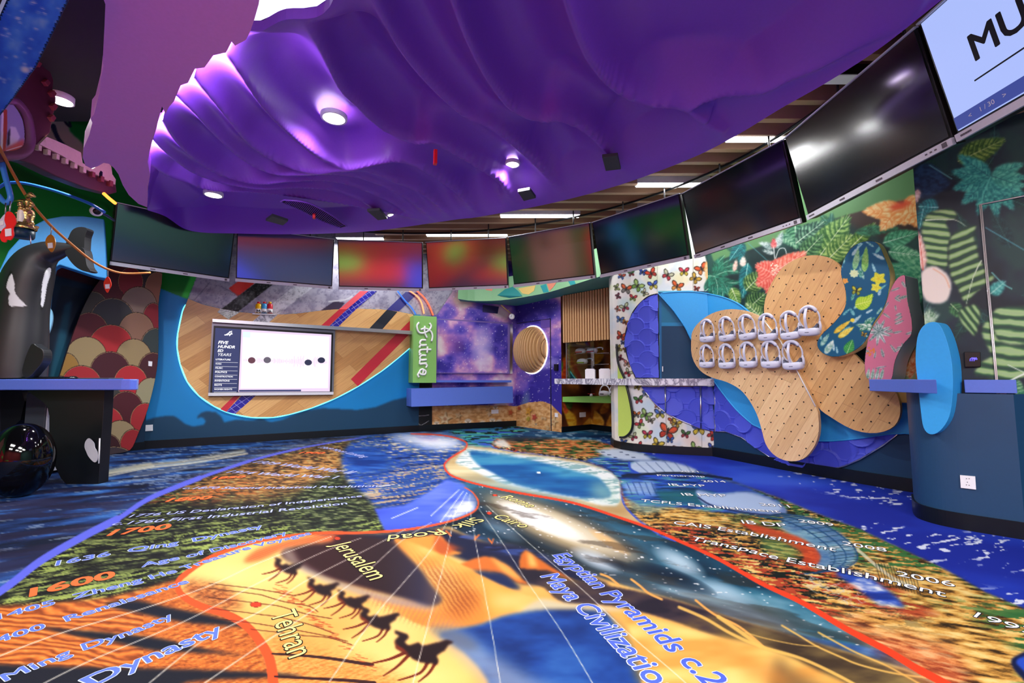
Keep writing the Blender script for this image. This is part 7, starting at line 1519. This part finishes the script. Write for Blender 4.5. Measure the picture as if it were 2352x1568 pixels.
# scaly panel
SPL = Sheet([(-5.68, 4.98), (-4.83, 6.20)], (0, 3))
SL = [(300, 640, 28, 26, '8c2830'), (332, 632, 26, 24, '3c3034'), (360, 655, 26, 30, '94604c'), (214, 704, 34, 34, '4c443e'), (318, 699, 42, 40, '8c7468'), (258, 727, 50, 42, '3c3a3e'), (352, 728, 24, 32, '8c2430'), (205, 758, 44, 40, '641c28'), (313, 756, 40, 38, '946c58'), (255, 782, 48, 36, 'b82a30'), (358, 790, 34, 36, '384242'), (198, 812, 46, 38, 'aa9268'), (307, 816, 40, 37, 'a28c64'), (152, 845, 30, 34, 'aa7e3c'), (253, 846, 45, 38, '4c1c28'), (352, 846, 34, 36, '4a2028'), (187, 878, 46, 38, 'b42c34'), (300, 873, 38, 34, 'ba2c34'), (240, 912, 40, 34, '3e3c3a'), (347, 900, 34, 32, '9c9474'), (290, 932, 38, 33, '501a24'), (245, 968, 38, 34, 'b42c34'), (334, 960, 34, 34, 'a82a30'), (276, 1000, 38, 34, 'a28c68'), (243, 1022, 34, 26, '3c181e'), (306, 1018, 30, 32, '9c262c'), (262, 1050, 46, 24, '40343a'), (190, 940, 40, 38, '4c1a22'), (180, 1000, 44, 40, 'a82a30'), (190, 1060, 44, 36, 'a08c68'), (130, 900, 40, 38, '3c3a3e'), (120, 970, 44, 40, '94604c'), (120, 1040, 50, 40, '4c1a22')]
def pt_scale(cv):
    cv.poly([(50, 580), (400, 580), (400, 1120), (50, 1120)], '5c2028')
    for x, y, a, b, c in sorted(SL, key=lambda s: s[1]): 
        cv.ell(x, y+6, a+1.6, b+7.6, '2c1c18'); cv.ell(x, y+6.5, a+.6, b+6.8, 'b89468'); cv.ell(x, y+7, a-.2, b+6.4, c)
        cv.poly([(x-a*.8, y+b*.6), (x+a*.8, y+b*.6), (x+a*.45, y+b*1.9), (x-a*.45, y+b*1.9)], c)
SPo = [(364, 612), (364, 700), (364, 800), (360, 850), (350, 900), (336, 950), (318, 995), (299, 1033), (262, 1042), (225, 1052), (160, 1066), (90, 1085), (100, 1000), (118, 930), (135, 869), (160, 790), (185, 720), (210, 670), (232, 638), (240, 612)]
def printed_flat(name, sh, pts, label, painter, off0, off1, edge, bb, step, ds):
    return printed_board(name, pts, label, painter, off0, off1, edge, bb, sh, step)
printed_board('scaly_wall_panel', SPo, 'leaning wall panel of overlapping red, tan and charcoal dragon scales', pt_scale, -.02, .03, mat('scale_edge', (70, 30, 34), .5), (50, 580, 400, 1120), SPL, 1)
k = MB(); sheet_prism(k, SPL, [(341, 829), (350, 830), (349, 841), (341, 840)], .03, .036, 0); tag(k.build('sticker', M_white), 'small white sticker on the dragon-scale wall panel', 'sticker')
# blue wave arch
AR = Sheet([(-5.35, 4.55), (-4.35, 5.35)], (0, 2))
BW = [(-40, 660), (0, 617), (19, 576), (48, 544), (80, 516), (105, 503), (143, 496), (191, 496), (239, 503), (243, 560), (246, 640), (223, 636), (180, 622), (137, 608), (126, 614), (118, 646), (112, 700), (103, 773), (93, 872), (40, 872), (-20, 872), (-40, 760)]
bw = empty('blue_wave_arch', AR.p3(60, 860, .1), 'light blue wave arch standing behind the leaping orca', 'wall panel')
k = MB(); sheet_prism(k, AR, BW, -.16, .0, 0); k.build('arch_body', mat('arch_blue', (58, 150, 214), .5), bw, bevel=.01)
k = MB(); sheet_prism(k, AR, smooth_pts([(109, 706), (118, 712), (121, 730), (117, 752), (108, 772), (104, 770), (106, 735)], 4).tolist(), -.05, .015, 0); k.build('foam_drop', mat('foam_pale', (140, 200, 232), .5), bw)
k = MB(); sheet_prism(k, AR, [(83, 773), (95, 775), (94, 791), (82, 790)], 0, .012, 0); tag(k.build('light_switch', M_white), 'white switch plate on the blue wave arch beside the orca', 'switch')
for z0 in (0.0,):
    k = MB(); sheet_prism(k, AR, [(-40, 872), (93, 872), (80, 1080), (-40, 1100)], -.16, -.02, 0); k.build('arch_foot', mat('arch_navy', (20, 52, 84), .5), bw)
# orca
YO_ = 4.28
OC = Canvas(-60, 500, 260, 900, 1, '1e1f22')
OC.poly([(-60, 480), (280, 480), (280, 920), (-60, 920)], '202124')
for P in ([(26, 622), (33, 645), (37, 676), (63, 703), (63, 706), (42, 708), (20, 705), (18, 685), (21, 672), (12, 658), (18, 635)], [(112, 610), (119, 612), (117, 630), (109, 655), (100, 706), (93, 710), (93, 690), (95, 660), (100, 630), (106, 616)]):
    OC.poly(smooth_pts(P, 3), '08080a'); q = smooth_pts(P, 3); m_ = q.mean(0); OC.poly(m_+(q-m_)*.88, 'd8d8da')
orca = empty('orca_figure', aty(40, 868, YO_), 'black and white leaping orca figure with raised tail in front of the blue wave arch', 'orca sculpture')
M_orca = paintmat('orca_skin', .42, spec=.5)
CL = [(28, 869, 62), (30, 840, 62), (38, 780, 58), (47, 720, 52), (56, 670, 50), (68, 630, 47), (84, 600, 40), (108, 582, 29), (135, 575, 20), (160, 570, 12), (178, 566, 7)]
cl = smooth_pts(CL, 22, False); n_ = 180; V = np.zeros((len(cl), n_+1, 3)); sc_ = YO_/F
pts3 = [aty(x, y, YO_) for x, y, r in cl]
for i, (x, y, r) in enumerate(cl):
    t = (pts3[min(i+1, len(cl)-1)]-pts3[max(i-1, 0)]).normalized(); a_ = t.cross(Vector((0, 1, 0))).normalized(); b_ = Vector((0, 1, 0))
    for j in range(n_+1):
        g = 2*math.pi*j/n_; p = pts3[i]+a_*math.cos(g)*r*sc_+b_*math.sin(g)*r*sc_*.85; V[i, j] = p
x, y = topx(V); gridmesh('body', V, len(cl), n_+1, alb(OC.sample(x, y)), M_orca, orca, smooth=True)
M_ob = mat('orca_black', (30, 31, 34), .42)
def slab(P, Y0, Y1, m, nm, par, bev=.012):
    A_ = [aty(x, y, Y0) for x, y in P]; n = len(A_); d = Vector((0, Y1-Y0, 0)); tr = tessellate_polygon([[Vector((p.x, p.z, 0)) for p in A_]]); k = MB(); k.add(A_, [tuple(t) for t in tr]); k.add([p+d for p in A_], [tuple(t) for t in tr]); k.add(A_+[p+d for p in A_], [(i, (i+1) % n, n+(i+1) % n, n+i) for i in range(n)]); return k.build(nm, m, par, bevel=bev)
slab(smooth_pts([(152, 560), (157, 545), (166, 528), (182, 521), (200, 525), (195, 544), (193, 573), (190, 590), (170, 585)], 4), YO_-.03, YO_+.04, M_ob, 'tail_fluke', orca)
slab(smooth_pts([(150, 575), (178, 568), (193, 573), (199, 608), (207, 622), (191, 622), (172, 611), (156, 592)], 4), YO_-.05, YO_+.03, M_ob, 'tail_fluke', orca)
slab(smooth_pts([(70, 792), (86, 796), (99, 806), (98, 828), (82, 850), (62, 868), (50, 850)], 4), YO_-.20, YO_-.12, M_ob, 'pectoral_fin', orca)
# curved counter table with orca support
tb = empty('counter_table', (-4.3, 4.3, 0), 'blue-edged counter table on a black orca-tail support at the left', 'table')
P = [Vector((x, y, .853)) for x, y in ((-5.66, 4.0), (-3.42, 4.0), (-3.36, 4.02), (-3.34, 4.07), (-3.40, 4.16), (-3.98, 4.76), (-5.66, 4.76))]; n = len(P); q = [p+Vector((0, 0, .095)) for p in P]
k = MB(); k.add(P, [tuple(range(n))[::-1]]); k.add(q, [tuple(range(n))]); k.add(P+q, [(i, (i+1) % n, n+(i+1) % n, n+i) for i in range(n)])
k.build('tabletop', mat('table_blue', (92, 116, 216), .25, spec=.6), tb, bevel=.008)
SU = L2((725, 772), (715, 950), (700, 1150), (684, 1420), (600, 1428), (470, 1435), (420, 1380), (380, 1300), (355, 1210), (340, 1100), (340, 950), (330, 900), (310, 865), (250, 820), (180, 772))
slab(SU, 4.22, 4.32, mat('support_black', (16, 18, 24), .4), 'support', tb, .02)
q = smooth_pts(L2((610, 1105), (590, 1130), (585, 1165), (598, 1200), (612, 1230), (640, 1262), (662, 1270), (676, 1240), (672, 1200), (655, 1170), (650, 1140), (630, 1115)), 3); slab(q, 4.192, 4.199, mat('patch_white', (200, 200, 208), .5), 'white_patch', tb, 0)
MB().tube([aty(229, 1006, 4.2), aty(227, 1064, 4.2)], .006, 6).build('edge_light', M_white, tb)
slab(L2((0, 775), (150, 775), (170, 850), (140, 980), (60, 1050), (0, 1100)), 4.62, 4.75, mat('support_black', (16, 18, 24), .4), 'rear_support', tb, .02)
pc = empty('computer_tower', aty(95, 1100, 4.6), 'grey computer tower on the floor under the counter table', 'computer'); pc.location.z = 0
c = aty(97, 1100, 4.58); MB().box((c.x-.10, 4.78, .42), (.20, .45, .78)).build('case', mat('pc_grey', (62, 68, 78), .4), pc, bevel=.005); MB().box((c.x+.005, 4.78, .36), (.012, .42, .66)).build('side_panel', mat('pc_side', (196, 200, 214), .35), pc)
kb = empty('keyboard', aty(105, 869, 4.25), 'black keyboard on the counter table edge', 'keyboard'); kc = Vector((-4.28, 4.2, .9475))
MB().box(kc+Vector((0, 0, .008)), (.36, .13, .014)).build('key_tray', M_blk, kb)
k = MB()
for i in range(15):
    for j in range(4): k.box(kc+Vector((-.165+i*.0235, -.045+j*.03, .019)), (.018, .022, .008))
tag(k.build('keys', M_blk, kb), kind='stuff')
tag(MB().box((-3.78, 4.2, .954), (.28, .16, .012)).build('tablet', mat('tablet_grey', (70, 74, 84), .3), bevel=.003), 'thin dark tablet lying at the right end of the counter table', 'tablet')
ms = MB().lathe([(0, 0), (.032, .002), (.03, .014), (.016, .026), (0, .029)], (-4.02, 4.18, .9478), 18, Y=(0, 1.5, 0)); tag(ms.build('computer_mouse', M_blk), 'small black computer mouse between keyboard and tablet', 'computer mouse')
tag(MB().tube([(-4.50, 4.2, .948), (-4.50, 4.2, 1.0)], .008, 8).build('pen_stand', M_white), 'short white stick standing at the left end of the keyboard', 'stand')
# balloon
bl = empty('black_balloon', (0, 0, 0), 'large shiny black balloon on the floor in front of the counter table', 'balloon'); cb = aty(50, 1050, 3.78); bl.location = (cb.x, cb.y, 0)
prof = [(0, .275)]+[(.205*math.sin(a)**.95, .275*math.cos(a)-.02*(1-math.cos(a))) for a in np.linspace(.12, math.pi-.22, 26)]+[(.018, -.305), (.012, -.315)]
MB().lathe(prof, (cb.x, cb.y, cb.z), 48).build('balloon_skin', mat('balloon_black', (5, 5, 7), .06, spec=.45), bl)
MB().lathe([(.010, 0), (.008, -.01), (.03, -.03), (.022, -.034), (0, -.02)], (cb.x, cb.y, cb.z-.312), 20).build('knot', mat('balloon_black', (6, 6, 8), .05), bl)
zb = cb.z-.34
if zb > 0: MB().tube([(cb.x, cb.y, zb), (cb.x+.01, cb.y-.01, zb*.5), (cb.x-.02, cb.y-.03, .004), (cb.x-.05, cb.y-.05, .004)], .004, 6).build('ribbon', M_blk, bl)
# great wall model
GW = Sheet([(-3.75, 3.2), (-3.86, 4.5)], (0, 2))
gw = empty('castle_wall_model', GW.p3(180, 430, 0), 'dark maroon crenellated wall model with a beige walkway, high on the left', 'wall sculpture')
M_mar = mat('maroon_wall', (74, 30, 38), .6); M_bei = mat('beige_stone', (206, 184, 158), .6, bump=(.4, 60)); M_brick = mat('brick_red', (128, 54, 58), .6)
k = MB(); sheet_prism(k, GW, [(28, 235), (50, 190), (80, 150), (112, 150), (124, 185), (122, 205), (130, 225), (127, 250), (121, 275), (116, 305), (92, 330), (140, 352), (190, 380), (230, 402), (266, 420), (269, 442), (254, 446), (200, 432), (130, 405), (70, 375), (14, 360), (30, 345), (52, 350), (70, 335), (74, 305), (62, 265), (45, 240)], -.10, .0, 0); k.build('wall_face', M_mar, gw, bevel=.01)
k = MB(); sheet_prism(k, GW, [(91, 331), (108, 314), (150, 332), (186, 350), (190, 374), (206, 384), (212, 388), (222, 382), (232, 375), (242, 373), (255, 377), (258, 400), (266, 412), (265, 424), (230, 405), (190, 384), (140, 356)], -.02, .02, 0); k.build('walkway', M_bei, gw)
k = MB(); sheet_prism(k, GW, [(229, 408), (229, 397), (232, 392), (236, 395), (235, 410)], .02, .024, 0); k.build('tower_door', M_blk, gw)
for i in range(9):
    x, y = 94+i*20.5, 338+i*10.2; k = MB(); sheet_prism(k, GW, [(x-4, y-6), (x+3, y-3), (x+2, y+9), (x-5, y+6)], 0, .035, 0); k.build('merlon', M_bei if i < 6 else M_brick, gw, bevel=.003)
for x, y in ((90, 143), (109, 187), (123, 212), (126, 242), (122, 268)):
    k = MB(); sheet_prism(k, GW, [(x-6, y+1), (x+2, y-5), (x+8, y+3), (x+2, y+12)], -.02, .03, 0); k.build('merlon', M_brick, gw, bevel=.003)
# porthole with printed picture
def pt_port(cv):
    cv.poly([(-40, 200), (100, 200), (100, 400), (-40, 400)], '9c98b0'); cv.line([(12, 255), (12, 300), (8, 345)], 9, 'b04828', 3); cv.line([(6, 260), (4, 345)], 5, 'e8e4dc', 3)
    cv.poly([(20, 305), (24, 290), (36, 292), (46, 315), (38, 330), (20, 335)], 'd8d4d0', 1); cv.poly([(18, 305), (24, 292), (22, 332), (16, 336)], '202428', 1); cv.poly([(10, 342), (56, 318), (54, 345), (30, 352), (10, 348)], 'd86858', 3); cv.line([(15, 346), (50, 335)], 2, 'f8e8e0')
printed_board('porthole_picture', [(-30, 240), (20, 236), (36, 246), (52, 275), (57, 310), (52, 340), (30, 350), (6, 348), (-30, 345)], 'round-ended mauve framed picture of a pale building at the far left edge', pt_port, -.02, .03, mat('mauve_rim', (104, 62, 84), .5), (-40, 220, 80, 360), GW, 1)
pr = [o for o in COL.objects if o.name.startswith('porthole_picture')][0]
MB().tube([GW.p3(x, y, .03) for x, y in smooth_pts([(-34, 232), (18, 228), (38, 236), (60, 265), (68, 305), (66, 335), (50, 352), (20, 358), (-34, 352)], 4)], .034, 10, closed=True).build('rim', mat('mauve_rim', (104, 62, 84), .5), pr)
# lamp in the dark ceiling, orange glow strip
p = atz(140, 232, SOF-.05); sl = empty('round_ceiling_lamp', p, 'round bright lamp in the black ceiling above the crenellated wall model', 'ceiling light')
MB().lathe([(0, 0), (.07, 0), (.08, .01), (.08, .05)], p, 28).build('lens', M_glow, sl); MB().lathe([(.08, -.004), (.09, -.004), (.09, .05)], p, 28).build('ring', M_white, sl)
l = bpy.data.lights.new('left_lamp_light', 'SPOT'); l.energy = 260; l.spot_size = 2.4; l.spot_blend = .5; l.shadow_soft_size = .1; lo_ = bpy.data.objects.new('left_lamp_light', l); COL.objects.link(lo_); lo_.location = p-Vector((0, 0, .02))
tag(MB().tube([GW.p3(x, y, .05) for x, y in ((238, 444), (250, 455), (265, 467))], .014, 8).build('neon_strip', mat('neon_orange', (255, 120, 40), .4, emit=4)), 'short glowing orange neon strip beside the upper left corner of the first screen', 'neon light')
# starry blue band overhead
ZB_ = 2.55; SB_ = [(24, -20), (-60, 170), (-60, 330), (0, 266), (31, 226), (84, 153), (122, 76), (168, -20)]
BCn = Canvas(-80, -40, 190, 340, 1.2, '123c9c'); BCn.poly([(-90, -50), (200, -50), (200, 350), (-90, 350)], cmix(NP(40, 50, 171, 4), [(.3, '2c68e8'), (.55, '4490fc'), (.75, '90c4ff')])); R_ = random.Random(9)
for _ in range(90): a = R_.uniform(1.2, 4.2); BCn.ell(R_.uniform(-20, 150), R_.uniform(0, 300), a, a*.8, 'dce8fc', soft=.6)
BCn.glow(58, 160, 14, 10, 'f4f4f8', .4, 1)
def hboard(name, pts, z, th, cv, label, cat, ds=.008):
    P = [atz(x, y, z) for x, y in pts]; t = empty(name, P[0], label, cat); n = len(P); k = MB(); tr = tessellate_polygon([[Vector((p.x, p.y, 0)) for p in P]]); q = [p+Vector((0, 0, th)) for p in P]
    k.add(q, [tuple(i) for i in tr]); k.add(P+q, [(i, (i+1) % n, n+(i+1) % n, n+i) for i in range(n)]); k.build('edge_band', mat('band_edge', (150, 170, 214), .5), t)
    qs = [p.x for p in P]; zs = [p.y for p in P]; Q = np.arange(min(qs), max(qs)+ds, ds); Z_ = np.arange(min(zs), max(zs)+ds, ds); QQ, ZZ = np.meshgrid(Q, Z_, indexing='ij'); V = np.stack([QQ, ZZ, np.full(QQ.shape, z-.001)], -1)
    x, y = topx(V); C_ = alb(cv.sample(x, y)).reshape(-1, 3); ins = inside([(p.x, p.y) for p in P], QQ, ZZ); nq, nz = QQ.shape; idx = np.arange(nq*nz).reshape(nq, nz); m = ins[:-1, :-1] & ins[1:, :-1] & ins[1:, 1:] & ins[:-1, 1:]
    fc = np.stack([idx[:-1, :-1][m], idx[1:, :-1][m], idx[1:, 1:][m], idx[:-1, 1:][m]], -1); used = np.unique(fc); mp_ = np.zeros(nq*nz, int); mp_[used] = np.arange(len(used))
    me = bpy.data.meshes.new('printed_face'); me.from_pydata(V.reshape(-1, 3)[used].tolist(), [], mp_[fc].tolist()); a = me.color_attributes.new('Col', 'FLOAT_COLOR', 'POINT'); cc = np.ones((len(used), 4), np.float32); cc[:, :3] = C_[used]; a.data.foreach_set('color', cc.ravel()); me.materials.append(M_print); link('printed_face', me, t)
    c = sum((p for p in P), Vector())/n; MB().tube([c+Vector((0, 0, th)), Vector((c.x, c.y, SOF))], .012, 8).build('hanging_rod', M_alu, t); return t
hboard('starry_ceiling_band', SB_, ZB_, .06, BCn, 'deep blue starry ceiling band at the top left corner', 'ceiling panel')
# rope, pipes and hanging things
YR = 3.35
rp = [(-20, 300), (2, 345), (10, 360), (26, 391), (57, 445), (83, 480), (118, 519), (153, 551), (198, 589), (230, 610), (265, 624), (300, 628), (345, 626)]
yy = np.linspace(3.1, 4.9, 30); qq = smooth_pts(rp, 4, False); tag(MB().tube([aty(x, y, 2.9+1.5*i/(len(qq)-1)) for i, (x, y) in enumerate(qq)], .010, 8).build('orange_rope', mat('rope_orange', (196, 120, 48), .6)), 'orange rope hanging in a long curve in front of the orca', 'rope')
tag(MB().tube([aty(x, y, 3.2) for x, y in smooth_pts([(-20, 250), (-2, 320), (4, 370), (12, 405), (22, 440), (24, 456), (16, 466), (6, 460), (-4, 448)], 5, False)], [.017]*41, 10).build('blue_tube', mat('tube_blue', (60, 130, 214), .3)), 'thick blue tube curling down at the far left edge', 'tube')
tag(MB().tube([aty(x, y, 3.9) for x, y in smooth_pts([(-30, 450), (0, 429), (19, 420), (57, 421), (112, 434), (159, 449), (207, 468), (240, 487)], 5, False)], .013, 8).build('blue_pipe', mat('pipe_blue', (40, 96, 190), .3)), 'slender blue pipe arching across the green wall over the orca', 'pipe')
cc_ = empty('security_camera', aty(224, 487, 4.1), 'white dome-fronted security camera over the blue wave arch', 'camera'); d = Vector((.75, -.6, -.25)).normalized(); X_ = d.cross(Vector((0, 0, 1))).normalized(); Y_ = X_.cross(d)
p = aty(220, 485, 4.1); MB().lathe([(0, -.03), (.036, -.03), (.044, -.01), (.044, .05), (.036, .06), (0, .06)], p, 24, X=X_, Y=Y_, Z=d).build('housing', M_white, cc_); MB().lathe([(.030, .06), (.028, .07), (0, .078)], p, 20, X=X_, Y=Y_, Z=d).build('lens', M_blk, cc_)
MB().tube([p-d*.02, aty(245, 495, 4.3), aty(262, 506, 4.6)], .012, 8).build('arm', mat('arm_navy', (30, 40, 90), .4), cc_)
def lab(P, m, nm, par, Y0): return slab(P, Y0, Y0+.006, m, nm, par, 0)
M_tr = mat('tag_red', (232, 34, 38), .35); M_to = mat('tag_orange', (176, 110, 30), .4)
def htag(name, shape, m, Y0, lbl, hook, lb_):
    t = empty(name, aty(shape[0][0], shape[0][1], Y0), lbl, 'hanging tag'); lab(smooth_pts(shape, 4), m, 'tag_plate', t, Y0); MB().tube([aty(x, y, Y0) for x, y in hook], .004, 6).build('hook', M_alu, t); lab(lb_, M_white, 'blank_label', t, Y0-.004)
htag('hanging_tag', [(14, 488), (24, 486), (34, 498), (36, 512), (30, 524), (31, 540), (24, 551), (16, 550), (12, 556), (3, 553), (0, 540), (6, 526), (14, 520), (10, 505)], M_tr, 3.12, 'large red scalloped tag hanging at the far left', [(22, 486), (23, 476), (24, 462)], [(11, 526), (25, 524), (26, 541), (12, 543)])
htag('hanging_tag', [(3, 500), (12, 492), (14, 510), (8, 526), (0, 530), (-6, 515)], mat('tag_white', (206, 206, 226), .4), 3.16, 'pale tag half behind the large red tag', [(12, 492), (13, 478), (13, 466)], [(0, 508), (8, 506), (8, 516), (0, 518)])
htag('hanging_tag', [(116, 538), (124, 545), (127, 557), (124, 570), (118, 579), (110, 570), (104, 557), (107, 545)], M_to, 3.62, 'amber oval tag hanging from the orange rope over the orca back', [(117, 538), (118, 528), (118, 520)], [(109, 558), (120, 557), (121, 569), (110, 570)])
htag('hanging_tag', [(247, 635), (253, 643), (255, 655), (250, 665), (246, 672), (240, 662), (238, 650), (242, 640)], mat('tag_red2', (216, 50, 34), .4), 4.1, 'red leaf-shaped tag hanging below the orange rope beside the scaly panel', [(248, 635), (248, 624), (248, 617)], [(241, 653), (251, 652), (251, 662), (242, 663)])
go = empty('gilded_ornament', aty(58, 540, 3.3), 'gilded sculpted lantern ornament on a teal drum, hanging over the orca', 'ornament'); M_go = mat('gilt', (206, 176, 110), .25, .9, bump=(.9, 60))
p0 = aty(56, 546, 3.3); s_ = 3.3/F
MB().lathe([(0, 0), (20*s_, 0), (22*s_, 4*s_), (22*s_, 18*s_), (19*s_, 20*s_), (0, 20*s_)], p0-Vector((.02, 0, 0)), 26).build('drum', mat('drum_teal', (20, 58, 78), .4), go)
k = MB()
k.lathe([(20*s_, 20*s_), (21*s_, 26*s_), (15*s_, 32*s_), (13*s_, 44*s_), (15*s_, 58*s_), (13*s_, 66*s_), (6*s_, 72*s_), (4*s_, 80*s_), (8*s_, 84*s_), (5*s_, 92*s_), (0, 94*s_)], p0, 14)
k.build('column', M_go, go); R_ = random.Random(2)
for i in range(26):
    a, h = R_.uniform(0, 6.28), R_.uniform(22, 78)*s_; r = (19 if h < 32*s_ else 14)*s_; q = p0+Vector((r*math.cos(a), r*math.sin(a), h)); MB().lathe([(0, -4*s_), (4*s_, -1*s_), (4.4*s_, 2*s_), (0, 5*s_)], q, 7, X=(1.3, .3, .2)).build('boss', M_go, go)
MB().tube([aty(33, 462, 3.3), aty(50, 460, 3.3), aty(70, 464, 3.3), aty(78, 470, 3.3)], [.006, .012, .014, .006], 8).build('beam', M_go, go); MB().tube([aty(60, 452, 3.3), aty(72, 447, 3.3), aty(81, 452, 3.3)], [.014, .02, .006], 8).build('bird', M_go, go)
MB().lathe([(7*s_, 34*s_), (8*s_, 50*s_), (7*s_, 62*s_)], p0-Vector((0, 10*s_, 0)), 12).build('lantern_glass', mat('lantern_white', (240, 236, 226), .3), go)
MB().tube([aty(68, 540, 3.28), aty(70, 552, 3.28), aty(71, 560, 3.28)], .004, 6).build('chain', M_alu, go)
